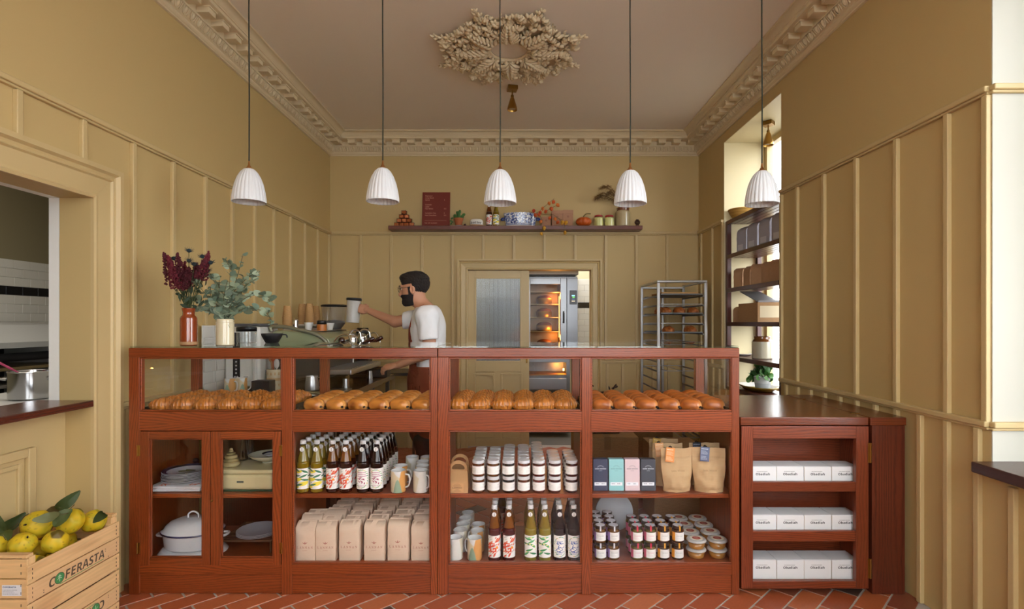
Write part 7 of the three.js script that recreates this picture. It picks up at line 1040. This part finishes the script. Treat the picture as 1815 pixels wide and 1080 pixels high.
// ---------------------------------------------------------------- kitchen things seen through the hatch
{
  const tb = thing('kitchen_table', 'pale steel kitchen table just inside the hatch', 'table'); part('table_top', rspan(-2.98, -2.345, 0.935, 0.972, -0.7, 1.7, 0.004), M('#d5d6d4', 0.35, 0.3), tb); for (const x of [-2.94, -2.39]) for (const z of [-0.65, 1.65]) part('leg', rspan(x - 0.02, x + 0.02, 0, 0.934, z - 0.02, z + 0.02), steel, tb); part('under_shelf', rspan(-2.94, -2.4, 0.3, 0.315, -0.62, 1.62), steel, tb);
  const pot = thing('cooking_pot', 'shiny steel cooking pot on the table inside the hatch', 'pot', [-2.605, 0.973, -0.157]);
  part('pot_body', lathe([[0.0001, 0], [0.09, 0], [0.096, 0.006], [0.096, 0.14], [0.099, 0.143], [0.097, 0.146], [0.092, 0.143], [0.091, 0.01], [0.0001, 0.008]], 48), M('#c3c4c6', 0.16, 1), pot); part('rim', new THREE.TorusGeometry(0.0965, 0.003, 8, 48).rotateX(Math.PI / 2).translate(0, 0.145, 0), chrome, pot);
  for (const a of [0.25, Math.PI + 0.25]) { const h = part('handle', tube([[0.095, 0.105, 0.03], [0.125, 0.11, 0.028], [0.132, 0.112, 0], [0.125, 0.11, -0.028], [0.095, 0.105, -0.03]], 0.0055, 20, 8), chrome, pot); h.rotation.y = a; } for (const z of [-0.03, 0.03]) for (const s of [0.25]) part('rivet', ball(0.006, 0.096, 0.105, z, 8, 6).rotateY(s), chrome, pot);
  const sp = thing('pink_spatula', 'pink handled spatula leaning out of the steel pot', 'spatula', [-2.605, 0.973, -0.157]); part('handle', rod([-0.08, 0.155, 0.02], [-0.165, 0.215, 0.05], 0.006, 8), M('#a8315a', 0.45), sp); part('blade', rod([0.05, 0.06, -0.02], [-0.08, 0.155, 0.02], 0.0045, 8), M('#a8315a', 0.45), sp);
  const ds = thing('dough_sheeter', 'pale grey kitchen machine with sloping hood behind the pot', 'machine'), g = M('#a9aaa8', 0.45), x0 = -4.15, x1 = -3.5;
  part('hood', creased(ext([[x0, 1.2], [-3.52, 1.2], [-3.52, 1.24], [-3.75, 1.36], [x0, 1.385]], 0.9).translate(0, 0, -1.7), 0.3), g, ds); part('base_cabinet', rspan(x0, x1, 0.02, 0.62, -1.7, -0.82, 0.01), M('#4b4b4d', 0.5), ds); part('side_panel', rspan(x0, -3.52, 0.62, 1.2, -1.74, -1.58, 0.008), M('#b5b6b4', 0.45), ds); part('back_panel', rspan(x0, x0 + 0.05, 0.62, 1.2, -1.58, -0.82, 0.004), blackMatt, ds);
  for (const [y, c] of [[0.78, '#2c3350'], [0.92, '#6b6760'], [1.04, '#7b6a48']]) part('shelf', rspan(x0 + 0.06, -3.56, y, y + 0.022, -1.575, -0.84, 0.004), M(c, 0.4), ds); part('knob', ball(0.02, -3.51, 1.25, -1.62, 12, 8), M('#b02a2a', 0.4), ds); part('roller', rod([-3.62, 1.13, -1.57], [-3.62, 1.13, -0.84], 0.03, 16), blackMatt, ds);
}
// ---------------------------------------------------------------- crates of quinces at the lower left
{
  const cx = -2.017, z0 = 0.206, z1 = 0.68, hw = 0.15, zc = (z0 + z1) / 2, hl = (z1 - z0) / 2;
  const print = (upside) => canvasTex(1400, 210, (k) => { k.drawImage(woodCanvas, 0, 0, 1400, 210); if (upside) { k.translate(1400, 210); k.rotate(Math.PI); } k.globalAlpha = 0.88; k.fillStyle = '#45392c'; k.save(); k.transform(1, 0, -0.12, 1, 30, 0); k.font = 'bold 158px sans-serif'; k.fillText('C', 246, 164, 100); k.fillText('FERASTA', 478, 164, 640); k.restore(); k.fillStyle = '#2f8a4a'; k.beginPath(); k.arc(420, 108, 66, 0, 7); k.fill(); k.strokeStyle = '#45392c'; k.lineWidth = 7; k.beginPath(); k.arc(420, 108, 68, 0, 7); k.stroke(); k.strokeStyle = '#cfe3c4'; k.lineWidth = 8; k.beginPath(); k.moveTo(420, 66); k.lineTo(420, 152); k.moveTo(388, 120); k.lineTo(420, 94); k.lineTo(452, 120); k.moveTo(396, 90); k.lineTo(420, 70); k.lineTo(444, 90); k.stroke(); k.fillStyle = '#2f8a4a'; k.fillRect(420, 182, 700, 9); k.fillStyle = '#45392c'; for (const [x, y] of [[200, 150], [200, 178], [1150, 60], [1150, 90], [1200, 186]]) { k.beginPath(); k.arc(x, y, 7, 0, 7); k.fill(); } });
  const woodCanvas = document.createElement('canvas'); woodCanvas.width = 1400; woodCanvas.height = 210; { const k = woodCanvas.getContext('2d'); k.fillStyle = '#dfb685'; k.fillRect(0, 0, 1400, 210); for (let i = 0; i < 420; i++) { k.globalAlpha = rr(0.03, 0.12); k.fillStyle = i % 3 ? '#b98650' : '#f0cfa0'; k.fillRect(rr(-200, 1400), rr(0, 210), rr(80, 600), rr(1, 4)); } k.globalAlpha = 1; }
  const bd = (x0, x1, y0, y1, za, zb) => grain(rspan(x0, x1, y0, y1, za, zb, 0.0015), [x1 - x0, y1 - y0, zb - za].indexOf(Math.max(x1 - x0, y1 - y0, zb - za)));
  const staple = M('#3a3530', 0.5, 0.6), post = () => kraft('#c99a68');
  const makeCrate = (y, lab, upside, empty) => {
    const t = thing('wooden_crate', lab, 'crate', [cx, y, zc]);
    for (const s of [-1, 1]) for (let i = 0; i < 3; i++) {
      const y0 = 0.002 + i * 0.0745, y1 = y0 + 0.07, x0 = s > 0 ? hw - 0.007 : -hw, b = part('side_board', bd(x0, x0 + 0.007, y0, y1, -hl, hl), pale, t);
      if (s > 0 && i === 1) part('board_print', new THREE.PlaneGeometry(2 * hl - 0.004, 0.066).rotateY(Math.PI / 2).translate(hw + 0.0006, (y0 + y1) / 2, 0), paperMat(print(upside), 0.75), t);
    }
    for (const s of [-1, 1]) for (let i = 0; i < 3; i++) { const y0 = 0.02 + i * 0.0765, z = s > 0 ? hl - 0.014 : -hl + 0.005; part('end_board', bd(-hw + 0.008, hw - 0.008, y0, y0 + 0.072, z, z + 0.009), pale, t); }
    for (const sx of [-1, 1]) for (const sz of [-1, 1]) part('corner_post', grain(rspan(sx > 0 ? hw - 0.036 : -hw + 0.008, sx > 0 ? hw - 0.008 : -hw + 0.036, 0.002, 0.222, sz > 0 ? hl - 0.042 : -hl + 0.0145, sz > 0 ? hl - 0.0145 : -hl + 0.042, 0.002), 1), pale, t);
    if (!upside) { for (const sz of [-1, 1]) { part('top_bar', grain(rspan(-hw + 0.008, hw - 0.008, 0.2495, 0.262, sz > 0 ? hl - 0.034 : -hl + 0.004, sz > 0 ? hl - 0.004 : -hl + 0.034, 0.002), 0), pale, t); for (const sx of [-1, 1]) part('corner_cap', grain(rspan(sx > 0 ? hw - 0.036 : -hw + 0.008, sx > 0 ? hw - 0.008 : -hw + 0.036, 0.2222, 0.2493, sz > 0 ? hl - 0.042 : -hl + 0.0145, sz > 0 ? hl - 0.0145 : -hl + 0.042, 0.001), 1), pale, t); } }
    for (let i = 0; i < 4; i++) part('base_board', bd(-hw + 0.008 + i * 0.071, -hw + 0.008 + i * 0.071 + 0.066, 0.003, 0.008, -hl + 0.0162, hl - 0.0162), pale, t);
    const st = []; for (let i = 0; i < 3; i++) for (const q of [0.018, 0.035, 0.052]) for (const s of [-1, 1]) st.push(span(hw, hw + 0.0012, 0.002 + i * 0.0745 + q - 0.004, 0.002 + i * 0.0745 + q + 0.004, s * (hl - 0.02) - 0.001, s * (hl - 0.02) + 0.001)); for (let i = 0; i < 3; i++) for (const q of [0.02, 0.05]) for (const x of [-0.12, 0.12]) st.push(span(x - 0.001, x + 0.001, 0.02 + i * 0.0765 + q - 0.005, 0.02 + i * 0.0765 + q + 0.005, hl - 0.005, hl - 0.004)); part('staples', merge(st), staple, t);
    part('paper_label', new THREE.PlaneGeometry(0.075, 0.042).translate(0.085, 0.128, hl - 0.0043), paperMat(canvasTex(160, 90, (k) => { k.fillStyle = '#dfe2ea'; k.fillRect(0, 0, 160, 90); k.fillStyle = '#2f4a7a'; k.font = 'bold 20px sans-serif'; k.fillText('COFERASTA', 6, 26, 148); scribble(k, 8, 40, 140, 4, 11, '#667', 0.6); }), 0.6), t);
    return t;
  };
  makeCrate(0.0012, 'lower wooden fruit crate, its printed name upside down', true); makeCrate(0.2265 + 0.0012, 'upper wooden fruit crate filled with yellow quinces', false);
  // quinces
  const qm = M('#ffffff', 0.55, 0, { vertexColors: true }), quince = (s) => paint(deform(new THREE.SphereGeometry(1, 40, 28), (v) => { const a = Math.atan2(v.z, v.x), t = v.y; let r = 1 + 0.06 * Math.cos(a * 5 + s) * (0.5 - 0.5 * t) + 0.07 * noise3(v.x * 1.3 + s, v.y * 1.3, v.z * 1.3); r *= t > 0.2 ? 1 - 0.3 * Math.pow((t - 0.2) / 0.8, 1.3) : 1; v.x *= r; v.z *= r; v.y = v.y * (1.1 + 0.08 * noise2(s, 2)) - 0.16 * Math.exp(-(1 - Math.abs(t)) * 14); }), (c, v) => { c.set('#d6b31a').lerp(new THREE.Color('#b5a928'), clamp(0.3 + 0.6 * noise3(v.x * 1.5 + s, v.y * 1.5, v.z * 1.5))); const b = noise3(v.x * 5 + s * 3, v.y * 5, v.z * 5), f = noise3(v.x * 16, v.y * 16 + s, v.z * 16); if (b > 0.8 || f > 0.93) c.lerp(new THREE.Color('#6b541c'), 0.6); if (v.y < -0.95) c.lerp(new THREE.Color('#3a2c16'), 0.85); });
  const qs = [1, 4, 9].map(quince), stemQ = M('#4a3a22', 0.85);
  [[-2.055, 0.515, 0.43, 0.06, 'big quince at the top of the heap, left of the leaves', 1.2], [-1.962, 0.505, 0.372, 0.055, 'bright quince under the large leaf on the heap', 1.9], [-1.93, 0.475, 0.278, 0.051, 'rearmost quince, nearest the far crate end', 0.6], [-2.01, 0.478, 0.545, 0.05, 'spotted quince at the front left of the heap', 1.4], [-1.926, 0.465, 0.49, 0.049, 'small quince leaning on the printed crate side', -1.2], [-1.92, 0.41, 0.6, 0.048, 'low quince in the near corner behind the post', 0.4], [-2.11, 0.475, 0.56, 0.05, 'quince at the picture\'s left edge among leaves', 1.5], [-1.95, 0.385, 0.42, 0.055, 'quince lying deep under the bright ones', 0.8], [-2.07, 0.39, 0.42, 0.056, 'quince lying deep under the biggest one', 2], [-2.05, 0.37, 0.585, 0.052, 'quince lying deep in the near part of the crate', 0.3], [-2.06, 0.385, 0.29, 0.055, 'quince lying deep at the far crate end', 1.1]].forEach(([x, y, z, r, lab, rx], i) => { const t = thing('quince', lab, 'quince', [x, y, z], i * 1.3, 'quinces in the upper crate'); const f = part('fruit', qs[i % 3], qm, t); f.scale.setScalar(r * 0.95); const s = part('stalk', rod([0, 0.9, 0], [0.08, 1.2, 0.04], 0.06, 6), stemQ, t); s.scale.setScalar(r * 0.95); t.rotation.set(rx, i * 1.3, 0.4 * i); });
  const LM = ['#3a4a22', '#4d5a2a', '#5a4a26', '#6b7048'].map((c) => { const q = M(c, 0.6, 0, { transmission: 0.1, thickness: 0 }); q.side = THREE.DoubleSide; return q; }), lg = (w, L, c) => deform(new THREE.CircleGeometry(1, 18), (v) => { const x = v.x, y = v.y; v.set(x * w * (1 - 0.35 * y * y), (y + 1) * L / 2, Math.abs(x) * w * 0.35 - c * y * y * L + 0.003 * Math.sin(y * 9)); });
  const lgs = [lg(0.026, 0.115, 0.28), lg(0.021, 0.095, -0.28), lg(0.027, 0.085, 0.2)];
  const leafAt = (px, py, d, q, rot, m, lab) => { const t = thing('quince_leaf', lab, 'leaf', at(px, py, d)); part('blade', lgs[q], LM[m], t); part('leaf_stalk', rod([0, -0.02, 0], [0, 0.005, 0], 0.0018, 5), LM[2], t); t.rotation.set(...rot); };
  leafAt(94, 908, 2.33, 0, [0.2, 0.5, -1.0], 0, 'large dark leaf pointing up right above the quinces'); leafAt(80, 911, 2.37, 1, [0.3, 0.2, -1.2], 2, 'browning leaf lying behind the large dark leaf'); leafAt(125, 902, 2.3, 2, [-0.4, 0.3, 2.6], 1, 'green leaf hanging down over the bright quince'); leafAt(112, 912, 2.27, 1, [-0.5, 0.2, 1.9], 3, 'pale underside leaf lying between two quinces'); leafAt(42, 916, 2.3, 0, [0.3, 0.5, 2.0], 0, 'dark leaf left of the biggest quince'); leafAt(26, 934, 2.2, 1, [0.2, 0.4, 2.3], 1, 'curled dark leaf at the left crate edge'); leafAt(172, 920, 2.44, 1, [0.4, 0, -0.9], 0, 'small dark leaf at the far crate end'); leafAt(6, 950, 2.16, 0, [0.1, 0.6, 0.3], 0, 'dark leaf at the left edge of the picture');
}

renderer.render(scene, camera);
